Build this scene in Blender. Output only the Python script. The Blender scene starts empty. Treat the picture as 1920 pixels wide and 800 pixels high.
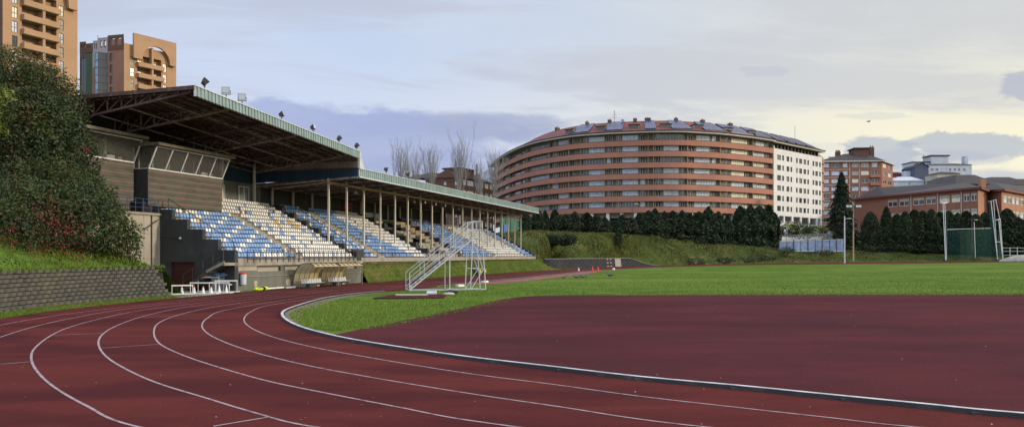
import bpy, math, random
from mathutils import Vector, noise as mnoise
random.seed(7)
R = math.radians
scene = bpy.context.scene
col = scene.collection

# ---------------------------------------------------------------- camera
FPX, HC, YH = 1368.0, 2.3, 478.0
cam_d = bpy.data.cameras.new("camera")
cam_d.sensor_width = 36.0
cam_d.lens = 36.0 * FPX / 1920.0
cam_d.shift_y = (YH - 400.0) / 1920.0
cam_d.clip_end = 6000.0
cam = bpy.data.objects.new("camera", cam_d)
cam.location = (0, 0, HC)
cam.rotation_euler = (R(90), 0, 0)
col.objects.link(cam)
scene.camera = cam
scene.render.resolution_x, scene.render.resolution_y = 1024, 426
scene.view_settings.view_transform = 'Standard'
scene.view_settings.look = 'None'
scene.view_settings.gamma = 1.0
scene.view_settings.exposure = 0.28
scene.view_settings.use_curve_mapping = False

# ---------------------------------------------------------------- node helper
class S:
    """a socket with arithmetic"""
    def __init__(self, t, s): self.t, self.s = t, s
    def _m(self, op, *a, clamp=False):
        n = self.t.nodes.new('ShaderNodeMath'); n.operation = op; n.use_clamp = clamp
        for i, v in enumerate(a):
            if isinstance(v, S): self.t.links.new(v.s, n.inputs[i])
            else: n.inputs[i].default_value = v
        return S(self.t, n.outputs[0])
    def __add__(a, b): return a._m('ADD', a, b)
    def __radd__(a, b): return a._m('ADD', b, a)
    def __sub__(a, b): return a._m('SUBTRACT', a, b)
    def __rsub__(a, b): return a._m('SUBTRACT', b, a)
    def __mul__(a, b): return a._m('MULTIPLY', a, b)
    def __rmul__(a, b): return a._m('MULTIPLY', b, a)
    def __truediv__(a, b): return a._m('DIVIDE', a, b)
    def pw(a, b): return a._m('POWER', a, b)
    def sqrt(a): return a._m('SQRT', a)
    def mx(a, b): return a._m('MAXIMUM', a, b)
    def mn(a, b): return a._m('MINIMUM', a, b)
    def fract(a): return a._m('FRACT', a)
    def lt(a, b): return a._m('LESS_THAN', a, b)
    def ss(a, lo, hi):
        n = a.t.nodes.new('ShaderNodeMapRange'); n.interpolation_type = 'SMOOTHSTEP'
        a.t.links.new(a.s, n.inputs[0])
        n.inputs[1].default_value = lo; n.inputs[2].default_value = hi
        return S(a.t, n.outputs[0])

def mixc(t, f, a, b):
    n = t.nodes.new('ShaderNodeMix'); n.data_type = 'RGBA'
    for inp, v in ((n.inputs[0], f), (n.inputs[6], a), (n.inputs[7], b)):
        if isinstance(v, S): t.links.new(v.s, inp)
        elif isinstance(v, (int, float)): inp.default_value = v
        else: inp.default_value = (v[0], v[1], v[2], 1)
    return S(t, n.outputs[2])

def comb(t, x, y, z):
    n = t.nodes.new('ShaderNodeCombineXYZ')
    for i, v in enumerate((x, y, z)):
        if isinstance(v, S): t.links.new(v.s, n.inputs[i])
        else: n.inputs[i].default_value = v
    return S(t, n.outputs[0])

def nz(t, vec, scale, detail=4, rough=0.55, dist=0.0):
    n = t.nodes.new('ShaderNodeTexNoise')
    if vec is not None: t.links.new(vec.s, n.inputs['Vector'])
    n.inputs['Scale'].default_value = scale; n.inputs['Detail'].default_value = detail
    n.inputs['Roughness'].default_value = rough; n.inputs['Distortion'].default_value = dist
    return S(t, n.outputs['Fac'])

# ---------------------------------------------------------------- sky and sun
SUN_EL, SUN_AZ = R(17), R(100)          # azimuth measured clockwise from +Y
world = bpy.data.worlds.new("World"); scene.world = world; world.use_nodes = True
wt = world.node_tree; wt.nodes.clear()
sky = wt.nodes.new('ShaderNodeTexSky'); sky.sky_type = 'NISHITA'; sky.sun_disc = False
sky.sun_elevation = SUN_EL; sky.sun_rotation = SUN_AZ
sky.air_density = 1.2; sky.dust_density = 2.0
tc = wt.nodes.new('ShaderNodeTexCoord')
sp = wt.nodes.new('ShaderNodeSeparateXYZ'); wt.links.new(tc.outputs['Generated'], sp.inputs[0])
dX, dY, dZ = (S(wt, sp.outputs[i]) for i in range(3))
zz = dZ.mx(0.0) + 0.10
plane = comb(wt, dX / zz, dY / zz, 0.0)
plane_st = comb(wt, dX / zz * 0.55 + dY / zz * 0.35, dY / zz * 1.25 - dX / zz * 0.30, 0.0)
n_big = nz(wt, plane_st, 0.45, 5, 0.55, 0.4)
n_str = nz(wt, plane_st, 0.95, 7, 0.62, 0.5)
n_fin = nz(wt, comb(wt, dX * 22.0, dY * 22.0, dZ * 46.0), 1.0, 7, 0.62, 0.4)
n_dir = nz(wt, comb(wt, dX * 6.0, dY * 6.0, dZ * 16.0), 1.0, 6, 0.6, 0.3)
hz = dX.ss(-0.35, 0.55)
c_hi = mixc(wt, hz, (0.40, 0.49, 0.67), (0.50, 0.52, 0.53))
c_lo = mixc(wt, hz, (0.54, 0.58, 0.71), (0.76, 0.71, 0.52))
el = (dZ + (n_big - 0.5) * 0.16).ss(0.07, 0.30)
base = mixc(wt, el, c_lo, c_hi)
base = mixc(wt, n_big.ss(0.40, 0.66) * 0.75, base, mixc(wt, hz, (0.52, 0.555, 0.645), (0.67, 0.66, 0.585)))
base = mixc(wt, n_str.ss(0.44, 0.60) * 0.85, base, mixc(wt, hz, (0.40, 0.435, 0.545), (0.485, 0.49, 0.50)))
fy = dY.mx(0.05); kx = dX / fy; ky = dZ / fy
front = dY.ss(0.0, 0.1)
def blob(cx, cy, rx, ry, soft, amt, colr, src, wob=1.0, fine=0.8):
    a = (kx - cx) / rx; b = (ky - cy) / ry
    r = (a * a + b * b).sqrt() + (n_dir - 0.5) * 2.4 * wob + (n_fin - 0.5) * 2.6 * fine
    m = (1.0 - r.ss(1.0 - soft, 1.0 + soft)) * amt * front
    return mixc(wt, m, src, colr)
# long lilac cloud bank: firm upper edge, melting away below
edge = 0.212 - (kx + 0.40) * 0.062 + (n_dir - 0.5) * 0.07 + (n_fin - 0.5) * 0.030
up_ = 1.0 - (ky - edge).ss(-0.010, 0.006)
lo_ = (ky + (n_dir - 0.5) * 0.05).ss(0.050, 0.125)
sides = kx.ss(-0.62, -0.38) * (1.0 - (kx + (n_dir - 0.5) * 0.35 + (n_fin - 0.5) * 0.25).ss(-0.06, 0.10))
bank_m = up_ * lo_ * sides * ((n_str - 0.5) * 0.9 + 0.92).mn(0.95)
base = mixc(wt, bank_m, base, (0.285, 0.330, 0.525))
base = blob(-0.03, 0.176, 0.10, 0.020, 0.30, 0.75, (0.29, 0.325, 0.47), base, 0.5, 0.5)
base = blob(0.505, 0.142, 0.048, 0.020, 0.16, 0.70, (0.315, 0.36, 0.45), base, 0.5, 0.7)
base = blob(0.625, 0.152, 0.080, 0.020, 0.16, 0.75, (0.315, 0.36, 0.45), base, 0.5, 0.7)
base = blob(0.56, 0.132, 0.10, 0.012, 0.25, 0.60, (0.36, 0.395, 0.47), base, 0.4, 0.5)
base = blob(0.71, 0.232, 0.050, 0.020, 0.16, 0.75, (0.34, 0.365, 0.45), base, 0.5, 0.8)
base = blob(0.345, 0.252, 0.030, 0.007, 0.25, 0.45, (0.40, 0.41, 0.49), base, 0.8, 1.4)
base = blob(0.50, 0.190, 0.045, 0.004, 0.30, 0.35, (0.46, 0.455, 0.49), base, 0.8, 1.6)
base = blob(0.60, 0.105, 0.25, 0.012, 0.40, 0.50, (0.40, 0.43, 0.49), base, 0.6, 0.6)
boost = 1.13 + dZ.ss(0.36, 0.75) * 1.5 + (0.0 - dY).ss(-0.1, 0.5) * 0.45  # sky brightness added overhead and behind the camera to lift shadows
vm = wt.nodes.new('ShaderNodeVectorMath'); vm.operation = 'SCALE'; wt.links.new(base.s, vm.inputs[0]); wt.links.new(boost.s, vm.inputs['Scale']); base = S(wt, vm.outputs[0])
bg1 = wt.nodes.new('ShaderNodeBackground'); wt.links.new(sky.outputs[0], bg1.inputs[0]); bg1.inputs[1].default_value = 0.10
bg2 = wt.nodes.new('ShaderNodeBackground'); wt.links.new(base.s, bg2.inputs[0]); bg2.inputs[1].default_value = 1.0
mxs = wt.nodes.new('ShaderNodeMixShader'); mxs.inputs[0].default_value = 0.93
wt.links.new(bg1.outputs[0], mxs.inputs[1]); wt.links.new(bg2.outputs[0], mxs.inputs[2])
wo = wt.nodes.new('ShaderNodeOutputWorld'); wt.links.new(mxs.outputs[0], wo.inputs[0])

sun_d = bpy.data.lights.new("sun", 'SUN'); sun_d.energy = 2.0; sun_d.angle = R(4); sun_d.color = (1.0, 0.84, 0.66)
sun = bpy.data.objects.new("sun", sun_d); col.objects.link(sun)
sdir = Vector((math.sin(SUN_AZ) * math.cos(SUN_EL), math.cos(SUN_AZ) * math.cos(SUN_EL), math.sin(SUN_EL)))
sun.rotation_euler = sdir.to_track_quat('Z', 'Y').to_euler()
sun.location = (60, 0, 60)

# ---------------------------------------------------------------- materials
def mat(name, c, rough=0.8, c2=None, scale=3.0, thr=(0.35, 0.65), bump=0.0, bscale=None, metal=0.0,
        c3=None, scale3=0.4, spec=0.4, island=0.0, stretch=None, fine=0.0, alpha=1.0, transl=0.0, thr3=(0.5, 0.7)):
    m = bpy.data.materials.new(name); m.use_nodes = True
    t = m.node_tree; b = t.nodes['Principled BSDF']
    b.inputs['Roughness'].default_value = rough
    b.inputs['Metallic'].default_value = metal
    b.inputs['Specular IOR Level'].default_value = spec
    cn = t.nodes.new('ShaderNodeTexCoord'); vec = S(t, cn.outputs['Object'])
    if stretch:
        mp = t.nodes.new('ShaderNodeMapping'); t.links.new(vec.s, mp.inputs[0]); mp.inputs['Scale'].default_value = stretch
        vec = S(t, mp.outputs[0])
    out = None
    if c2 is not None:
        out = mixc(t, nz(t, vec, scale, 5, 0.6).ss(*thr), c, c2)
    if c3 is not None:
        out = mixc(t, nz(t, vec, scale3, 4, 0.6, 0.3).ss(*thr3), out if out else c, c3)
    if fine:
        g = nz(t, vec, (bscale or scale) * 6, 2, 0.5)
        out = mixc(t, (g - 0.5) * 2.0 * fine + 0.5 * fine, out if out else c, tuple(x * 0.25 for x in c))
    if island:
        ge = t.nodes.new('ShaderNodeNewGeometry'); rnd = S(t, ge.outputs['Random Per Island'])
        dark = tuple(x * (1 - island) for x in c)
        out = mixc(t, rnd, mixc(t, 0.75, out if out else c, dark), out if out else c)
    if out is None: b.inputs['Base Color'].default_value = (*c, 1)
    else: t.links.new(out.s, b.inputs['Base Color'])
    if bump:
        bn = t.nodes.new('ShaderNodeBump'); bn.inputs['Strength'].default_value = bump; bn.inputs['Distance'].default_value = 0.05
        t.links.new(nz(t, vec, bscale or scale * 3, 4).s, bn.inputs['Height']); t.links.new(bn.outputs[0], b.inputs['Normal'])
    if transl:
        tr = t.nodes.new('ShaderNodeBsdfTranslucent')
        if out is None: tr.inputs[0].default_value = (*c, 1)
        else: t.links.new(out.s, tr.inputs[0])
        mm = t.nodes.new('ShaderNodeMixShader'); mm.inputs[0].default_value = transl
        t.links.new(b.outputs[0], mm.inputs[1]); t.links.new(tr.outputs[0], mm.inputs[2])
        t.links.new(mm.outputs[0], t.nodes['Material Output'].inputs[0])
    if alpha < 1: b.inputs['Alpha'].default_value = alpha
    return m

def brickmat(name, c, c2, mortar, bw=0.25, bh=0.075, stain=None):
    m = mat(name, c, 0.85)
    t = m.node_tree; b = t.nodes['Principled BSDF']
    cn = t.nodes.new('ShaderNodeTexCoord'); sx = t.nodes.new('ShaderNodeSeparateXYZ')
    t.links.new(cn.outputs['Object'], sx.inputs[0])
    v = comb(t, S(t, sx.outputs[0]) + S(t, sx.outputs[1]), S(t, sx.outputs[2]), 0.0)
    br = t.nodes.new('ShaderNodeTexBrick'); t.links.new(v.s, br.inputs['Vector'])
    br.inputs['Color1'].default_value = (*c, 1); br.inputs['Color2'].default_value = (*c2, 1); br.inputs['Mortar'].default_value = (*mortar, 1)
    br.inputs['Scale'].default_value = 1.0; br.inputs['Brick Width'].default_value = bw; br.inputs['Row Height'].default_value = bh
    br.inputs['Mortar Size'].default_value = 0.008
    o = mixc(t, nz(t, S(t, cn.outputs['Object']), 0.25, 4).ss(0.35, 0.75) * 0.35, S(t, br.outputs[0]), stain or tuple(x * 0.6 for x in c))
    t.links.new(o.s, b.inputs['Base Color'])
    return m

M = {}
M['grass'] = mat('lawn', (0.150, 0.235, 0.034), 0.95, (0.060, 0.120, 0.016), 0.8, (0.40, 0.60), 1.0, 10, c3=(0.19, 0.24, 0.05), scale3=0.10, thr3=(0.45, 0.65), stretch=(0.35, 1.2, 1), fine=0.9, spec=0.03)
M['blade'] = mat('grass blade', (0.165, 0.255, 0.042), 0.8, island=0.6, spec=0.1)
M['bank'] = mat('rough grass bank', (0.080, 0.105, 0.026), 0.95, (0.045, 0.066, 0.018), 0.55, (0.35, 0.65), 1.0, 4, c3=(0.17, 0.15, 0.055), scale3=0.16, thr3=(0.50, 0.75), fine=0.5, spec=0.05)
M['slope'] = mat('short grass slope', (0.10, 0.14, 0.025), 0.95, (0.06, 0.095, 0.018), 1.5, (0.35, 0.65), 0.8, 9, c3=(0.17, 0.14, 0.06), scale3=0.3, thr3=(0.5, 0.72), fine=0.5, spec=0.05)
M['verge'] = mat('mossy verge', (0.14, 0.16, 0.03), 0.95, (0.07, 0.09, 0.02), 2.5, (0.3, 0.7), 0.8, 12, c3=(0.20, 0.17, 0.09), scale3=0.7, fine=0.4, spec=0.05)
M['slopeblade'] = mat('slope grass blade', (0.115, 0.15, 0.03), 0.9, island=0.6, spec=0.05)
M['bankblade'] = mat('bank grass blade', (0.098, 0.118, 0.034), 0.9, island=0.65, spec=0.05)
M['bankdry'] = mat('dry grass stalk', (0.21, 0.185, 0.075), 0.9, island=0.5, spec=0.05)
M['bright'] = mat('bright weed blade', (0.150, 0.225, 0.035), 0.85, island=0.8, spec=0.1)
M['bankbright'] = mat('bright grassy bank', (0.12, 0.20, 0.028), 0.95, (0.06, 0.11, 0.02), 1.2, (0.35, 0.65), 1.0, 6, fine=0.5, spec=0.05)
M['cribbar'] = mat('crib wall bar', (0.042, 0.044, 0.052), 0.9, (0.03, 0.03, 0.036), 1)
M['cribcap'] = mat('crib wall coping', (0.22, 0.22, 0.21), 0.9)
M['boxglass'] = mat('reflecting press box glass', (0.16, 0.165, 0.155), 0.12, alpha=0.45, spec=0.8)
M['patchroof'] = mat('mossy concrete roof slab', (0.20, 0.17, 0.12), 0.9, (0.13, 0.11, 0.08), 2)
M['brickpinkish'] = brickmat('pinkish brick', (0.30, 0.15, 0.10), (0.27, 0.135, 0.09), (0.28, 0.17, 0.12), 0.5, 0.14)
M['bricksunlit'] = brickmat('sunlit brick', (0.40, 0.19, 0.115), (0.36, 0.17, 0.10), (0.32, 0.17, 0.11), 0.5, 0.15)  # red brick lightened, sunlight on the school's right-hand faces put into the colour
M['skyglass'] = mat('pale blue bay glass', (0.22, 0.36, 0.52), 0.08, (0.10, 0.17, 0.26), 0.8, spec=0.9)
M['maroonfascia'] = mat('dark red eave board', (0.16, 0.045, 0.035), 0.7)
M['greywhiteroof'] = mat('pale metal roof', (0.42, 0.45, 0.50), 0.6)
M['dugglass'] = mat('clouded side sheet', (0.38, 0.36, 0.28), 0.3, alpha=0.45)
M['charcoalbin'] = mat('grey bin plastic', (0.15, 0.16, 0.18), 0.6)
M['loggia'] = mat('tan render with painted shade', (0.23, 0.195, 0.15), 0.9, (0.17, 0.14, 0.11), 0.5)  # tan wall darkened, shade of the recesses put into the colour
M['earth'] = mat('distant ground', (0.08, 0.10, 0.03), 0.95, (0.05, 0.07, 0.02), 0.1, spec=0.05)
M['track'] = mat('red running surface', (0.180, 0.038, 0.033), 0.95, (0.128, 0.030, 0.027), 0.7, (0.34, 0.70), 0.6, 70, c3=(0.088, 0.022, 0.024), scale3=0.20, thr3=(0.44, 0.62), stretch=(0.6, 1.6, 1), fine=0.9, spec=0.05)
M['dzone'] = mat('dark red apron', (0.140, 0.034, 0.037), 0.95, (0.100, 0.030, 0.036), 0.45, (0.38, 0.62), 0.6, 70, c3=(0.072, 0.023, 0.028), scale3=0.20, thr3=(0.40, 0.68), stretch=(0.45, 1.2, 1), fine=0.9, spec=0.05)
M['runway'] = mat('faded pink runway', (0.24, 0.085, 0.075), 0.85, (0.17, 0.05, 0.045), 0.6, (0.35, 0.65), 0.3, 40, c3=(0.13, 0.04, 0.03), scale3=0.25)
M['line'] = mat('worn white line paint', (0.34, 0.26, 0.27), 0.9, (0.17, 0.085, 0.09), 5.0, (0.42, 0.72), fine=0.3)
M['alu'] = mat('weathered aluminium kerb', (0.62, 0.63, 0.63), 0.45, (0.40, 0.40, 0.39), 3.0, metal=0.25)
M['kerbside'] = mat('kerb side with painted shade', (0.035, 0.035, 0.038), 0.8, (0.09, 0.085, 0.08), 2.0, (0.5, 0.8))  # shade of the upright kerb faces put into the dark colour
M['dirt'] = mat('bare stony dirt', (0.20, 0.16, 0.10), 0.95, (0.10, 0.085, 0.05), 4.0, bump=0.8, bscale=20)
M['conc'] = mat('weathered concrete', (0.34, 0.31, 0.26), 0.9, (0.24, 0.22, 0.18), 1.2, (0.35, 0.7), 0.3, 15, c3=(0.14, 0.125, 0.10), scale3=0.8, thr3=(0.55, 0.75), stretch=(1, 1, 0.4), fine=0.2)
M['concpale'] = mat('pale concrete', (0.42, 0.39, 0.32), 0.9, (0.33, 0.30, 0.24), 0.8, (0.35, 0.7), 0.2, 12, c3=(0.22, 0.20, 0.15), scale3=0.5, thr3=(0.58, 0.75), stretch=(1, 1, 0.3), fine=0.15)
M['concgreen'] = mat('grey green painted concrete', (0.17, 0.175, 0.15), 0.9, (0.12, 0.125, 0.105), 0.9, (0.35, 0.7), 0.2, 12, c3=(0.07, 0.068, 0.06), scale3=0.9, thr3=(0.55, 0.72), stretch=(1, 1, 0.25), fine=0.2)
M['patch'] = mat('bare render patch', (0.42, 0.37, 0.25), 0.9, (0.30, 0.27, 0.19), 4)
M['charcoal'] = mat('charcoal wall and painted shade', (0.040, 0.045, 0.049), 0.75, (0.030, 0.034, 0.038), 0.7, (0.35, 0.65), 0.15, 8, c3=(0.06, 0.065, 0.066), scale3=0.5, fine=0.1)  # dark wall paint, also painted shade on the press box sides
M['clad'] = mat('grey green boarded cladding', (0.135, 0.13, 0.105), 0.85, (0.095, 0.09, 0.073), 1.4, (0.35, 0.7), 0.25, 14, stretch=(1, 1, 3), fine=0.25)
M['pinkline'] = mat('faded pink joint strip', (0.30, 0.155, 0.14), 0.8)
M['doorred'] = mat('dark red roller door', (0.060, 0.010, 0.012), 0.6, (0.04, 0.008, 0.010), 2)
M['whitepaint'] = mat('white painted metal', (0.72, 0.72, 0.72), 0.5, (0.50, 0.50, 0.49), 3.0, (0.45, 0.75))
M['seatw'] = mat('white plastic seat', (0.84, 0.84, 0.82), 0.5, (0.74, 0.72, 0.66), 2.0, (0.4, 0.7), island=0.22)
M['seatb'] = mat('light blue plastic seat', (0.22, 0.40, 0.74), 0.5, (0.16, 0.30, 0.60), 2.0, (0.4, 0.7), island=0.25)
M['seaty'] = mat('yellow plastic seat', (0.72, 0.48, 0.15), 0.5, island=0.25)
M['seatr'] = mat('red plastic seat', (0.50, 0.07, 0.05), 0.5, island=0.2)
M['fascia'] = mat('pale green corrugated fascia', (0.26, 0.35, 0.35), 0.55, (0.19, 0.27, 0.27), 2.0, (0.35, 0.7), stretch=(1, 1, 0.3))
M['flash'] = mat('pale metal flashing', (0.55, 0.58, 0.58), 0.5, (0.40, 0.43, 0.43), 3)
M['under'] = mat('dusty brown roof underside', (0.20, 0.155, 0.14), 0.9, (0.14, 0.11, 0.10), 1.0, (0.35, 0.7))
M['brownclad'] = mat('brown corrugated panel', (0.26, 0.20, 0.17), 0.8, (0.19, 0.15, 0.13), 1.0)
M['steel'] = mat('rusty red brown steel', (0.085, 0.045, 0.038), 0.8, (0.22, 0.15, 0.12), 2.0, (0.5, 0.75))
M['steelgrey'] = mat('dusty grey steel', (0.34, 0.28, 0.24), 0.8, (0.12, 0.085, 0.07), 2.0, (0.4, 0.7))
M['post'] = mat('cream painted steel post', (0.62, 0.58, 0.49), 0.6, (0.42, 0.36, 0.28), 1.5, (0.45, 0.75), stretch=(1, 1, 0.3))
M['ochre'] = mat('ochre painted beam', (0.46, 0.30, 0.13), 0.7, (0.30, 0.22, 0.14), 1.0)
M['bluepanel'] = mat('dark blue corrugated sheet', (0.020, 0.050, 0.090), 0.6, (0.015, 0.038, 0.07), 1.0)
M['backwall'] = mat('dark grey back wall', (0.060, 0.052, 0.052), 0.9, (0.045, 0.04, 0.04), 0.5)
M['rail'] = mat('dark iron railing', (0.040, 0.040, 0.045), 0.6, (0.08, 0.06, 0.05), 4)
M['bluerail'] = mat('blue iron railing', (0.04, 0.07, 0.18), 0.6)
M['black'] = mat('matt black', (0.012, 0.013, 0.015), 0.7)
M['glass'] = mat('dark window glass', (0.035, 0.045, 0.055), 0.08, spec=0.8)
M['glassgrey'] = mat('dusty glass', (0.20, 0.21, 0.20), 0.15, (0.12, 0.13, 0.125), 0.6, spec=0.6)
M['curtain'] = mat('curtained window glass', (0.52, 0.60, 0.72), 0.15, (0.30, 0.37, 0.47), 1.6, (0.50, 0.62), spec=0.8)
M['curtainsunlit'] = mat('window glass with painted sun', (0.76, 0.70, 0.52), 0.15, (0.50, 0.46, 0.34), 1.6, (0.50, 0.62), spec=0.8)  # curtain tone warmed, sunlight on the panes put into the colour
M['blind'] = mat('drawn roller blind', (0.46, 0.42, 0.36), 0.7, (0.36, 0.33, 0.28), 2)
M['brown'] = mat('dark brown shutter', (0.035, 0.026, 0.024), 0.6)
M['brickred'] = brickmat('red brick', (0.31, 0.13, 0.085), (0.26, 0.11, 0.07), (0.25, 0.15, 0.11), 0.5, 0.15)
M['bandred'] = brickmat('red brick balcony band', (0.42, 0.185, 0.125), (0.37, 0.16, 0.11), (0.34, 0.18, 0.13), 0.5, 0.12)
M['brickbrown'] = brickmat('brown brick', (0.14, 0.068, 0.048), (0.115, 0.058, 0.042), (0.12, 0.08, 0.06), 0.5, 0.15)
M['bricktan'] = brickmat('tan brick', (0.42, 0.255, 0.145), (0.38, 0.23, 0.13), (0.36, 0.25, 0.16), 0.5, 0.14)
M['tanwall'] = mat('tan rendered wall', (0.30, 0.25, 0.18), 0.9, (0.24, 0.20, 0.15), 1.0)
M['whitewall'] = mat('white rendered wall', (0.66, 0.66, 0.64), 0.85, (0.60, 0.60, 0.58), 0.3)
M['greywhite'] = mat('grey white render', (0.52, 0.55, 0.60), 0.85, (0.44, 0.47, 0.52), 0.2)
M['cream'] = mat('cream render', (0.48, 0.44, 0.34), 0.85, (0.40, 0.36, 0.28), 0.3)
M['slateblue'] = mat('slate blue cladding', (0.075, 0.090, 0.135), 0.8)
M['maroon'] = mat('maroon wall', (0.20, 0.035, 0.035), 0.8)
M['rooftile'] = mat('red roof tile', (0.20, 0.058, 0.045), 0.8, (0.14, 0.045, 0.038), 0.6, fine=0.25, bump=0.3, bscale=6)
M['roofdark'] = mat('dark brown slate roof', (0.055, 0.042, 0.042), 0.8, (0.038, 0.030, 0.031), 0.7, fine=0.3, bump=0.3, bscale=5)
M['greenwall'] = mat('green painted hoarding', (0.05, 0.17, 0.11), 0.8, (0.04, 0.13, 0.09), 0.6)
M['greenpanel'] = mat('dark green facade panel', (0.050, 0.085, 0.045), 0.8)
M['greypanel'] = mat('lilac grey facade panel', (0.33, 0.30, 0.31), 0.8)
M['solar'] = mat('solar cell glass', (0.022, 0.034, 0.095), 0.32, (0.030, 0.046, 0.125), 0.4, spec=0.35)
M['trim'] = mat('pale cornice', (0.50, 0.46, 0.40), 0.8)
M['leafd'] = mat('dark evergreen leaf', (0.062, 0.092, 0.036), 0.6, (0.040, 0.062, 0.026), 0.8, island=0.65, spec=0.25, transl=0.15)
M['leafm'] = mat('mid green leaf', (0.085, 0.115, 0.035), 0.6, (0.055, 0.08, 0.026), 0.6, island=0.6, spec=0.25, transl=0.2)
M['leafdry'] = mat('dry brown green leaf', (0.13, 0.115, 0.050), 0.7, (0.085, 0.080, 0.036), 0.7, island=0.6, spec=0.15, transl=0.15)
M['leafy'] = mat('yellow green leaf', (0.20, 0.24, 0.035), 0.6, island=0.5, transl=0.25)
M['berry'] = mat('red berries and leaves', (0.26, 0.028, 0.022), 0.5, island=0.6)
M['conifer'] = mat('dark conifer needles', (0.050, 0.070, 0.040), 0.75, (0.030, 0.045, 0.028), 0.5, island=0.6, spec=0.1)
M['cypress'] = mat('dense cypress needles', (0.056, 0.076, 0.038), 0.75, (0.034, 0.050, 0.026), 0.5, island=0.6, spec=0.1)
M['bark'] = mat('grey brown bark', (0.11, 0.085, 0.065), 0.9, (0.06, 0.047, 0.037), 3)
M['barkpale'] = mat('pale grey poplar bark', (0.30, 0.29, 0.28), 0.9, (0.20, 0.19, 0.185), 3)
M['block'] = mat('grey split block', (0.150, 0.145, 0.128), 0.95, (0.090, 0.088, 0.078), 1.5, (0.3, 0.7), 0.8, 20, c3=(0.16, 0.16, 0.10), scale3=0.6, thr3=(0.5, 0.75), island=0.45, fine=0.35)
M['crib'] = mat('dark concrete crib wall', (0.020, 0.021, 0.025), 0.9, (0.014, 0.015, 0.018), 1)
M['cribpale'] = mat('pale crib wall stones', (0.30, 0.28, 0.25), 0.9)
M['yellowpoly'] = mat('yellow translucent sheet', (0.74, 0.62, 0.28), 0.4, (0.64, 0.52, 0.24), 1.5, transl=0.4)
M['hiviz'] = mat('fluorescent yellow fabric', (0.62, 0.80, 0.03), 0.7)
M['bluecloth'] = mat('blue tarpaulin', (0.07, 0.15, 0.30), 0.6, (0.05, 0.11, 0.22), 5, bump=0.5, bscale=12)
M['red'] = mat('red plastic', (0.52, 0.06, 0.04), 0.5)
M['orange'] = mat('orange painted tread', (0.60, 0.16, 0.06), 0.6)
M['galv'] = mat('galvanised tube', (0.50, 0.52, 0.57), 0.45, (0.40, 0.42, 0.46), 4, metal=0.1)
M['net'] = mat('green safety net', (0.025, 0.10, 0.075), 0.9, alpha=0.34)
M['bluehoard'] = mat('blue grey fence panel', (0.17, 0.24, 0.40), 0.7, (0.12, 0.18, 0.31), 0.5, c3=(0.28, 0.34, 0.46), scale3=1.2)
M['pigeon'] = mat('grey pigeon feathers', (0.12, 0.125, 0.15), 0.8, (0.05, 0.052, 0.065), 18)
M['lampglass'] = mat('floodlight lens', (0.45, 0.50, 0.50), 0.15, spec=0.9)
M['yellow'] = mat('yellow paint', (0.60, 0.48, 0.04), 0.6)
M['bluedoor'] = mat('blue panel', (0.05, 0.14, 0.42), 0.6)

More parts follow.
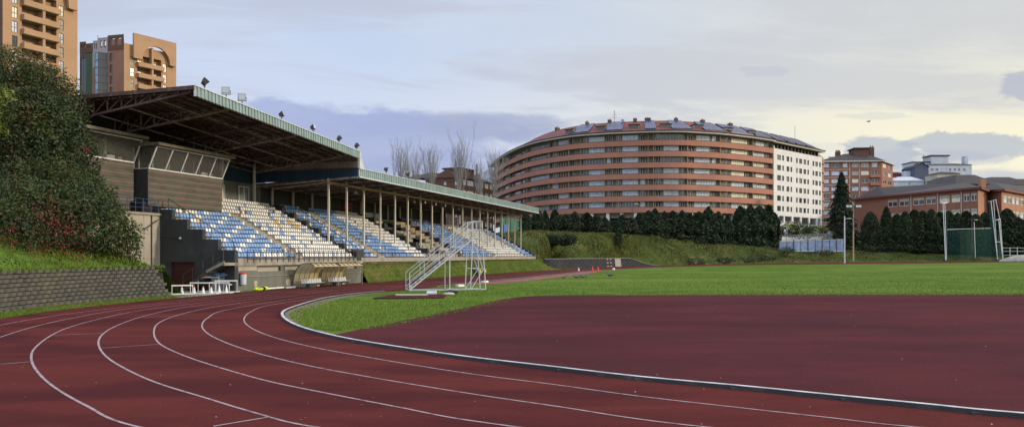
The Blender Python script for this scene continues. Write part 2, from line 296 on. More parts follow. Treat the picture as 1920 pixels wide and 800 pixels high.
# ---------------------------------------------------------------- mesh builder
class MB:
    def __init__(self): self.v, self.f, self.m, self.mats = [], [], [], []
    def mi(self, m):
        if m not in self.mats: self.mats.append(m)
        return self.mats.index(m)
    def poly(self, pts, m):
        i = len(self.v); self.v += [tuple(p) for p in pts]; self.f.append(tuple(range(i, i + len(pts)))); self.m.append(self.mi(m))
    def mesh(self, vs, fs, m):
        i = len(self.v); self.v += [tuple(p) for p in vs]; k = self.mi(m)
        for f in fs: self.f.append(tuple(i + a for a in f)); self.m.append(k)
    def hexa(self, p, m):   # 8 corners, bottom 0-3 ccw, top 4-7
        self.mesh(p, [(3, 2, 1, 0), (4, 5, 6, 7), (0, 1, 5, 4), (1, 2, 6, 5), (2, 3, 7, 6), (3, 0, 4, 7)], m)
    def box(self, x0, x1, y0, y1, z0, z1, m, fm=None):
        p = [(x0, y0, z0), (x1, y0, z0), (x1, y1, z0), (x0, y1, z0), (x0, y0, z1), (x1, y0, z1), (x1, y1, z1), (x0, y1, z1)]
        if fm: p = [fm(*q) for q in p]
        self.hexa(p, m)
    def tube(self, a, b, r, m, n=6, r2=None, caps=True):
        a, b = Vector(a), Vector(b); d = b - a
        if d.length < 1e-6: return
        d.normalize(); up = Vector((0, 0, 1)) if abs(d.z) < 0.9 else Vector((1, 0, 0))
        e1 = d.cross(up).normalized(); e2 = d.cross(e1); r2 = r if r2 is None else r2
        vs = [a + (e1 * math.cos(2 * math.pi * i / n) + e2 * math.sin(2 * math.pi * i / n)) * r for i in range(n)]
        vs += [b + (e1 * math.cos(2 * math.pi * i / n) + e2 * math.sin(2 * math.pi * i / n)) * r2 for i in range(n)]
        fs = [(i, (i + 1) % n, n + (i + 1) % n, n + i) for i in range(n)]
        if caps: fs += [tuple(range(n - 1, -1, -1)), tuple(range(n, 2 * n))]
        self.mesh(vs, fs, m)
    def path(self, pts, r, m, n=5):
        for a, b in zip(pts[:-1], pts[1:]): self.tube(a, b, r, m, n)
    def bar(self, a, b, w, h, m):    # rectangular bar
        a, b = Vector(a), Vector(b); d = (b - a).normalized()
        up = Vector((0, 0, 1)) if abs(d.z) < 0.95 else Vector((0, 1, 0))
        e1 = d.cross(up).normalized() * w / 2; e2 = e1.normalized().cross(d) * h / 2
        self.hexa([a - e1 - e2, a + e1 - e2, b + e1 - e2, b - e1 - e2, a - e1 + e2, a + e1 + e2, b + e1 + e2, b - e1 + e2], m)
    def ell(self, c, r, m, nu=10, nv=7, jit=0.0):
        vs, fs = [], []
        for j in range(nv + 1):
            th = math.pi * j / nv
            for i in range(nu):
                ph = 2 * math.pi * i / nu; k = 1 + random.uniform(-jit, jit)
                vs.append((c[0] + r[0] * k * math.sin(th) * math.cos(ph), c[1] + r[1] * k * math.sin(th) * math.sin(ph), c[2] + r[2] * k * math.cos(th)))
        for j in range(nv):
            for i in range(nu):
                fs.append((j * nu + i, (j + 1) * nu + i, (j + 1) * nu + (i + 1) % nu, j * nu + (i + 1) % nu))
        self.mesh(vs, fs, m)
    def lathe(self, c, prof, m, n=12):
        vs = [(c[0] + r * math.cos(2 * math.pi * i / n), c[1] + r * math.sin(2 * math.pi * i / n), c[2] + z) for r, z in prof for i in range(n)]
        fs = [(j * n + i, j * n + (i + 1) % n, (j + 1) * n + (i + 1) % n, (j + 1) * n + i) for j in range(len(prof) - 1) for i in range(n)]
        self.mesh(vs, fs, m)
    def build(self, name, parent=None, smooth=False):
        me = bpy.data.meshes.new(name); me.from_pydata(self.v, [], self.f)
        for m in self.mats: me.materials.append(M[m])
        me.polygons.foreach_set('material_index', self.m)
        if smooth: me.polygons.foreach_set('use_smooth', [True] * len(self.f))
        me.update()
        o = bpy.data.objects.new(name, me); col.objects.link(o)
        if parent: o.parent = parent
        return o

def tag(o, label=None, cat=None, group=None, kind=None):
    if label: o['label'] = label
    if cat: o['category'] = cat
    if group: o['group'] = group
    if kind: o['kind'] = kind
    return o
def empty(name, loc, rz=0.0, label=None, cat=None, group=None):
    o = bpy.data.objects.new(name, None); o.location = loc; o.rotation_euler = (0, 0, rz); o.empty_display_size = 0.2
    col.objects.link(o); return tag(o, label, cat, group)
def copy_tree(o, label=None):
    c = o.copy(); col.objects.link(c)
    for ch in o.children:
        d = ch.copy(); col.objects.link(d); d.parent = c
        for g in ch.children:
            e = g.copy(); col.objects.link(e); e.parent = d
    if label: c['label'] = label
    return c

def openwall(mb, x0, x1, z0, z1, rects, fm, m, reveal=0.25, extra=(), mrev=None):
    """front face at depth 0 with rectangular openings and reveals; fm(x, depth, z) -> point"""
    xs = sorted(set([x0, x1] + [min(max(a, x0), x1) for r in rects for a in (r[0], r[1])] + [e for e in extra if x0 < e < x1]))
    zs = sorted(set([z0, z1] + [min(max(a, z0), z1) for r in rects for a in (r[2], r[3])]))
    for a, b in zip(xs[:-1], xs[1:]):
        if b - a < 1e-5: continue
        run = None
        for c, d in zip(zs[:-1], zs[1:]):
            cx, cz = (a + b) / 2, (c + d) / 2
            hole = any(r[0] < cx < r[1] and r[2] < cz < r[3] for r in rects)
            if hole:
                if run is not None: mb.poly([fm(a, 0, run), fm(b, 0, run), fm(b, 0, c), fm(a, 0, c)], m); run = None
            elif run is None: run = c
        if run is not None: mb.poly([fm(a, 0, run), fm(b, 0, run), fm(b, 0, z1), fm(a, 0, z1)], m)
    for r in rects:
        a, b, c, d = r[:4]; mm = mrev or m
        mb.poly([fm(a, 0, c), fm(a, reveal, c), fm(a, reveal, d), fm(a, 0, d)], mm)
        mb.poly([fm(b, 0, c), fm(b, 0, d), fm(b, reveal, d), fm(b, reveal, c)], mm)
        mb.poly([fm(a, 0, c), fm(b, 0, c), fm(b, reveal, c), fm(a, reveal, c)], mm)
        mb.poly([fm(a, 0, d), fm(a, reveal, d), fm(b, reveal, d), fm(b, 0, d)], mm)

def window(mb, r, fm, dep, pane, frame='whitepaint', nmul=1, fw=0.07, hbar=None):
    a, b, c, d = r[:4]; a -= 0.01; b += 0.01; c -= 0.01; d += 0.01
    mb.poly([fm(a, dep, c), fm(b, dep, c), fm(b, dep, d), fm(a, dep, d)], pane)
    e = dep - 0.04
    def bx(p, q, s, t): mb.box(p, q, e, dep + 0.03, s, t, frame, fm)
    bx(a, b, c, c + fw); bx(a, b, d - fw, d); bx(a, a + fw, c + fw, d - fw); bx(b - fw, b, c + fw, d - fw)
    for k in range(nmul):
        x = a + (b - a) * (k + 1) / (nmul + 1); bx(x - fw / 2, x + fw / 2, c + fw, d - fw)
    if hbar: bx(a + fw, b - fw, c + (d - c) * hbar - fw / 2, c + (d - c) * hbar + fw / 2)

def catmull(pts, n=8):
    P = [Vector(p) for p in pts]; out = []
    for i in range(len(P) - 1):
        a = P[i - 1] if i else P[0] * 2 - P[1]; b, c = P[i], P[i + 1]; d = P[i + 2] if i + 2 < len(P) else P[-1] * 2 - P[-2]
        t0 = 0.0; t1 = t0 + max((b - a).length, 1e-4) ** .5; t2 = t1 + max((c - b).length, 1e-4) ** .5; t3 = t2 + max((d - c).length, 1e-4) ** .5
        for k in range(n):
            t = t1 + (t2 - t1) * k / n
            A1 = a * ((t1 - t) / (t1 - t0)) + b * ((t - t0) / (t1 - t0)); A2 = b * ((t2 - t) / (t2 - t1)) + c * ((t - t1) / (t2 - t1))
            A3 = c * ((t3 - t) / (t3 - t2)) + d * ((t - t2) / (t3 - t2))
            B1 = A1 * ((t2 - t) / (t2 - t0)) + A2 * ((t - t0) / (t2 - t0)); B2 = A2 * ((t3 - t) / (t3 - t1)) + A3 * ((t - t1) / (t3 - t1))
            out.append(B1 * ((t2 - t) / (t2 - t1)) + B2 * ((t - t1) / (t2 - t1)))
    out.append(P[-1]); return out

# ---------------------------------------------------------------- terrain and surveying
def sstep(x, a, b):
    t = min(max((x - a) / (b - a), 0), 1); return t * t * (3 - 2 * t)
def G(x, y):                      # the ground rises gently towards the far right of the field
    return sstep(y, 45, 150) * min(max(0.0085 * (x - 20), 0), 1.1)
def gp(px, py, h=0.0):            # survey point on the ground seen in that direction
    Y = FPX * (HC - h) / (py - YH)
    for _ in range(30):
        g = G((px - 960) / FPX * Y, Y); Y = 0.5 * Y + 0.5 * min(FPX * (HC - h - g) / (py - YH), 260)
    X = (px - 960) / FPX * Y
    return Vector((X, Y, G(X, Y)))
def at(px, py, Y): return Vector(((px - 960) / FPX * Y, Y, HC + (YH - py) / FPX * Y))

VX = (1400 - 960) / FPX; _l = math.hypot(VX, 1)
U = Vector((VX / _l, 1 / _l)); NN = Vector((U.y, -U.x))
O2 = Vector(((440 - 960) / FPX * FPX * HC / 69, FPX * HC / 69))
ST_ROT = math.atan2(NN.y, NN.x)
def W(t, s, z=0.0):
    p = O2 + U * s + NN * t; return Vector((p.x, p.y, z))
def s_at(px, t):                  # position along the stand seen in that direction, on the line t
    k = (px - 960) / FPX; P = O2 + NN * t
    return (k * P.y - P.x) / (U.x - k * U.y)

# ================================================================ GROUND, TRACK, FIELD
def gridsheet(name, xs, ys, zf, m):
    mb = MB(); nx = len(xs)
    vs = [(x, y, zf(x, y)) for y in ys for x in xs]
    mb.mesh(vs, [(j * nx + i, j * nx + i + 1, (j + 1) * nx + i + 1, (j + 1) * nx + i) for j in range(len(ys) - 1) for i in range(nx - 1)], m)
    return mb.build(name, smooth=True)
def spaced(lo, hi, n): return [lo + (hi - lo) * i / (n - 1) for i in range(n)]
xs = [-3000, -1200, -500, -250] + spaced(-150, 250, 61) + [400, 700, 1500, 3000]
ys = [-1500, -400, -100] + spaced(-40, 260, 61) + [320, 500, 1000, 2500]
tag(gridsheet('ground', xs, ys, lambda x, y: G(x, y) - 0.06, 'earth'), kind='structure')

kerb_px = [(1920, 773.5), (1720, 754.5), (1520, 735), (1400, 723), (1200, 705), (1040, 686.5), (880, 668), (750, 649.5), (645, 632), (575, 615), (543, 602), (529.5, 590), (533, 581.5), (557.5, 571.8), (610, 557.5), (662.5, 549.8), (720, 545)]
KH = 0.08
kerb = [Vector(((x - 960) / FPX * FPX * (HC - KH) / (y - YH), FPX * (HC - KH) / (y - YH), 0)) for x, y in kerb_px]
near_ext = [Vector(p + (0,)) for p in [(54, 19), (45, 13), (35, 9.3), (25, 7.7), (17, 7.9), (12, 9.0)]]
straight_k = [W(9.1, s) for s in (12, 20, 30, 42, 54, 64)]
far_px = [(1155, 505), (1228, 501.4), (1280, 499.6), (1400, 496.8), (1580, 495), (1750, 493.2), (1920, 491), (2080, 490)]
far_k = [gp(x, y) for x, y in far_px]
kerb_line = catmull(near_ext + kerb + straight_k + far_k, 8)
right_ring = [Vector((q[0], q[1], G(*q))) for q in [(130, 140), (118, 105), (95, 70), (72, 36)]]
ring = catmull([far_k[-1]] + right_ring + [near_ext[0]], 8)[1:-1]
closed = kerb_line + ring
for p in closed: p.z = G(p.x, p.y)

# grass field: rings from the kerb to a centre
cen = Vector((42, 82, 0)); mb = MB(); NR = 40; n = len(closed)
vs = []
for j in range(NR + 1):
    k = j / NR
    for p in closed:
        q = cen.lerp(p, k); vs.append((q.x, q.y, G(q.x, q.y) + 0.0))
mb.mesh(vs, [(j * n + i, (j + 1) * n + i, (j + 1) * n + (i + 1) % n, j * n + (i + 1) % n) for j in range(NR) for i in range(n)], 'grass')
tag(mb.build('grass_field', smooth=True), kind='structure')

# outer edge of the track
out_px = [(-260, 655), (-120, 622), (0, 598.5), (80, 586), (162, 576), (240, 567.8), (340, 558), (440, 550.2)]
outer_pts = [gp(x, y) for x, y in out_px] + [W(0.5, 5), W(0.5, 12), W(0.5, 20), W(0.6, 32), W(0.9, 48), W(1.3, 62)] + [gp(x, y) for x, y in [(1110, 502.2), (1155, 499.8), (1235, 497.8), (1330, 495.6), (1430, 493.6), (1600, 491.4), (1760, 489.8), (1920, 488.2), (2100, 487)]]
outer = catmull([Vector((-16, 6, 0)), Vector((-19.5, 11, 0))] + outer_pts, 8)
for p in outer: p.z = G(p.x, p.y)
def nearest(poly, p):
    return min(poly, key=lambda q: (q - p).length_squared)

# red surface: a strip lofted from the kerb line out to the outer edge (or past the camera)
def resample(pts, n):
    L = [0]
    for a, b in zip(pts[:-1], pts[1:]): L.append(L[-1] + (b - a).length)
    out, j = [], 0
    for i in range(n):
        d = L[-1] * i / (n - 1)
        while j < len(L) - 2 and L[j + 1] < d: j += 1
        out.append(pts[j].lerp(pts[j + 1], (d - L[j]) / max(L[j + 1] - L[j], 1e-6)))
    return out
def loft(name, rows, m, dz=0.0, smooth=True):
    n = len(rows[0]); mb = MB()
    vs = [(p.x, p.y, p.z + dz) for r in rows for p in r]
    mb.mesh(vs, [(j * n + i, j * n + i + 1, (j + 1) * n + i + 1, (j + 1) * n + i) for j in range(len(rows) - 1) for i in range(n - 1)], m)
    return mb.build(name, smooth=smooth)
# split at the sharpest left point of the kerb (index of (529,590))
iL = min(range(len(kerb_line)), key=lambda i: (kerb_line[i] - kerb[11]).length)
kA = resample(kerb_line[:iL + 1], 60); kB = resample(kerb_line[iL:], 160)
oA = resample(catmull([Vector((60, -14, 0)), Vector((30, -16, 0)), Vector((8, -13, 0)), Vector((-9, -4, 0)), Vector((-16, 6, 0)), outer[16].copy(), gp(-120, 622)], 10), 60)
iO = min(range(len(outer)), key=lambda i: (outer[i] - gp(-120, 622)).length)
oB = resample(outer[iO:], 160)
def rows_between(a, b, n):
    r = []
    for j in range(n + 1):
        row = []
        for p, q in zip(a, b):
            v = p.lerp(q, j / n); v.z = G(v.x, v.y); row.append(v)
        r.append(row)
    return r
rows = rows_between(kA + kB[1:], oA + oB[1:], 8)
tag(loft('running_track', rows, 'track', 0.012), kind='structure')

# apron (red D) inside the bend
mb = MB()
d_edge = [gp(625, 628), gp(700, 612), gp(750, 602), (gp(820, 588)), gp(880, 575), gp(925, 564.5), gp(955, 558.5), gp(1000, 554.5), gp(1060, 553.6), gp(1300, 553), gp(1600, 552.4), gp(1920, 551.5), gp(2300, 551)]
i0 = min(range(len(kerb_line)), key=lambda i: (kerb_line[i] - gp(620, 629)).length)
dk = resample(kerb_line[4:i0 + 1][::-1], 80); de = resample(d_edge, 80)
tag(loft('red_apron', rows_between(dk, de, 6), 'dzone', 0.014), kind='structure')

# pink runway strip beside the straight
ra = [W(9.25, s) for s in spaced(13, 72, 40)]
rb = [W(9.3 + min(1, (s - 13) / 6) * 2.5 * min(1, (75 - s) / 20), s) for s in spaced(13, 72, 40)]
tag(loft('runway', rows_between(ra, rb, 4), 'runway', 0.016), kind='structure')

# lane lines (flat painted strips 5 cm wide, 4 mm above the surface)
def ribbon(mb, pts, w, m, dz):
    L = []
    for i, p in enumerate(pts):
        d = (pts[min(i + 1, len(pts) - 1)] - pts[max(i - 1, 0)]); d.z = 0; d.normalize()
        nn = Vector((-d.y, d.x, 0)) * w / 2
        a, b = p + nn, p - nn
        L.append(((a.x, a.y, G(a.x, a.y) + dz), (b.x, b.y, G(b.x, b.y) + dz)))
    for (a, b), (c, d) in zip(L[:-1], L[1:]): mb.poly([a, b, d, c], m)
lanes_px = [
 [(1696, 800), (1560, 784.8), (1400, 767), (1200, 744), (1040, 722), (880, 701.3), (680, 668.8), (575, 648.8), (505, 630), (470, 614.5), (457.5, 600), (470, 584.8), (505, 572.5)],
 [(1296, 799), (1040, 762.4), (880, 738.8), (680, 705.5), (575, 685.5), (480, 662), (422.5, 642.4), (390, 626), (378.6, 610.8), (390, 595.9), (422.5, 581.6)],
 [(880, 789.5), (750, 765), (610, 737.7), (505, 716), (390, 683), (338, 664.5), (299, 644.6), (288.6, 622), (299, 605), (338, 589.7), (406, 575)],
 [(575, 799.3), (480, 775.6), (383.5, 746.4), (292.5, 718), (227.5, 688), (195, 665), (184.6, 641), (195, 625), (221, 610), (276, 591.3), (357.5, 575)],
 [(252, 800), (162.5, 762), (97.5, 723.6), (66.6, 692.7), (58.5, 670), (65, 653.7), (97.5, 628.4), (130, 614), (195, 596.2), (276, 580.6)],
 [(-110, 680), (-60, 652), (0, 632.6), (65, 612.5), (143, 595.2), (240, 579)],
 [(-150, 648), (-80, 628), (0, 610), (70, 597.5), (160, 584.5)]]
mb = MB()
near_c = Vector((32, 36, 0))
for k, lp in enumerate(lanes_px):
    pts = [gp(x, y) for x, y in lp]
    if k < 5:
        d = (pts[0] - pts[1]).normalized()
        off = 1.25 * (k + 1)
        ext = []
        for p in kerb_line[:60:8]:
            q = p + (p - near_c).normalized() * off; ext.append(Vector((q.x, q.y, 0)))
        ext = [q for q in ext if q.x > pts[0].x + 4]
        pts = ext + pts
    tt = 9.1 - 1.18 * (k + 1)
    pts += [W(tt, s) for s in ((2, 12, 28, 50, 66) if k < 3 else (8, 18, 30, 50, 66))]
    ribbon(mb, catmull(pts, 10), 0.05, 'line', 0.019)
for a, b in [((100, 629), (192, 625)), ((192, 653), (299, 646)), ((0, 683.5), (58, 679)), ((400, 800.5), (505, 783)), ((268, 595), (335, 593))]:
    ribbon(mb, [gp(*a), gp(*b)], 0.045, 'line', 0.019)
tag(mb.build('lane_markings'), kind='structure')

# metal kerb: pale top strip, shade painted on dark sides, in straight metre-long pieces
mb = MB()
kl = kerb_line[:]
i_end = min(range(len(kl)), key=lambda i: (kl[i] - kerb[-1]).length)
i_st = min(range(len(kl)), key=lambda i: (kl[i] - W(9.1, 22)).length)
def kerbrun(mb, pts, w, h):
    sides = []
    for i, p in enumerate(pts):
        d = (pts[min(i + 1, len(pts) - 1)] - pts[max(i - 1, 0)]); d.z = 0; d.normalize(); nn = Vector((-d.y, d.x, 0)) * w / 2
        a, b = p + nn, p - nn; z = G(p.x, p.y)
        sides.append([Vector((a.x, a.y, z + 0.01)), Vector((b.x, b.y, z + 0.01)), Vector((b.x, b.y, z + h)), Vector((a.x, a.y, z + h))])
    for A, B in zip(sides[:-1], sides[1:]):
        mb.poly([A[3], A[2], B[2], B[3]], 'alu')
        mb.poly([A[2], A[1], B[1], B[2]], 'kerbside'); mb.poly([A[0], A[3], B[3], B[0]], 'kerbside')
    for A in (sides[0], sides[-1]): mb.poly(A, 'alu')
run = resample(kl[:i_end + 1], 160)
kerbrun(mb, run, 0.10, 0.085)
for p in run[::3]:
    mb.box(p.x - .09, p.x + .09, p.y - .09, p.y + .09, 0.012, 0.05, 'kerbside')
tag(mb.build('track_kerb'), kind='structure')
mb = MB(); kerbrun(mb, resample([q for q in kl if q.y > 52 and q.x < 30][0:60], 60), 0.10, 0.07)
tag(mb.build('track_kerb'), kind='structure')
# stony dirt where the grass meets the kerb
mb = MB()
seg = resample(kl[iL - 22:i_end + 1], 60)
rr = random.Random(3)
inner = []
for i, p in enumerate(seg):
    d = (seg[min(i + 1, 59)] - seg[max(i - 1, 0)]); d.z = 0; d.normalize(); nn = Vector((d.y, -d.x, 0))
    inner.append(p + nn * (0.35 + 0.5 * math.sin(i / 59 * math.pi) * rr.uniform(0.6, 1.2)))
for i in range(59): mb.poly([seg[i] + Vector((0, 0, .006)), inner[i] + Vector((0, 0, .006)), inner[i + 1] + Vector((0, 0, .006)), seg[i + 1] + Vector((0, 0, .006))], 'dirt')
tag(mb.build('dirt_border'), kind='structure')

# grass blades on the near lawn
def in_lawn(p):
    return p.y < 60
mb = MB(); rr = random.Random(11)
def tuft(mb, x, y, z, h, m, r):
    a = r.uniform(0, math.pi); w = h * 0.28; dx, dy = math.cos(a) * w, math.sin(a) * w; lx, ly = r.uniform(-.5, .5) * h, r.uniform(-.5, .5) * h
    mb.poly([(x - dx, y - dy, z), (x + dx, y + dy, z), (x + lx, y + ly, z + h)], m)
dline = resample(d_edge[:8], 40); kln = resample(kl[iL - 22:i_end + 1], 80)
cnt = 0
while cnt < 26000:
    px, py = rr.uniform(540, 1100), 478 + 66 + (rr.random() ** 0.8) * 75
    p = gp(px, py)
    t = (p.xy - O2).dot(NN); 
    if t < 9.6 or p.y > 46: continue
    # inside kerb and on the grass side of the apron edge
    q = nearest(kln, p); 
    if q.y < p.y - 40: continue
    c = (q - p)
    ok = True
    # left of kerb?
    if p.x < q.x + 0.25 and abs(p.y - q.y) < 3: ok = False
    e = nearest(dline, p)
    if p.y < e.y + 0.05 and p.x > gp(640, 624).x: ok = False
    if p.y < q.y and p.x < gp(640, 624).x: ok = False
    if p.x > dline[-1].x and p.y < 42.0: ok = False
    if not ok: cnt += 0; continue
    tuft(mb, p.x, p.y, 0.0, rr.uniform(.03, .075), 'blade', rr); cnt += 1
for _ in range(34000):      # thinner cover over the rest of the near lawn, and a ragged edge along the apron
    px = rr.uniform(560, 1920); py = 478 + 74 * rr.uniform(.42, 1.0)
    p = gp(px, py)
    if (p.xy - O2).dot(NN) < 12.2: continue
    tuft(mb, p.x, p.y, p.z, rr.uniform(.04, .10), 'blade', rr)
for _ in range(2500):
    p = gp(rr.uniform(1000, 1920), 552.8); tuft(mb, p.x, p.y + rr.uniform(-.25, .3), .015, rr.uniform(.03, .09), 'blade', rr)
tag(mb.build('lawn_grass'), 'short green grass blades of the lawn beside the kerb bend', 'grass', kind='stuff')

# pale leaf litter on the track and the apron
mb = MB(); rr = random.Random(5)
for _ in range(120):
    px, py = rr.uniform(20, 1900), rr.uniform(560, 798); p = gp(px, py); r = rr.uniform(.008, .022); a = rr.uniform(0, 6.3)
    mb.poly([(p.x + r * math.cos(a), p.y + r * math.sin(a), .022), (p.x - r * .6 * math.sin(a), p.y + r * .6 * math.cos(a), .034), (p.x - r * math.cos(a), p.y - r * math.sin(a), .022), (p.x + r * .5 * math.sin(a), p.y - r * .5 * math.cos(a), .024)], 'concpale')
tag(mb.build('leaf_litter'), 'small pale dead leaves scattered over the red surface', 'leaves', kind='stuff')

# ---------------------------------------------------------------- verges and banks
wall_px = [(-330, 640), (-150, 612), (0, 585), (100, 573.5), (220, 561.5), (318, 553.5)]
wall_pts = [gp(x, y) for x, y in wall_px]
wl = resample(catmull(wall_pts, 10), 60)
vo = [nearest(outer, p) for p in wl]
vrow = [[p.copy() for p in wl], [q.copy() for q in vo]]
vv = resample([Vector(p) for p in outer if p.y > 9 and p.y < wl[-1].y + 0.5], 60)
rows = rows_between(resample(vv, 60), [p + Vector((-0.25, 0, 0)) for p in resample(catmull(wall_pts, 10), 60)], 3)
tag(loft('left_verge', rows, 'verge', 0.02), kind='structure')
# verge before the grandstand wall and the yard by the garage
yard = [W(0.1, 0), W(-6, 0.3), W(-7, -6), wall_pts[-1], gp(335, 558.5), gp(440, 549.5)]
mb = MB(); mb.poly([(p.x, p.y, 0.024) for p in yard], 'conc'); tag(mb.build('garage_yard'), kind='structure')
mb = MB()
va = [nearest(outer, W(0.5, s)) for s in spaced(-1.0, 15.9, 30)]; vb = [W(0.0, s) for s in spaced(-1.0, 15.9, 30)]
tag(loft('stand_verge', rows_between(va, vb, 2), 'verge', 0.028), kind='structure')

# grass slope below the far part of the stand
rr = random.Random(21)
ss_ = spaced(16.0, 77.0, 90); rows = []
for j in range(7):
    k = j / 6; row = []
    for s in ss_:
        q = nearest(outer, W(0.5, s)); tq = (q.xy - O2).dot(NN)
        t = tq + (-0.75 - tq) * k
        z = 1.72 * sstep(k, -0.25, 1.1) ; z = max(z - 1.72 * sstep(0, -0.25, 1.1), 0) * 1.35
        z = min(z, 1.70) * min(1, max(0.0, (77 - s) / 8.0)) + 0.05 * mnoise.noise(Vector((s * .8, t * 2, 3)))
        if j == 0: z = -0.02
        row.append(W(t, s, z + 0.03))
    rows.append(row)
tag(loft('stand_grass_slope', rows, 'slope'), kind='structure')
mb = MB()
for _ in range(9000):
    s = rr.uniform(16, 76.9); k = rr.random(); i = min(int((s - 16) / 61 * 89), 88); j = min(int(k * 6), 5)
    p = rows[j][i].lerp(rows[j + 1][i], k * 6 - j).lerp(rows[j][i + 1], (s - 16) / 61 * 89 - i)
    tuft(mb, p.x, p.y, p.z, rr.uniform(.04, .12), 'slopeblade', rr)
tag(mb.build('slope_grass'), 'short tufts of grass on the slope under the stand', 'grass', kind='stuff')

# far embankment: stations (foot, shoulder, crest)
def st(foot, mid, crest): return [foot, mid, crest]
def offs(p, dx, dy, z): return Vector((p.x + dx, p.y + dy, z))
stations = []
stations.append(st(W(-14, 66, 1.5), W(-14, 69, 2.0), at(860, 436, 128)))
stations.append(st(W(-10, 69.6, 1.6), W(-10, 71, 2.2), at(915, 436, 128)))
stations.append(st(W(-5, 69.6, 1.6), W(-5, 71, 2.0), at(955, 436, 130)))
stations.append(st(W(-0.6, 69.4, 1.6), W(-0.5, 70, 1.72), at(990, 435, 132)))
for px, fy_, my, cx, cy, cY in [(1030, 502.8, 486.5, 1010, 434, 134), (1060, 503, 486, 1050, 435, 138), (1110, 501.6, 485, 1100, 437, 144), (1155, 499.8, 484.5, 1150, 439, 150), (1205, 498.3, 484.3, 1210, 443, 158), (1236, 497.8, 497.0, 1250, 447, 165)]:
    f_ = gp(px, fy_ - 0.3); f_.y += 1.0; m_ = at(px, my, f_.y + 0.4)
    stations.append(st(f_, m_, at(cx, cy, cY)))
for px, fy_, cx, cy, cY in [(1290, 496.3, 1300, 452, 174), (1330, 495.4, 1350, 457, 180), (1430, 493.4, 1430, 464, 186), (1500, 492.4, 1500, 468, 190), (1600, 491.2, 1600, 471, 192), (1700, 490.2, 1700, 474, 194), (1800, 489.2, 1800, 478, 196), (1920, 488, 1920, 480, 196), (2150, 486.5, 2150, 480, 196)]:
    f_ = gp(px, fy_); stations.append(st(f_, offs(f_, 0, 1.2, f_.z + 0.25), at(cx, cy, cY)))
sm = [resample(catmull([a_[i] for a_ in stations], 6), 260) for i in range(3)]
rows = [[p + Vector((0, 0, -0.05)) for p in sm[0]]]
crib_end = gp(1236, 497.5)
NJ = 26
for j in range(NJ + 1):
    k = j / NJ; row = []
    for i in range(260):
        a_, c_ = sm[1][i], sm[2][i]
        p = a_.lerp(c_, k); kz = math.sin(k * math.pi / 2) ** 0.9
        p.z = a_.z + (c_.z - a_.z) * kz
        amp = 0.30 * math.sin(k * math.pi) + 0.05
        p.z += amp * mnoise.fractal(Vector((p.x * .22, p.y * .22, 1.3)), 1.0, 2.0, 4)
        row.append(p)
    rows.append(row)
bank_rows = rows
tag(loft('grass_embankment', rows, 'bank'), kind='structure')
# land beyond the crest, up to the houses
crest = rows[-1]
back = []
for p in crest:
    back.append([Vector((p.x + (p.x) * .18, max(p.y + 35, 200), 7.2)), Vector((p.x * 1.5, 300, 9.5)), Vector((p.x * 2.2 , 420, 14)), Vector((p.x * 5, 1000, 14)), Vector((p.x * 9, 2200, 8))])
rows2 = [[p + Vector((0, 0, -.02)) for p in crest]] + [[b_[k] for b_ in back] for k in range(5)]
tag(loft('upper_ground', rows2, 'bank'), kind='structure')
hill = []
for a_ in spaced(-0.95, -0.16, 30):
    hill.append([Vector((a_ * 90, 90, -0.3)), Vector((a_ * 135, 135, 9)), Vector((a_ * 220, 220, 12)), Vector((a_ * 500, 500, 16)), Vector((a_ * 2000, 2000, 10))])
tag(loft('left_hillside', [[h[k] for h in hill] for k in range(5)], 'bank'), kind='structure')
# rough grass tufts on the bank
mb = MB(); rr = random.Random(22)
for _ in range(42000):
    i = rr.random() ** 1.2 * 200; j = 1 + rr.random() * (NJ - 1); ii, jj = int(i), int(j)
    p = bank_rows[jj][ii].lerp(bank_rows[jj][ii + 1], i - ii).lerp(bank_rows[jj + 1][ii], j - jj)
    h = rr.uniform(.15, .5) * (1.0 + 0.8 * mnoise.noise(p * 0.2))
    tuft(mb, p.x, p.y, p.z - .03, h * .8, 'bankblade' if rr.random() < .75 else 'bankdry', rr)
tag(mb.build('bank_grass'), 'rough tussocky grass on the embankment below the conifers', 'grass', kind='stuff')

# dark crib retaining wall at the foot of the embankment
mb = MB()
wtop = [at(1016, 487, 106)] ; wfoot = [gp(1046, 503)]
pts_f = catmull([Vector((gp(1024, 504.5).x - 3.0, gp(1024, 504.5).y + 1.5, 0)), gp(1036, 503.9), gp(1060, 502.8)] + [gp(x, y) for x, y in [(1110, 501.3), (1155, 499.6), (1205, 498.1), (1236, 497.6)]], 8)
pts_f = resample(pts_f, 60)
def crib_h(k): return 1.62 * (1 - sstep(k, 0.80, 1.0))
rowsC = []
for i, p in enumerate(pts_f):
    k = i / 59; h = crib_h(k) + .02
    zb = G(p.x, p.y)
    rowsC.append([Vector((p.x, p.y - .15, zb - .05)), Vector((p.x - .1, p.y + .45, zb + h)), Vector((p.x - .1, p.y + 1.2, zb + h))])
for i in range(59):
    a_, b_ = rowsC[i], rowsC[i + 1]; m_ = 'cribpale' if 41 <= i <= 43 else 'crib'
    for j in range(2): mb.poly([a_[j], b_[j], b_[j + 1], a_[j + 1]], m_)
crib = mb.build('wall_face')
mb = MB(); mg = MB()
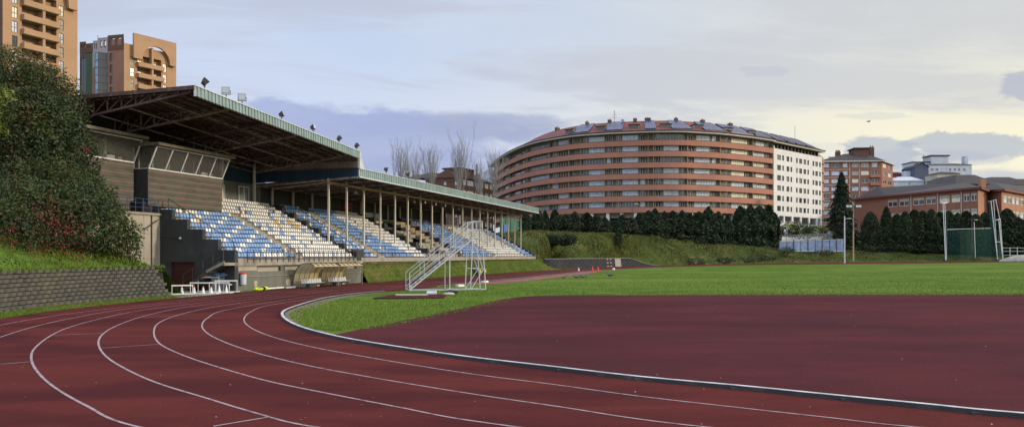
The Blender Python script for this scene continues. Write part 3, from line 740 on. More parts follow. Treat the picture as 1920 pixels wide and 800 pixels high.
for i in range(59):
    for r_ in range(5):
        a_, b_ = rowsC[i], rowsC[i + 1]; k0 = r_ / 5; k1 = k0 + .12
        if i % 2 == r_ % 2:
            q = a_[0].lerp(a_[1], k0 + .05); w = a_[0].lerp(a_[1], k0 + .17); e = b_[0].lerp(b_[1], k0 + .17); f_ = b_[0].lerp(b_[1], k0 + .05)
            d = Vector((0, -.10, 0)); m_ = 'cribpale' if i in (36, 38, 41, 42, 43) else 'cribbar'
            mb.hexa([q + d, f_ + d, f_, q, w + d, e + d, e, w], m_)
    a_, b_ = rowsC[i], rowsC[i + 1]
    mg.bar(a_[1] + Vector((0, 0, .04)), b_[1] + Vector((0, 0, .04)), .25, .09, 'cribcap')
root = empty('crib_wall', tuple(pts_f[0]), 0, 'dark latticed concrete crib wall at the foot of the grass embankment', 'retaining wall')
for o_, nm in ((crib, 'wall_face'), (mb.build('lattice'), 'lattice'), (mg.build('coping'), 'coping')):
    o_.parent = root; o_.matrix_parent_inverse = root.matrix_basis.inverted()

# ---------------------------------------------------------------- split-block retaining wall on the left
mb = MB(); rr = random.Random(9)
wl = resample(catmull(wall_pts, 10), 400)
L = [0]
for a_, b_ in zip(wl[:-1], wl[1:]): L.append(L[-1] + (b_ - a_).length)
tot = L[-1]
def on_wall(d):
    d = min(max(d, 0), tot); i = min(range(len(L)), key=lambda q: abs(L[q] - d)); 
    i = min(i, len(L) - 2); k = (d - L[i]) / (L[i + 1] - L[i]); dirv = (wl[i + 1] - wl[i]).normalized()
    return wl[i] + (wl[i + 1] - wl[i]) * k, dirv, Vector((dirv.y, -dirv.x, 0))
BWd, BHt, NC = 0.46, 0.185, 9
def wall_top(d): return NC * BHt
for c in range(NC):
    d = (c % 2) * BWd / 2 + 0.0
    end = tot - c * 0.10
    while d < end:
        p, dr, nv = on_wall(d); w = BWd * 0.85; setb = c * 0.045
        j = rr.uniform(-.015, .015)
        f0 = p - dr * (w / 2) + nv * (-setb + j); f1 = p + dr * (w / 2) + nv * (-setb + j)
        c0, c1 = p - dr * (w * .30) + nv * (.11 - setb + j), p + dr * (w * .30) + nv * (.11 - setb + j)
        z0, z1 = c * BHt + .030, (c + 1) * BHt - .002
        bk = -nv * .3
        vs = [Vector((q.x, q.y, z)) for z in (z0, z1) for q in (f0, c0, c1, f1, f1 + bk, f0 + bk)]
        mb.mesh(vs, [(0, 1, 7, 6), (1, 2, 8, 7), (2, 3, 9, 8), (3, 4, 10, 9), (5, 0, 6, 11), (6, 7, 8, 9, 10, 11), (5, 4, 3, 2, 1, 0)], 'block')
        d += BWd
root = empty('block_wall', tuple(wall_pts[2]), 0, 'grey split-face block retaining wall below the ivy covered slope', 'retaining wall')
o_ = mb.build('block_course'); o_.parent = root; o_.matrix_parent_inverse = root.matrix_basis.inverted()
mb = MB()
bkf = [on_wall(tot * i / 60) for i in range(61)]
for (p, d, nv), (p2, d2, nv2) in zip(bkf[:-1], bkf[1:]):
    a0, a1 = p - nv * .22, p2 - nv2 * .22
    t0, t1 = p - nv * .50, p2 - nv2 * .50
    mb.poly([(a0.x, a0.y, 0), (a1.x, a1.y, 0), (t1.x, t1.y, 1.60), (t0.x, t0.y, 1.60)], 'black')
o_ = mb.build('wall_core'); o_.parent = root; o_.matrix_parent_inverse = root.matrix_basis.inverted()

# grass slope behind the block wall, climbing to the bushes
rowsL = []
for j in range(14):
    k = j / 13; row = []
    for i in range(61):
        p, d, nv = on_wall(tot * i / 60)
        q = p - nv * (0.30 + 13 * k); fall = 1 - sstep(i / 60, 0.92, 1.0) * .15
        z = (1.62 + 5.5 * sstep(k, -0.35, 1.0) - 5.5 * sstep(0, -.35, 1.0)) * fall + .10 * mnoise.noise(Vector((q.x * .5, q.y * .5, 0)))
        row.append(Vector((q.x, q.y, z)))
    rowsL.append(row)
tag(loft('left_grass_slope', rowsL, 'bankbright'), kind='structure')
# the bank returns down to the yard beside the garage
endr = [[r_[-1] for r_ in rowsL], [Vector((r_[-1].x + .5 + .6 * j / 13, r_[-1].y + 1.2 + 1.6 * j / 13, 0.0)) for j, r_ in enumerate(rowsL)]]
tag(loft('yard_grass_slope', endr, 'bankbright'), kind='structure')
mb = MB()
for _ in range(16000):
    i = rr.random() * 59.9; j = rr.random() ** 1.3 * 9; ii, jj = int(i), int(j)
    p = rowsL[jj][ii].lerp(rowsL[jj][ii + 1], i - ii).lerp(rowsL[jj + 1][ii], j - jj)
    tuft(mb, p.x, p.y, p.z - .03, rr.uniform(.06, .20) * (1 + mnoise.noise(p * .7)), 'bright' if rr.random() < .7 else 'bankblade', rr)
for _ in range(1600):
    p, d, nv = on_wall(rr.random() * tot); q = p - nv * .3
    tuft(mb, q.x, q.y, 1.58, rr.uniform(.10, .22), 'bright', rr)
tag(mb.build('bank_weeds'), 'bright green weeds and grass along the top of the block wall', 'weeds', kind='stuff')
mb = MB()
for _ in range(9000):
    i = rr.random() * 399; ii = int(i); p = wl[ii]; q = nearest(outer, p) if ii % 1 == 0 else p
    v = p.lerp(q, rr.random())
    tuft(mb, v.x, v.y, 0.02, rr.uniform(.02, .07), 'bright', rr)
tag(mb.build('verge_grass'), 'mossy grass strip between the track and the block wall', 'grass', kind='stuff')

# ================================================================ GRANDSTAND (local axes: x = t towards the track, y = s along the stand)
SB = (O2.x, O2.y, 0)
stand = empty('grandstand', SB, ST_ROT, 'long concrete grandstand with blue and white seats under green edged roofs', 'grandstand')
RUN, RISE, Z0, T0, NR_ = 0.6, 0.326, 2.10, -0.35, 14
def tz(k): return Z0 + RISE * k
def tt_(k): return T0 - RUN * k
SE = 69.0

# terraces
mb = MB()
def tiers(s0, s1, k0, k1):
    for k in range(k0, k1):
        x1 = tt_(k) + .28; x0 = x1 - RUN - .02
        mb.box(x0, x1, s0, s1, tz(k) - RISE - .05, tz(k), 'conc')
tiers(0.35, 15.1, 0, NR_); tiers(15.9, 30.2, 0, NR_); tiers(39.2, SE - .5, 0, NR_)
tiers(30.2, 39.2, 0, 2)
for k in range(NR_):      # vomitory landings between the two blocks
    if k in (4, 5, 8, 9): mb.box(tt_(k) - .3, tt_(k) + .3, 31.5 + (k % 3), 38, tz(k) - .5, tz(k) - .1, 'conc')
# half-height aisle steps
for s0, s1 in ((7.05, 7.85), (19.35, 20.5), (50.0, 50.8), (63.8, 64.5)):
    for k in range(NR_ - 1):
        mb.box(tt_(k) - .32, tt_(k) - .02, s0, s1, tz(k) + .002, tz(k) + RISE / 2, 'conc')
mb.build('terrace', stand)
# deck slab at the front and front wall
mb = MB()
mb.box(-0.95, 0.0, 0.0, 16.0, 1.62, 1.83, 'conc'); mb.box(-0.95, -0.35, 16.0, SE, 1.55, 1.80, 'conc')
mb.build('deck', stand)
mb = MB()
rects = [(2.4 + 4.2 * 0 , 4.9, 1.22, 1.55), (5.4, 8.3, 1.22, 1.55), (8.8, 11.6, 1.22, 1.55), (12.2, 15.2, 1.22, 1.55)]
openwall(mb, 0.0, 16.0, 0.0, 1.62, rects, lambda x, d, z: (-0.12 - d, x, z), 'concgreen', 0.22)
for r in rects: mb.poly([(-.30, r[0], r[2]), (-.30, r[1], r[2]), (-.30, r[1], r[3]), (-.30, r[0], r[3])], 'concpale')
mb.box(-1.2, -.12, 0.0, 1.6, 1.45, 1.62, 'concpale'); mb.box(-.125, -.10, 0.02, 2.3, 1.30, 1.62, 'concpale')
for y, z, a, b in ((2.2, .42, .17, .26), (5.8, .40, .30, .27)):
    pts = [(-.108, y + a * math.cos(q) * (1 + .15 * math.sin(3 * q)), z + b * math.sin(q) * (1 + .1 * math.cos(2 * q))) for q in [2 * math.pi * i / 14 for i in range(14)]]
    mb.poly(pts, 'patch')
mb.box(-.12, -.07, .0, 16, .90, .93, 'conc')
mb.box(-9.46, -9.3, 0, SE, 0, 6.05, 'charcoal')
mb.build('front_wall', stand)

# stepped end wall with its garage door, and the stepped dividers
def stepped(mb, s0, s1, over, m, k_hi=NR_, per=2, start=0, zb=0.0, t_front=0.0, capm=None):
    t = t_front; k = start
    while k < k_hi:
        x1 = t_front if k == start else tt_(k) + .30
        x0 = tt_(min(k + per, k_hi)) + .30
        top = tz(min(k + per - 1, NR_ - 1)) + over
        mb.box(x0, x1, s0, s1, zb, top, m)
        if capm: mb.box(x0 - .0, x1, s0 - .004 * 0, s1 + .004, top + .001, top + .03, capm)
        k += per
# end wall as one stepped face with the door opening cut out
prof = []
k = 0
while k < 12:
    x1 = 0.0 if k == 0 else tt_(k) + .30; x0 = tt_(k + 2) + .30 if k < 10 else -5.8
    prof.append((x0, x1, tz(k + 1) + .22 if k else 2.62)); k += 2
    if x0 <= -5.8: break
mb = MB()
door = (-4.95, -3.05, 0.0, 1.86)
for x0, x1, top in prof:
    x0 = max(x0, -5.8)
    rs = []
    a, b = max(door[0], x0), min(door[1], x1)
    if b > a:
        if a > x0: mb.box(x0, a, 0.0, .3, 0, top, 'charcoal')
        if b < x1: mb.box(b, x1, 0.0, .3, 0, top, 'charcoal')
        mb.box(a, b, 0.0, .3, door[3], top, 'charcoal')
    else: mb.box(x0, x1, 0.0, .3, 0, top, 'charcoal')
mb.box(-5.8, 0.0, .304, .34, 1.2, 2.0, 'charcoal')
ew = mb.build('end_wall', stand)
mb = MB()
for i in range(16):
    z = i * 1.86 / 16
    mb.box(door[0], door[1], .14 + (i % 2) * .0, .18, z, z + 1.86 / 16 - .018, 'doorred'); mb.box(door[0], door[1], .16, .2, z, z + .12, 'doorred')
mb.build('roller_door', stand)
# pale concrete retaining block behind the garage wall with its landing
mb = MB()
mb.box(-6.1, -5.8, -9.0, 0.0, 0, 4.85, 'concpale')
mb.box(-9.0, -5.68, -9.0, 0.30, 4.85, 5.0, 'conc')
for y in (-1.35, -3.6): mb.box(-5.8, -5.785, y, y + .03, 0, 4.85, 'conc')
for z in (2.05, 3.65): mb.box(-5.8, -5.787, -9, 0, z, z + .03, 'conc')
mb.tube((-5.74, -.75, 0), (-5.74, -.75, 4.85), .035, 'rail')
mb.tube((-5.70, 0, 3.55), (-4.1, -.06, 3.35), .03, 'rail'); mb.tube((-5.6, -.3, 4.6), (-6.2 + .6, -1.5, 3.9), .03, 'rail')
mb.build('concrete_block_wall', stand)
mb = MB(); mb.ell((-4.1, -.1, 3.38), (.08, .10, .08), 'whitepaint'); mb.build('wall_lamp', stand)
mb = MB()
stepped(mb, 15.1, 15.5, .22, 'charcoal', start=0, t_front=-.15, zb=1.0)
mb.box(-.6, -.12, 15.1, 16.4, 1.83, 2.75, 'charcoal')
mb.build('divider', stand)
for s0 in (30.2, 38.8):
    mb = MB(); stepped(mb, s0, s0 + .4, .25, 'charcoal', start=1, t_front=-.6, zb=1.0); mb.build('divider', stand)
mb = MB(); stepped(mb, SE - .5, SE, .35, 'charcoal', start=0, t_front=-.35, zb=0.0, per=1); mb.build('end_wall', stand)
# vomitory block with yellow edged steps
mb = MB()
for k in range(2, 13):
    mb.box(tt_(k) - .3, tt_(k) + .3, 30.6, 33.2, tz(k) - .55, tz(k) - .05, 'charcoal' if k % 3 else 'conc')
    mb.box(tt_(k) - .3, tt_(k) + .3, 36.4, 38.8, tz(k) - .35, tz(k) + .05, 'conc')
    if k > 6: mb.box(tt_(k) + .28, tt_(k) + .33, 36.8, 38.8, tz(k) - .10, tz(k) + .07, 'ochre')
mb.box(-4.0, -2.6, 33.2, 36.4, 2.2, 3.3, 'concpale'); mb.box(-6.2, -4.8, 33.6, 35.2, 2.2, 4.3, 'conc')
mb.build('stairwell', stand)

# ---- seats
SP = 0.29
def seat_mesh(mb, x, y, z, m):
    w = .100
    # shell: pan and back in one bent sheet with a small lip
    p = [(.20, .025), (.17, .045), (-.02, .02), (-.06, .08), (-.10, .25), (-.095, .27), (-.125, .26), (-.09, .04), (-.04, -.02), (.17, .01)]
    L = [(x + a, y - w * (1 if b < .2 else .92), z + .08 + b) for a, b in p]; Rr = [(x + a, y + w * (1 if b < .2 else .92), z + .08 + b) for a, b in p]
    n = len(p); mb.mesh(L + Rr, [(i, (i + 1) % n, n + (i + 1) % n, n + i) for i in range(n)] + [tuple(range(n - 1, -1, -1)), tuple(range(n, 2 * n))], m)
    mb.box(x - .03, x + .03, y - .03, y + .03, z, z + .11, 'rail')
def seat_color(sec, k, i, ns, rr):
    r = rr.random()
    if sec == 'A':
        return 'seatw' if (i % 9 in (3, 4) if k % 2 else i % 9 in (7, 8)) or (k == 9 and 4 <= i < 10) or (k == 0 and 10 <= i < 16) else ('seaty' if k in (7,) and i in (4, 5) else 'seatb')
    if sec == 'B':
        if k in (7, 8) and i % 7 in (3, 4, 5) and i > 5 - k // 8: return 'seaty' if rr.random() < .8 else 'seatw'
        if (i + 2 * k) % 15 in (0, 1) and 3 < k < 12: return 'seatb'
        return 'seatb' if r < .03 else 'seatw'
    if sec == 'C': return 'seatb' if r < .75 else 'seatw'
    if sec == 'D':
        lim = ns * (0.62 - .028 * k) 
        if k > 11: lim = ns * (.35 if k == 12 else .5)
        return 'seatb' if i < lim and r > .04 else ('seatb' if r < .03 else 'seatw')
    if sec == 'E': return 'seatw' if r < .07 else ('seatb' if r < .97 else 'seatr')
    if sec == 'F': return 'seatb' if r < .06 else ('seatr' if r > .985 else 'seatw')
    if sec == 'G': return 'seatb' if r > .05 else 'seatw'
    if sec == 'Y': return 'seaty' if r < .8 else 'seatr'
seats = []
rr = random.Random(77)
for sec, s0, s1, k0, k1 in (('A', .55, 7.0, 0, 10), ('B', 8.0, 15.0, 0, 14), ('C', 16.2, 19.3, 0, 14), ('D', 20.6, 29.8, 0, 14), ('E', 39.6, 49.9, 0, 14), ('Y', 50.0, 50.6, 1, 13), ('F', 50.9, 63.6, 0, 13), ('Y', 63.7, 64.0, 2, 12), ('G', 64.3, 68.3, 0, 12)):
    for k in range(k0, k1):
        a, b = s0, s1
        if sec == 'B' and k > 9: a = max(a, 6.3 if k > 9 else a); a = 6.6 if k > 9 else a
        if sec == 'A': a = s0 + (0 if k > 8 else .0)
        if sec == 'E' and k == 13: b = 48
        ns = int((b - a) / SP)
        for i in range(ns):
            if rr.random() < .012: continue
            seats.append((tt_(k) - .02, a + SP * (i + .5), tz(k), seat_color(sec, k, i, ns, rr)))
proto = {}
for m_ in ('seatw', 'seatb', 'seaty', 'seatr'):
    mb = MB(); seat_mesh(mb, 0, 0, 0, m_); proto[m_] = mb
key = sorted(range(len(seats)), key=lambda i: (Vector((W(seats[i][0], seats[i][1]).x, W(seats[i][0], seats[i][1]).y))).length)
first = set(key[:100]); shared = {}
mb = MB()
for i, (t, s, z, m_) in enumerate(seats):
    if i in first:
        if m_ not in shared: shared[m_] = proto[m_].build('seat', stand); o_ = shared[m_]
        else:
            o_ = shared[m_].copy(); col.objects.link(o_); o_.parent = stand
        o_.location = (t, s, z)
    else: seat_mesh(mb, t, s, z, m_)
tag(mb.build('seats', stand), kind='stuff')

# ---- railings
mb = MB()
def railrun(mb, pts, h, step, m='rail', r=.022, mid=(.5,), posts=True):
    for a, b in zip(pts[:-1], pts[1:]):
        a, b = Vector(a), Vector(b); n = max(1, int((b - a).length / step))
        if posts:
            for i in range(n + 1):
                p = a.lerp(b, i / n); mb.tube(p, p + Vector((0, 0, h)), r, m, 5)
        for k in (1.0,) + mid: mb.tube(a + Vector((0, 0, h * k)), b + Vector((0, 0, h * k)), r * .8, m, 5)
railrun(mb, [(-.04, 1.3, 1.83), (-.04, 15.2, 1.83)], .80, .62, mid=(.28,), r=.028)
mb.tube((-.04, 0.05, 1.83), (-.04, .05, 2.9), .035, 'rail')
railrun(mb, [(-.04, 5.9, 1.83), (-.04, 6.9, 1.83)], 1.1, 1.0, r=.021)
mb.build('front_railing', stand)
mb = MB(); railrun(mb, [(-.42, 16.4, 1.80), (-.42, 68.5, 1.80)], .74, .72, mid=(.3,), r=.028)
railrun(mb, [(-.42, 21.5, 1.8), (-.42, 22.7, 1.8)], 1.05, .6, r=.02); mb.build('front_railing', stand)
mb = MB()
pA = [(-5.6, .5, 5.55), (-.5, .5, 2.62)]
mb.path([(pA[0][0], .5, 6.0), (pA[1][0], .5, 3.15)], .025, 'rail')
for i in range(7):
    q = Vector((pA[0][0], .5, 6.0)).lerp(Vector((pA[1][0], .5, 3.15)), i / 6); mb.tube((q.x, q.y, q.z - .75), q, .022, 'rail')
mb.build('stair_railing', stand)
for s0 in (15.9, 39.5):
    mb = MB(); a, b = Vector((-7.6, s0, 7.1)), Vector((-.4, s0, 2.9)); mb.tube(a, b, .025, 'rail')
    for i in range(6): q = a.lerp(b, i / 5); mb.tube((q.x, q.y, q.z - .8), q, .022, 'rail')
    mb.build('stair_railing', stand)
mb = MB()
railrun(mb, [(-5.75, -4.5, 5.0), (-5.75, -.2, 5.0)], .85, .55, 'bluerail', .02, (.35, .68))
mb.build('landing_railing', stand)
mb = MB(); mb.box(-7.0, -6.1, -1.2, -.3, 5.0, 5.75, 'black'); mb.build('landing_cabinet', stand)

# ---- metal staircase down the end wall
mb = MB()
n = 9
for i in range(n):
    k = i / (n - 1); x = -3.0 + 2.55 * k; z = .22 + 1.58 * k
    mb.box(x - .15, x + .17, -.95, -.06, z, z + .05, 'rail')
mb.bar((-3.2, -.98, .05), (-.35, -.98, 1.85), .05, .20, 'rail'); mb.bar((-3.2, -.05, .05), (-.35, -.05, 1.85), .05, .20, 'rail')
mb.box(-.45, .05, -1.0, -.02, 1.66, 1.83, 'conc'); mb.bar((-1.3, -.99, 1.28), (.05, -.99, 1.86), .06, .17, 'conc')
for i in range(5):
    k = i / 4; x = -3.1 + 3.05 * k; z = .10 + 1.75 * k
    mb.tube((x, -.98, z), (x, -.98, z + .95), .022, 'rail')
mb.tube((-3.1, -.98, 1.05), (-.05, -.98, 2.80), .022, 'rail'); mb.tube((-3.1, -.98, .60), (-.05, -.98, 2.35), .018, 'rail')
mb.build('staircase', stand)

# ---- rear wall with windows and doors
mb = MB()
mb.box(-9.7, -9.5, 6.1, 15.2, 6.3, 8.3, 'concgreen'); mb.box(-9.72, -9.46, 6.1, 15.2, 8.3, 11.2, 'bluepanel')
for i in range(46): mb.box(-9.46, -9.43, 6.1 + i * .2, 6.2 + i * .2, 8.3, 11.1, 'bluepanel')
mb.box(-9.7, -9.5, 15.2, 56.0, 6.3, 8.6, 'backwall'); mb.box(-9.7, -9.5, -5.4, 6.1, 4.9, 10.2, 'backwall'); mb.box(-9.7, -9.5, -3.9, 6.1, 10.2, 11.5, 'backwall')
mb.box(-9.5, -8.3, 0.3, SE, 6.1, 6.28, 'conc')
mb.build('rear_wall', stand)
for s0, s1, z0, z1 in ((9.0, 10.6, 6.7, 7.9), (12.3, 13.6, 6.4, 8.0)):
    mb = MB(); window(mb, (s0, s1, z0, z1), lambda x, d, z: (-9.40 - d, x, z), .05, 'glassgrey', nmul=1, fw=.06); mb.build('window', stand)
mb = MB(); mb.box(-9.48, -9.40, 32.8, 36.5, 5.4, 7.0, 'greywhite'); mb.box(-9.40, -9.37, 33.2, 34.5, 5.5, 6.2, 'glassgrey'); mb.build('notice_board', stand)
mb = MB(); mb.box(-9.48, -9.38, 28.6, 30.4, 6.5, 7.9, 'maroon')
for i in range(6): mb.box(-9.38, -9.35, 28.7, 30.3, 6.6 + i * .2, 6.7 + i * .2, 'red' if i % 2 else 'maroon')
mb.build('banner_board', stand)

# ---- roofs
def r1z(t, s): return 11.96 - .067 * (s + 3.95) - .0 * t
A0, A1 = -3.95, 14.5
mb = MB()
NQ = 60
for i in range(NQ):
    a, b = A0 + (A1 - A0) * i / NQ, A0 + (A1 - A0) * (i + 1) / NQ
    dz = .0 if i % 2 else .04
    mb.hexa([(-10.4, a, r1z(0, a) - .16 + dz), (.42, a, r1z(0, a) - .16 + dz), (.42, b, r1z(0, b) - .16 + dz), (-10.4, b, r1z(0, b) - .16 + dz),
             (-10.4, a, r1z(0, a) - .06), (.42, a, r1z(0, a) - .06), (.42, b, r1z(0, b) - .06), (-10.4, b, r1z(0, b) - .06)], 'under')
mb.build('upper_roof', stand)
def corrug(mb, t0, s0, s1, zf0, zf1, m, pitch=.30, dep=.05):
    n = int((s1 - s0) / pitch) * 2
    for i in range(n):
        a, b = s0 + (s1 - s0) * i / n, s0 + (s1 - s0) * (i + 1) / n
        t = t0 + (dep if i % 2 else 0); tn = t0 + (0 if i % 2 else dep)
        mb.poly([(t, a, zf0(a)), (t, b, zf0(b)), (t, b, zf1(b)), (t, a, zf1(a))], m)
        mb.poly([(t, b, zf0(b)), (tn, b, zf0(b)), (tn, b, zf1(b)), (t, b, zf1(b))], m)
mb = MB(); corrug(mb, .45, A0, A1, lambda s: r1z(0, s) - .56, lambda s: r1z(0, s), 'fascia')
mb.box(.38, .47, A0 - .03, A0, r1z(0, A0) - .6, r1z(0, A0) + .02, 'flash')
for i in range(40):
    a, b = A0 + (A1 - A0) * i / 40, A0 + (A1 - A0) * (i + 1) / 40
    mb.hexa([(.34, a, r1z(0, a) - .01), (.53, a, r1z(0, a) - .01), (.53, b, r1z(0, b) - .01), (.34, b, r1z(0, b) - .01), (.34, a, r1z(0, a) + .05), (.53, a, r1z(0, a) + .05), (.53, b, r1z(0, b) + .05), (.34, b, r1z(0, b) + .05)], 'flash')
    mb.hexa([(.36, a, r1z(0, a) - .60), (.42, a, r1z(0, a) - .60), (.42, b, r1z(0, b) - .60), (.36, b, r1z(0, b) - .60), (.36, a, r1z(0, a) - .10), (.42, a, r1z(0, a) - .10), (.42, b, r1z(0, b) - .10), (.36, b, r1z(0, b) - .10)], 'steel')
mb.build('fascia', stand)
mb = MB(); mb.box(-10.4, .42, A0 - .08, A0, r1z(0, A0) - .20, r1z(0, A0) + .03, 'steel'); mb.build('gable_edge', stand)
# end closure at the step between the two roofs
mb = MB()
ze = r1z(0, A1)
for i in range(80):
    a, b = -9.5 + 9.9 * i / 80, -9.5 + 9.9 * (i + 1) / 80; y = A1 + (.05 if i % 2 else 0)
    mb.poly([(a, y, 9.35), (b, y, 9.35), (b, y, ze - .1), (a, y, ze - .1)], 'brownclad'); mb.poly([(b, A1, 9.35), (b, A1 + .05, 9.35), (b, A1 + .05, ze - .1), (b, A1, ze - .1)], 'brownclad')
    mb.poly([(a, y - .1, 8.45), (b, y - .1, 8.45), (b, y - .1, 9.35), (a, y - .1, 9.35)], 'bluepanel'); mb.poly([(b, A1 - .1, 8.45), (b, A1 - .05, 8.45), (b, A1 - .05, 9.35), (b, A1 - .1, 9.35)], 'bluepanel')
mb.box(-9.5, .4, A1 + .06, A1 + .12, 8.6, ze - .05, 'steel')
mb.box(-9.5, .4, A1 - .12, A1 - .06, 9.33, 9.42, 'steel'); mb.box(-9.5, .4, A1 - .12, A1, 9.95, 10.03, 'steel')
mb.build('roof_end_wall', stand)
mb = MB()
mb.hexa([(.36, A1 + .0, 9.38), (.56, A1, 9.30), (.56, A1 + .75, 9.30), (.36, A1 + .75, 9.38), (.36, A1 - .02, ze + .05), (.56, A1 - .02, ze + .03), (.56, A1 + .16, ze + .03), (.36, A1 + .16, ze + .05)], 'flash')
mb.build('end_flashing', stand)
# trusses of the high roof
def truss(s, zt_f, zbk, tb=-9.4, tf=.32, m='steel', r=.06):
    mb = MB(); top = lambda t: zt_f(t); n = 9
    bot = lambda t: (zt_f(tf) - .22) + (zbk - (zt_f(tf) - .22)) * (tf - t) / (tf - tb)
    mb.bar((tf, s, top(tf) - .24), (tb, s, top(tb) - .24), .12, .12, m)
    mb.bar((tf, s, bot(tf)), (tb, s, bot(tb)), .14, .13, m if True else m)
    for i in range(1, n + 1):
        t = tf + (tb - tf) * i / n; tp = tf + (tb - tf) * (i - 1) / n
        mb.bar((t, s, bot(t)), (t, s, top(t) - .24), .07, .07, m)
        mb.bar((tp, s, top(tp) - .24), (t, s, bot(t)), .06, .06, m)
    return mb.build('truss', stand)
for i in range(6):
    s = -3.75 + i * 3.62; o_ = truss(s, lambda t, s=s: r1z(t, s), r1z(0, s) - 1.45, m='steel' if i == 0 else 'steelgrey' if i % 2 else 'steel')
mb = MB()
for j in range(12):
    t = .1 - j * .85
    mb.bar((t, A0, r1z(0, A0) - .28), (t, A1, r1z(0, A1) - .28), .07, .12, 'steel')
for j in range(4):      # longitudinal braces and lower ties
    t = -2.4 - j * 2.3; d = .22 + (.32 - t) / 9.72 * 1.23
    for i in range(5):
        s = -3.75 + i * 3.62
        mb.bar((t, s, r1z(0, s) - d), (t, s + 3.62, r1z(0, s + 3.62) - d), .07, .07, 'steelgrey')
        mb.bar((t, s, r1z(0, s) - d), (t, s + 1.81, r1z(0, s + 1.81) - .3), .05, .05, 'steel'); mb.bar((t, s + 3.62, r1z(0, s + 3.62) - d), (t, s + 1.81, r1z(0, s + 1.81) - .3), .05, .05, 'steel')
for i in range(5):
    s = -3.75 + i * 3.62
    mb.bar((-.5, s, r1z(0, s) - .35), (-5, s + 3.62, r1z(0, s) - .95), .05, .05, 'steel'); mb.bar((-5, s, r1z(0, s) - .8), (-9.2, s + 3.62, r1z(0, s) - 1.5), .05, .05, 'steel')
mb.bar((-9.1, A0, 10.35), (-9.1, A1, 9.75), .14, .14, 'steelgrey')
mb.build('purlin', stand)
for s in (6.6, 9.8, 13.8):
    mb = MB(); mb.box(-9.2, -9.02, s, s + .16, 6.3, 10.0, 'post'); mb.build('rear_post', stand)
# low roof
B0, B1 = 14.62, 68.4
def r2z(t): return 8.75 + (t - .45) * .05
mb = MB()
NQ = 170
for i in range(NQ):
    a, b = B0 + (B1 - B0) * i / NQ, B0 + (B1 - B0) * (i + 1) / NQ; dz = 0 if i % 2 else .05
    mb.hexa([(-10.2, a, r2z(-10.2) + dz), (.42, a, r2z(.42) + dz), (.42, b, r2z(.42) + dz), (-10.2, b, r2z(-10.2) + dz), (-10.2, a, r2z(-10.2) + .12), (.42, a, r2z(.42) + .12), (.42, b, r2z(.42) + .12), (-10.2, b, r2z(-10.2) + .12)], 'under')
mb.build('lower_roof', stand)
mb = MB(); corrug(mb, .45, B0, B1, lambda s: 8.70, lambda s: 9.33, 'fascia', .34)
mb.box(.34, .53, B0, B1, 9.33, 9.38, 'flash'); mb.box(.40, .52, B0, B1, 8.60, 8.70, 'flash'); mb.box(-.4, .42, B1 - .05, B1, 8.65, 9.3, 'fascia'); mb.box(.36, .5, B0 - .05, B0 + .05, 8.6, 9.38, 'flash')
mb.poly([(-10.2, B1, r2z(-10.2)), (.4, B1, 8.65), (.4, B1, 9.3), (-10.2, B1, r2z(-10.2) + .5)], 'fascia')
mb.build('fascia', stand)
pole_s = [s_at(p, -2.3) for p in (616, 650, 682, 713, 740.5, 764.5, 788.5, 810, 829.5, 849, 867, 884, 899.5, 914, 928, 941, 953, 965, 976.5)]
mb = MB()
for i, s in enumerate([B0 + .15] + [x + .0 for x in pole_s]):
    mb.bar((.4, s, 8.62), (-9.6, s, r2z(-9.6) - .12), .09, .14, 'steelgrey')
    mb.bar((-2.3, s, 8.30), (-7.6, s, r2z(-7.6) - .45), .07, .07, 'steelgrey')
    for q in range(4):
        t = -2.6 - q * 1.3; mb.bar((t, s, 8.28 - (q * .09)), (t - .65, s, r2z(t) - .15), .04, .04, 'steel'); mb.bar((t - .65, s, r2z(t) - .15), (t - 1.3, s, 8.2 - q * .09), .04, .04, 'steel')
mb.build('rafter', stand)
mb = MB()
for j in range(11):
    t = .1 - j * .95; mb.bar((t, B0, r2z(t) - .06), (t, B1, r2z(t) - .06), .06, .09, 'steel')
mb.build('purlin', stand)
mb = MB(); mb.bar((-2.3, pole_s[0] - .1, 8.28), (-2.3, s_at(786, -2.3), 8.28), .14, .17, 'ochre'); mb.bar((-2.3, s_at(790, -2.3), 8.28), (-2.3, pole_s[-1] + .3, 8.28), .14, .17, 'ochre')
mb.build('pole_beam', stand)
for s in pole_s:
    mb = MB(); zb = tz(int((-2.3 - .28 - T0) / -RUN)) - .02
    mb.box(-2.37, -2.23, s - .07, s + .07, zb, 8.62, 'post'); mb.box(-2.5, -2.1, s - .15, s + .15, zb, zb + .05, 'steelgrey'); mb.box(-2.48, -2.12, s - .12, s + .12, 8.12, 8.19, 'steelgrey'); mb.build('roof_pole', stand)
for i in range(17):
    s = 16.4 + i * 3.1
    if s > 66: break
    mb = MB(); mb.box(-9.3, -9.14, s, s + .14, 6.2, 8.3, 'post'); mb.build('rear_post', stand)
mb = MB(); mb.bar((-9.2, 15, 8.15), (-9.2, 68, 8.15), .1, .1, 'steelgrey'); mb.build('rear_beam', stand)
for px in (667, 777, 860, 905):
    s = s_at(px, -2.9); mb = MB(); mb.tube((-2.9, s, 8.5), (-2.9, s, 8.0), .02, 'rail'); mb.lathe((-2.9, s, 7.80), [(.20, 0), (.16, .12), (.05, .22), (.03, .3)], 'lampglass', 10); mb.build('hanging_lamp', stand)
for px in (791, 811, 829):
    s = s_at(px, -2.3); mb = MB(); mb.box(-2.2, -1.9, s - .2, s + .2, 7.75, 8.05, 'rail'); mb.box(-1.9, -1.88, s - .16, s + .16, 7.79, 8.01, 'lampglass'); mb.build('spotlight', stand)

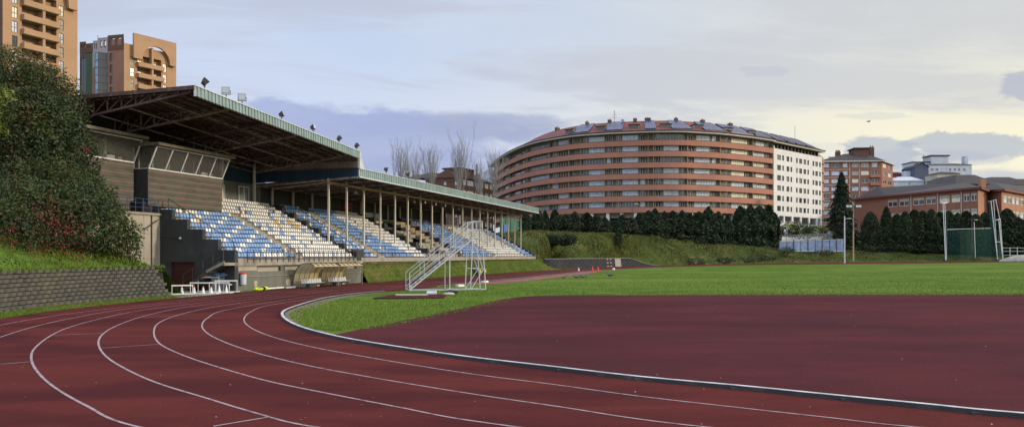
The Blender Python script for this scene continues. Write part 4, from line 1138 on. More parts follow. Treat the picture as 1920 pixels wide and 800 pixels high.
# ---- press boxes
def pressbox(tf, s0, s1, zb, zt, ztop, npan, name, left_clad=True):
    mb = MB()
    mb.box(-9.45, tf, s0, s1, zb, zt, 'clad'); mb.box(-9.45, tf - .01, s0 - .03, s0 - .004, zb, zt, 'charcoal')  # side face darker than the front, shade put into its colour
    mb.box(-9.45, -9.2, s0, s1, zt, ztop, 'clad')
    if left_clad: mb.box(-9.4, -8.0, s0, s0 + .12, zt, ztop, 'charcoal')
    box_ = mb.build('press_box', stand)
    mb = MB()
    n = 6
    for i in range(n):
        z = zb + (zt - zb) * (i + .6) / n; mb.box(tf + .003, tf + .018, s0, s1, z, z + .035, 'pinkline')
        mb.box(tf + .003, tf + .010, s0, s1, z - (zt - zb) / n / 2, z - (zt - zb) / n / 2 + .02, 'charcoal')
    o_ = mb.build('joint_strip', box_)
    # leaning glazing
    lean = .75; a0, a1 = s0 + .02, s1 - .02
    def gl(x, d, z):
        k = (z - zt) / (ztop - zt); return (tf - d + lean * k, x, z)
    mb = MB(); mb.poly([gl(a0, .05, zt), gl(a1, .05, zt), gl(a1, .05, ztop - .15), gl(a0, .05, ztop - .15)], 'boxglass')
    mb.poly([(-8.0, s0 + .05, zt), (tf, s0 + .05, zt), (tf + lean * .9, s0 + .05, ztop - .15), (-8.0, s0 + .05, ztop - .15)], 'boxglass')
    mb.build('pane', box_)
    mb = MB()
    for i in range(npan + 1):
        x = a0 + (a1 - a0) * i / npan; mb.bar(gl(x, 0, zt), gl(x, 0, ztop - .12), .07, .07, 'whitepaint')
    mb.bar(gl(a0, 0, zt + .03), gl(a1, 0, zt + .03), .08, .08, 'whitepaint'); mb.bar(gl(a0, 0, ztop - .14), gl(a1, 0, ztop - .14), .07, .07, 'whitepaint')
    mb.bar((-8.0, s0 + .03, zt + .03), (tf, s0 + .03, zt + .03), .06, .06, 'whitepaint'); mb.bar((-7.2, s0 + .03, zt), (-7.2, s0 + .03, ztop - .1), .06, .06, 'whitepaint')
    mb.build('window_frame', box_)
    mb = MB(); mb.box(-9.45, tf + lean + .35, s0 - .25, s1 + .15, ztop - .08, ztop + .10, 'patchroof'); mb.build('box_roof', box_)
    # room inside: back partition, desks, curtains
    mb = MB(); mb.box(-8.8, -8.7, s0 + .1, s1 - .1, zt, ztop - .1, 'tanwall'); mb.box(tf - .7, tf - .1, s0 + .15, s1 - .15, zt - .06, zt, 'cream')
    rr = random.Random(int(s0 * 10 + 50))
    for i in range(npan):
        x = a0 + (a1 - a0) * (i + rr.uniform(.35, .6)) / npan; mb.box(-7.6, -7.5, x, x + .12, zt, ztop - .1, 'greywhite')
    mb.box(tf - .45, tf - .15, a1 - 1.9, a1 - 1.3, zt, zt + .32, 'whitepaint'); mb.box(tf - .4, tf - .2, a1 - 1.0, a1 - .7, zt, zt + .30, 'ochre')
    mb.build('interior', box_)
    return box_
pressbox(-6.0, -.78, 6.12, 5.45, 7.83, 9.35, 5, 'b')
pressbox(-7.0, -5.2, -.95, 4.95, 8.20, 9.75, 1, 'a')

# ---------------------------------------------------------------- floodlights on the roof edge
mb = MB(); mb.tube((0, 0, 0), (0, 0, .28), .03, 'rail'); mb.tube((0, -.2, .28), (0, .2, .28), .025, 'rail'); fl_bracket = mb
def floodlight(loc, rz, tilt, label, sc=1.0):
    root = empty('floodlight', loc, rz, label, 'floodlight', 'floodlights along the stand roof edge'); root.scale = (sc,) * 3
    b = MB(); b.tube((0, 0, 0), (0, 0, .26), .03, 'rail'); b.bar((0, -.26, .26), (0, .26, .26), .05, .04, 'rail'); b.bar((0, -.26, .24), (0, -.26, .52), .05, .03, 'rail'); b.bar((0, .26, .24), (0, .26, .52), .05, .03, 'rail'); b.build('bracket', root)
    c = MB(); ct, stt = math.cos(tilt), math.sin(tilt)
    def fm(x, y, z): return (x * ct + z * stt, y, .50 - x * stt + z * ct)
    hv = [(-.16, -.16, -.12), (.14, -.24, -.20), (.14, .24, -.20), (-.16, .16, -.12), (-.16, -.16, .12), (.14, -.24, .20), (.14, .24, .20), (-.16, .16, .12)]
    c.hexa([fm(*p) for p in hv], 'rail')
    for y in (-.1, 0, .1): c.hexa([fm(-.22, y - .015, -.1), fm(-.16, y - .015, -.1), fm(-.16, y + .015, -.1), fm(-.22, y + .015, -.1), fm(-.22, y - .015, .1), fm(-.16, y - .015, .1), fm(-.16, y + .015, .1), fm(-.22, y + .015, .1)], 'rail')
    c.build('housing', root)
    d = MB(); d.hexa([fm(.141, -.21, -.17), fm(.16, -.21, -.17), fm(.16, .21, -.17), fm(.141, .21, -.17), fm(.141, -.21, .17), fm(.16, -.21, .17), fm(.16, .21, .17), fm(.141, .21, .17)], 'lampglass'); d.build('lens', root)
names = [(384, 'floodlight nearest the brick tower, tipped back at the roof corner', .9, -.9), (424, 'square floodlight second from the near corner of the high roof', -1.15, .0), (454, 'square floodlight third from the near corner of the high roof', -1.1, .0), (528, 'floodlight tipped forward, fourth along the high roof edge', .5, -.4), (587, 'small floodlight fifth along the high roof edge', .2, -.3), (636, 'small floodlight near the far end of the high roof edge', .9, -.8), (669, 'small floodlight at the far tip of the high roof beside the step down', .9, -.8)]
for px, lb, rz, tl in names:
    s = s_at(px, .35); floodlight(W(.35, s, r1z(0, s) + .03), ST_ROT + rz, tl, lb, .95 if px < 460 else .85)
for px, lb in ((724, 'small dark floodlight first along the low roof edge'), (765, 'small dark floodlight second along the low roof edge'), (803, 'small dark floodlight third along the low roof edge before the brown building')):
    s = s_at(px, .35); floodlight(W(.35, s, 9.36), ST_ROT + .6, .2, lb, .9)

# ================================================================ BUILDINGS
def gface(P, D, N=None):
    """facade frame: P start (x, y), D unit direction along the wall (left to right), depth goes away from the viewer"""
    P = Vector(P[:2]); D = Vector(D).normalized(); B = Vector((-D.y, D.x))
    return lambda x, d, z: (P.x + D.x * x + B.x * d, P.y + D.y * x + B.y * d, z)
def wall_between(p, q):
    p, q = Vector(p[:2]), Vector(q[:2]); return gface(p, (q - p)), (q - p).length
def hipcap(mb, pts, z, rise, inset, m, over=0.6):
    """eave polygon pts (xy, convex) at z, roof rises to an inset ridge"""
    c = sum((Vector(p) for p in pts), Vector((0, 0))) / len(pts)
    o = [Vector(p) + (Vector(p) - c).normalized() * over for p in pts]; i = [c.lerp(Vector(p), inset) for p in pts]
    n = len(pts)
    for k in range(n):
        a, b, e, f = o[k], o[(k + 1) % n], i[(k + 1) % n], i[k]
        mb.poly([(a.x, a.y, z), (b.x, b.y, z), (e.x, e.y, z + rise), (f.x, f.y, z + rise)], m)
    mb.poly([(p.x, p.y, z + rise) for p in i], m); mb.poly([(p.x, p.y, z) for p in reversed(o)], m)

# ---------------------------------------------------------------- the long curved apartment block
EAVE = 35.0
eave_px = [(922, 312), (936, 299), (960, 284), (990, 271), (1020, 263), (1050, 257.6), (1080, 253.4), (1110, 251), (1140, 249), (1170, 247.6), (1200, 246.5), (1240, 245.6), (1280, 245.6), (1305, 247), (1340, 249), (1370, 252), (1419, 258), (1450, 263)]
plan = []
for x, y in eave_px:
    Y = (EAVE - HC) * FPX / (YH - y); plan.append(Vector(((x - 960) / FPX * Y, Y, 0)))
# smooth the plan a little, then sample it
arc = catmull(plan, 8)
for _ in range(6): arc = [arc[0]] + [(arc[i - 1] + arc[i] * 2 + arc[i + 1]) / 4 for i in range(1, len(arc) - 1)] + [arc[-1]]
aL = [0]
for a_, b_ in zip(arc[:-1], arc[1:]): aL.append(aL[-1] + (b_ - a_).length)
AT = aL[-1]
def arc_at(x):
    j = 0; x = min(max(x, 0), AT - 1e-4)
    lo, hi = 0, len(aL) - 1
    while hi - lo > 1:
        mid = (lo + hi) // 2
        if aL[mid] <= x: lo = mid
        else: hi = mid
    k = (x - aL[lo]) / (aL[lo + 1] - aL[lo]); p = arc[lo].lerp(arc[lo + 1], k)
    d0 = (arc[min(lo + 1, len(arc) - 1)] - arc[max(lo - 1, 0)]).normalized(); d1 = (arc[min(lo + 2, len(arc) - 1)] - arc[lo]).normalized()
    d = d0.lerp(d1, k).normalized(); return p, d
def cfm(x, dep, z):
    p, d = arc_at(x); b = Vector((-d.y, d.x, 0)); q = p + b * dep
    return (q.x, q.y, z)
def arc_x(px):
    return min(((abs(960 + FPX * p.x / p.y - px), L) for p, L in zip(arc, aL)))[1]
XS = [AT * i / 90 for i in range(91)]
BR = Vector(arc[40]); BR = Vector((40, 200, 0))
apt = empty('apartment_building', (40, 205, 7), 0, 'long curved red brick apartment block with solar panels and a white end wing', 'apartment building')
def under(root, *obs):
    inv = (root.matrix_basis if root.parent is None else root.matrix_basis).inverted()
    for o_ in obs:
        o_.parent = root; o_.matrix_parent_inverse = root.matrix_basis.inverted()
def cstrip(mb, d0, d1, z0, z1, m, xs=XS):
    for a, b in zip(xs[:-1], xs[1:]):
        mb.hexa([cfm(a, d0, z0), cfm(b, d0, z0), cfm(b, d1, z0), cfm(a, d1, z0), cfm(a, d0, z1), cfm(b, d0, z1), cfm(b, d1, z1), cfm(a, d1, z1)], m)
FP = 2.95; BZ = [32.0 - FP * i for i in range(7)]
for i, z in enumerate(BZ):
    mb = MB(); cstrip(mb, 0, .22, z - .72, z + .72, 'bandred'); cstrip(mb, .22, 1.5, z - .72, z - .45, 'tanwall'); cstrip(mb, -.04, .26, z + .72, z + .80, 'roofdark'); o_ = mb.build('balcony_band'); under(apt, o_)
# window layout shared by the floors (positions in the photograph's bearing, converted to lengths along the wall)
groups = [(941, 950, 1), (953, 957, 0), (960, 969, 1), (973, 977, 0), (989, 1022, 1), (1029, 1040, 0), (1042, 1060, 1), (1066, 1072, 0), (1090, 1102, 3), (1103, 1131, 1), (1136, 1144, 0), (1154, 1163, 2), (1165, 1197, 1), (1201, 1211, 0), (1230, 1238, 2), (1243, 1276, 1), (1277, 1286, 0), (1296, 1304, 2), (1308, 1337, 1), (1339, 1347, 0), (1362, 1370, 3), (1376, 1400, 1), (1402, 1409, 0), (1420, 1440, 1), (1443, 1449, 3)]
allw = []
rr = random.Random(31)
mb = MB()
for f in range(8):
    z0 = (BZ[f] + .80) if f < 7 else 0; 
    top = f == 0
    if f == 7: break
    # openings of the floor above band f
    zb, zt = z0 + .02, z0 + 1.45
    rects = []
    for a, b, kind in groups:
        xa, xb = arc_x(a + rr.uniform(-1, 1)), arc_x(b + rr.uniform(-1, 1))
        if xb - xa < .5: continue
        rects.append((xa, xb, zb, zt)); 
        px_ = (a + b) / 2
        r_ = rr.random()
        if kind == 3 or r_ < .12: pane = 'glass'
        elif px_ > 1370 and r_ < .72: pane = 'curtainsunlit'
        elif r_ < .72: pane = 'curtain'
        elif r_ < .84: pane = 'blind'
        else: pane = 'glass' if rr.random() < .6 else 'brown'
        if kind == 1 and 1060 < px_: pane = 'curtainsunlit' if px_ > 1370 and rr.random() < .6 else 'curtain' if rr.random() < .88 else 'glass'
        if kind == 0 and rr.random() < .45: pane = 'brown' if rr.random() < .5 else 'glass'
        if kind == 2: pane = 'brown' if r_ < .6 else 'glass'
        if px_ < 1045 and r_ > .40: pane = 'glass' if rr.random() < .6 else 'glassgrey'
        nm = max(1, round((xb - xa) / .85) - 1)
        allw.append((xa, xb, zb, zt, pane, nm, b - a))
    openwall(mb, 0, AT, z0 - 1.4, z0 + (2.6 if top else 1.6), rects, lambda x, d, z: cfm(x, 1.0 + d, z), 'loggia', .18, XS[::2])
# vertical party walls between flats, dark loggia recesses
for px in (952, 985, 1026, 1063, 1088, 1134, 1149, 1213, 1226, 1290, 1352, 1412, 1449):
    x = arc_x(px)
    mb.hexa([cfm(x, .24, 13.6), cfm(x + .18, .24, 13.6), cfm(x + .18, 1.34, 13.6), cfm(x, 1.34, 13.6), cfm(x, .24, 34.6), cfm(x + .18, .24, 34.6), cfm(x + .18, 1.34, 34.6), cfm(x, 1.34, 34.6)], 'tanwall')
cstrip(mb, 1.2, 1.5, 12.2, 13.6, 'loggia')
# open ground floor with piers
cstrip(mb, 4.5, 4.7, 5, 13.0, 'brown', XS[::3])
for px in range(1000, 1450, 27):
    x = arc_x(px); mb.hexa([cfm(x, .3, 5), cfm(x + .8, .3, 5), cfm(x + .8, 1.2, 5), cfm(x, 1.2, 5), cfm(x, .3, 13.5), cfm(x + .8, .3, 13.5), cfm(x + .8, 1.2, 13.5), cfm(x, 1.2, 13.5)], 'whitewall')
cstrip(mb, .2, .4, 5, 8.6, 'whitewall', XS[::3])
under(apt, mb.build('wall'))
allw.sort(key=lambda w: -w[6])
ms = MB()
for i, w in enumerate(allw):
    if i < 62:
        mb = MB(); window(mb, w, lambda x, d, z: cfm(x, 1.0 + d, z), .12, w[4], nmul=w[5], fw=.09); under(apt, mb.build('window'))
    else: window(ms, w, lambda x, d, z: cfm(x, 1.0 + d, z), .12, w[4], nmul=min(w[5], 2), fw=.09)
# a dark vertical gap, then the white wing
PW0 = at(1452.5, 264, (EAVE - HC) * FPX / (YH - 264.5)); PW1 = at(1541, 283, (EAVE - HC) * FPX / (YH - 283))
wf, WL = wall_between(PW0, PW1)
def wing_x(px):
    k = (px - 960) / FPX; D = Vector((PW1.x - PW0.x, PW1.y - PW0.y)).normalized()
    return (k * PW0.y - PW0.x) / (D.x - k * D.y)
rects = []; wl_ = []
cols = [(668, 690), (697, 708), (722, 738), (745, 755), (777, 787), (795, 812), (820, 835), (842, 852), (872, 882), (888, 903), (910, 920)]
for r_ in range(6):
    z = 30.55 - FP * r_
    for a, b in cols:
        rects.append((wing_x(1240 + a / 3.076), wing_x(1240 + b / 3.076), z - .75, z + .75)); wl_.append(rects[-1])
low = [(680, 706), (713, 752), (762, 802), (810, 850), (858, 896), (902, 920)]
lowr = [(wing_x(1240 + a / 3.076), wing_x(1240 + b / 3.076), 11.6, 13.7) for a, b in low]
mb = MB(); openwall(mb, 0, WL, 5, 33.0, rects + lowr, wf, 'whitewall', .35)
mb.box(0, WL, 1.2, 1.35, 33.0, 35, 'tanwall', wf); mb.box(-.25, 0, .5, 14, 5, 34.8, 'brown', wf); mb.box(0, WL, 3, 3.2, 11, 14, 'greypanel', wf)
mb.box(WL - .3, WL, 0.02, 14, 5, 33, 'whitewall', wf); mb.box(-.5, 0, .02, .5, 5, 33.6, 'whitewall', wf)
for i in range(14): mb.box(.4 + i * WL / 14, .9 + i * WL / 14, .6, 1.2, 33.0, 34.9, 'brown', wf)
under(apt, mb.build('white_wing'))
for i, w in enumerate(wl_):
    pane = 'glass' if i % 3 else 'glassgrey'
    if i < 38: mb = MB(); window(mb, w, wf, .22, pane, 'brown', nmul=0 if w[1] - w[0] < 1.2 else 1, fw=.07); under(apt, mb.build('window'))
    else: window(ms, w, wf, .22, pane, 'brown', nmul=0 if w[1] - w[0] < 1.2 else 1, fw=.07)
o_ = tag(ms.build('windows'), kind='stuff'); under(apt, o_)
# far end of the wing: stacked orange balconies
ef = gface((PW1.x, PW1.y), (0.50, 0.87))
mb = MB(); mb.box(0, 14, 1.2, 1.5, 5, 34.5, 'tanwall', ef); 
for i in range(7): mb.box(.05, 6, 0, .2, 31.3 - FP * i, 32.7 - FP * i, 'bandred', ef); mb.box(.05, 6, .2, 1.2, 31.2 - FP * i, 31.4 - FP * i, 'tanwall', ef); mb.box(1, 4, 1.15, 1.19, 29.2 - FP * i + .5, 31.1 - FP * i, 'glass', ef)
under(apt, mb.build('end_balcony'))
# left end wing, pale
P0 = Vector(cfm(0, 0, 0)); lf = gface((P0.x - 3.5, P0.y + 14), (P0.x - (P0.x - 3.5), -14))
mb = MB(); lr = [(2 + 4 * c, 3.6 + 4 * c, 12 + FP * r, 13.6 + FP * r) for r in range(7) for c in range(3)]
openwall(mb, 0, 14.43, 5, 34.6, lr, lf, 'greywhite', .3)
for r in lr: mb.poly([lf(r[0], .28, r[2]), lf(r[1], .28, r[2]), lf(r[1], .28, r[3]), lf(r[0], .28, r[3])], 'glass')
under(apt, mb.build('side_wall'))
# cornice and roof
mb = MB(); cstrip(mb, -.9, 1.3, 34.55, 34.95, 'trim'); mb.box(-1, WL + 1, -.6, 1.3, 34.55, 34.95, 'trim', wf); under(apt, mb.build('cornice'))
mb = MB(); cstrip(mb, -1.0, -.75, 34.9, 35.15, 'roofdark'); mb.box(-1, WL + 1.1, -.75, -.6, 34.9, 35.15, 'roofdark', wf); under(apt, mb.build('gutter'))
RD, RZ = 6.5, 38.9
mb = MB()
for a, b in zip(XS[:-1], XS[1:]):
    mb.poly([cfm(a, -.8, 35.0), cfm(b, -.8, 35.0), cfm(b, RD, RZ), cfm(a, RD, RZ)], 'rooftile'); mb.poly([cfm(a, RD, RZ), cfm(b, RD, RZ), cfm(b, 13, 35), cfm(a, 13, 35)], 'rooftile'); mb.poly([cfm(a, 13, 35), cfm(b, 13, 35), cfm(b, 13, 5), cfm(a, 13, 5)], 'tanwall')
q = lambda x, d, z: wf(x, d, z)
mb.poly([q(-1, -.65, 35.0), q(WL + 1, -.65, 35.0), q(WL - 1, RD, RZ - .4), q(-1, RD, RZ)], 'roofdark'); mb.poly([q(-1, RD, RZ), q(WL - 1, RD, RZ - .4), q(WL + 1, 13, 35), q(-1, 13, 35)], 'roofdark'); mb.poly([q(WL + 1, -.65, 35), q(WL + 1, 13, 35), q(WL - 1, RD, RZ - .4)], 'roofdark')
under(apt, mb.build('roof'))
def on_roof(fm, x, k, up=.12): return fm(x, -.8 + (RD + .8) * k, 35.0 + (RZ - 35.0) * k + up)
def panel(fm, xa, xb, k0, k1, ncol):
    mb = MB(); mb.hexa([on_roof(fm, xa, k0, .05), on_roof(fm, xb, k0, .05), on_roof(fm, xb, k1, .05), on_roof(fm, xa, k1, .05), on_roof(fm, xa, k0, .35), on_roof(fm, xb, k0, .35), on_roof(fm, xb, k1, .35), on_roof(fm, xa, k1, .35)], 'solar')
    for i in range(ncol + 1):
        x = xa + (xb - xa) * i / ncol; mb.bar(on_roof(fm, x, k0, .36), on_roof(fm, x, k1, .36), .05, .03, 'steelgrey')
    for k in (k0, (k0 + k1) / 2, k1): mb.bar(on_roof(fm, xa, k, .36), on_roof(fm, xb, k, .36), .05, .03, 'steelgrey')
    under(apt, mb.build('solar_panel'))
for a, b, n in ((1066, 1102, 6), (1131, 1168, 6), (1209, 1232, 4), (1260, 1300, 5), (1322, 1362, 6), (1372, 1410, 6), (1418, 1446, 5)): panel(cfm, arc_x(a), arc_x(b), .12, .92, n)
for a, b in ((1, 6.5), (8, 12.5), (13.5, 19), (20, 25), (26, 30)): 
    if b < WL: panel(wf, a, b, .12, .9, 5)
def dormer(px, w=3.2):
    x = arc_x(px); mb = MB()
    a0, a1, b0, b1 = on_roof(cfm, x, .15, .0), on_roof(cfm, x + w, .15, 0), on_roof(cfm, x, .85, 0), on_roof(cfm, x + w, .85, 0)
    zt = 35.0 + 3.0 * .68
    mb.box(x, x + w, 1.4, 4.8, 35.2, zt, 'tanwall', cfm); mb.box(x + .35, x + w - .35, 1.33, 1.39, 36.0, zt - .3, 'glass', cfm); mb.box(x - .1, x + w + .1, 1.1, 5.0, zt, zt + .15, 'roofdark', cfm)
    under(apt, mb.build('dormer'))
for px in (1052, 1113, 1178, 1240, 1305, 1365, 1412): dormer(px, 3.0)
for px in (1008, 1075, 1128, 1186, 1210, 1216, 1288, 1345, 1400):
    x = arc_x(px); mb = MB(); mb.box(x, x + 1.1, RD - .6, RD + .6, 37.2, 39.5, 'brickbrown', cfm); mb.box(x - .1, x + 1.2, RD - .7, RD + .7, 39.5, 39.6, 'trim', cfm)
    for o in (.3, .8): mb.tube(cfm(x + o, RD, 39.6), cfm(x + o, RD, 39.9), .15, 'brickred', 6)
    under(apt, mb.build('chimney'))
for i in (6, 14, 23):
    mb = MB(); mb.box(i, i + 1.0, RD - .5, RD + .5, 37.0, 38.4, 'brickbrown', wf); under(apt, mb.build('chimney'))
mb = MB(); x = arc_x(1142); b_ = cfm(x, RD, 38); mb.tube(b_, (b_[0], b_[1], 42.2), .05, 'rail')
for k in range(5): mb.tube((b_[0] - .7 + .1 * k, b_[1], 40.2 + k * .4), (b_[0] + .7 - .1 * k, b_[1], 40.2 + k * .4), .025, 'rail')
under(apt, mb.build('aerial'))
mb = MB(); mb.tube(wf(24, 6, 37.5), wf(24, 6, 43), .05, 'rail'); under(apt, mb.build('aerial'))
mb = MB(); x = arc_x(1162); c_ = cfm(x, RD - 1, 38.8); mb.tube(cfm(x, RD - 1, 37.5), c_, .05, 'rail'); mb.lathe((0, 0, 0), [(.0, .0), (.35, .06), (.6, .22)], 'greywhite', 12)
mb.v[-36:] = [(c_[0] + v[0], c_[1] - v[2], c_[2] + v[1]) for v in mb.v[-36:]]; under(apt, mb.build('satellite_dish'))

# ---------------------------------------------------------------- generic block of flats
def block(root, P, Q, depth, z0, z1, floors, wins, wall_m, frame='whitepaint', reveal=.25, skip=0, zoff=1.0, wh=1.45, panes=('curtain', 'glass'), rr=None, floor_h=None, side=True, parts=True, nm=1):
    fm, L = wall_between(P, Q); rr = rr or random.Random(1); fh = floor_h or (z1 - z0) / floors; rects = []
    for f in range(floors):
        for a, b in wins: rects.append((a * L, b * L, z1 - (f + 1) * fh + zoff, z1 - (f + 1) * fh + zoff + wh))
    mb = MB(); openwall(mb, 0, L, z0, z1, rects, fm, wall_m, reveal)
    mb.poly([fm(0, 0, z0), fm(0, 0, z1), fm(0, depth, z1), fm(0, depth, z0)], wall_m); mb.poly([fm(L, 0, z0), fm(L, depth, z0), fm(L, depth, z1), fm(L, 0, z1)], wall_m)
    mb.poly([fm(0, depth, z0), fm(0, depth, z1), fm(L, depth, z1), fm(L, depth, z0)], wall_m); mb.poly([fm(0, 0, z1 - .01), fm(L, 0, z1 - .01), fm(L, depth, z1 - .01), fm(0, depth, z1 - .01)], wall_m)
    under(root, mb.build('wall'))
    for r in rects:
        mb = MB(); window(mb, r, fm, reveal - .1, rr.choice(panes), frame, nmul=nm, fw=.09); under(root, mb.build('window'))
    return fm, L

# ---------------------------------------------------------------- brick flats to the right of the curved block
bz = 36.5; Yb = 268
Pa, Pb, Pc = at(1540, 304, 270), at(1653, 302, Yb), at(1674, 304, 280)
rb = empty('apartment_building', (Pb.x, Pb.y, 12), 0, 'red brick block of flats with a dark roof behind the tall spruce', 'apartment building')
rr = random.Random(4)
ztop = at(1653, 303, Yb).z
fm, L = block(rb, Pa, Pb, 16, 5, ztop, 8, [(.03, .13), (.17, .30), (.36, .44), (.51, .62), (.66, .79), (.84, .93)], 'brickred', floor_h=2.9, panes=('curtain', 'curtain', 'glass', 'blind', 'curtainsunlit'), rr=rr, zoff=1.0, wh=1.5)
mb = MB()
for f in range(8):
    z = ztop - (f + 1) * 2.9
    mb.box(.1, L * .48, -.06, -.01, z + .05, z + .25, 'trim', fm)
    if f: mb.box(L * .80, L * .97, -.9, -.01, z + .0, z + .95, 'bandred', fm)
mb.tube(fm(L * .47, -.1, 8), fm(L * .47, -.1, ztop), .12, 'trim'); mb.tube(fm(L * .63, -.1, 8), fm(L * .63, -.1, ztop), .1, 'trim')
under(rb, mb.build('balcony'))
block(rb, Pb, Pc, 14, 5, ztop, 8, [(.12, .42), (.58, .86)], 'brickred', floor_h=2.9, panes=('curtainsunlit', 'glass', 'curtain'), rr=rr)
mb = MB(); back = Vector(fm(0, 16, 0)[:2]); back2 = Vector(fm(L + 2, 16, 0)[:2])
c_ = [Pa.xy, Pb.xy, Pc.xy, back2 + Vector((6, 4)), back]
hipcap(mb, c_, ztop + .5, 3.4, .35, 'roofdark', 1.0); under(rb, mb.build('roof'))
mb = MB(); mb.box(-1, L + .8, -.8, .1, ztop, ztop + .45, 'trim', fm); fm2, L2 = wall_between(Pb, Pc); mb.box(-.8, L2 + .8, -.8, .1, ztop, ztop + .45, 'trim', fm2); under(rb, mb.build('cornice'))
for x, d, h, w in ((L * .34, 6, 2.5, .8), (L * .38, 6, 2.5, .8), (L * .93, 7, 4.2, 1.6)):
    mb = MB(); mb.box(x, x + w, d, d + 1.2, ztop + 1.5, ztop + 2.2 + h, 'brickbrown', fm)
    for o in (.25, .75): mb.tube(fm(x + w * o, d + .6, ztop + 2.2 + h), fm(x + w * o, d + .6, ztop + 2.8 + h), .18, 'brickred', 6)
    under(rb, mb.build('chimney'))
mb = MB(); mb.box(L * .62, L * .86, 4, 10, ztop + 2.5, ztop + 5.4, 'brickbrown', fm); mb.box(L * .60, L * .88, 3.5, 10.5, ztop + 5.4, ztop + 5.8, 'roofdark', fm); under(rb, mb.build('roof_room'))
for i in range(5):
    x = L * (.18 + i * .085); mb = MB(); mb.hexa([fm(x, 1.2, ztop + 1.05), fm(x + 2.6, 1.2, ztop + 1.05), fm(x + 2.6, 4.2, ztop + 2.3), fm(x, 4.2, ztop + 2.3), fm(x, 1.2, ztop + 1.3), fm(x + 2.6, 1.2, ztop + 1.3), fm(x + 2.6, 4.2, ztop + 2.6), fm(x, 4.2, ztop + 2.6)], 'solar'); under(rb, mb.build('solar_panel'))

# ---------------------------------------------------------------- brown flats behind the stand
Pa, Pb, Pc = at(838, 322, 208), at(866, 322, 205), at(925, 330, 222)
rb = empty('apartment_building', (Pb.x, Pb.y, 12), 0, 'dark brown brick block of flats rising behind the low stand roof', 'apartment building')
ztop = at(866, 333, 205).z
Pl = at(808, 322, 206.5)
block(rb, Pl, Pb, 12, 4, ztop, 4, [(.42, .50), (.78, .88)], 'brickbrown', floor_h=3, panes=('curtain', 'glass'), wh=1.3)
fm, L = block(rb, Pb, Pc, 12, 4, ztop, 7, [(.04, .13), (.16, .36), (.40, .52), (.58, .66), (.72, .84), (.88, .97)], 'brickbrown', floor_h=2.9, panes=('curtainsunlit', 'curtainsunlit', 'curtain', 'blind'), wh=1.5, nm=2, rr=random.Random(8))
mb = MB(); c_ = [Pl.xy, Pb.xy, Pc.xy, Vector(fm(L, 12, 0)[:2]), Vector(fm(-6, 14, 0)[:2])]
hipcap(mb, c_, ztop, 1.8, .55, 'roofdark', .5); under(rb, mb.build('roof'))
# gable with pitched top at the left
f3, L3 = wall_between(Pl, Pb)
mb = MB(); mb.mesh([f3(0, -.1, ztop - 1), f3(L3, -.1, ztop - 1), f3(L3, -.1, ztop + .3), f3(L3 * .55, -.1, ztop + 2.6), f3(0, -.1, ztop), f3(0, 4, ztop - 1), f3(L3, 4, ztop - 1), f3(L3, 4, ztop + .3), f3(L3 * .55, 4, ztop + 2.6), f3(0, 4, ztop)], [(0, 1, 2, 3, 4), (9, 8, 7, 6, 5), (2, 7, 8, 3), (3, 8, 9, 4)], 'brickbrown'); under(rb, mb.build('gable'))
mb = MB(); mb.box(L * .02, L * .45, .5, 6, ztop, ztop + 2.6, 'brickbrown', fm); mb.box(-.2, L * .48, .2, 6.4, ztop + 2.6, ztop + 3.0, 'roofdark', fm); under(rb, mb.build('roof_room'))
for i in range(5):
    mb = MB(); mb.box(L * (.5 + i * .1), L * (.5 + i * .1) + .8, 4, 5, ztop, ztop + 2.8, 'brickbrown', fm); under(rb, mb.build('chimney'))
b_ = Vector(at(894, 340, 205))
mb = MB(); mb.tube((b_.x, b_.y, 6), (b_.x, b_.y, at(894, 308, 205).z), .22, 'rail', 6)
mast = mb.build('mast')
for k in range(3):
    mb = MB(); zt = at(894, 314, 205).z; a_ = k * 2.1; x, y = b_.x + 1.0 * math.cos(a_), b_.y + 1.0 * math.sin(a_)
    mb.box(x - .2, x + .2, y - .12, y + .12, zt - 2.2, zt, 'greywhite'); mb.bar((b_.x, b_.y, zt - .6), (x, y, zt - .6), .08, .08, 'rail'); mb.bar((b_.x, b_.y, zt - 1.7), (x, y, zt - 1.7), .08, .08, 'rail'); a2 = mb.build('antenna'); under(mast, a2)
tag(mast, 'tall mobile phone mast standing before the brown flats', 'mast')

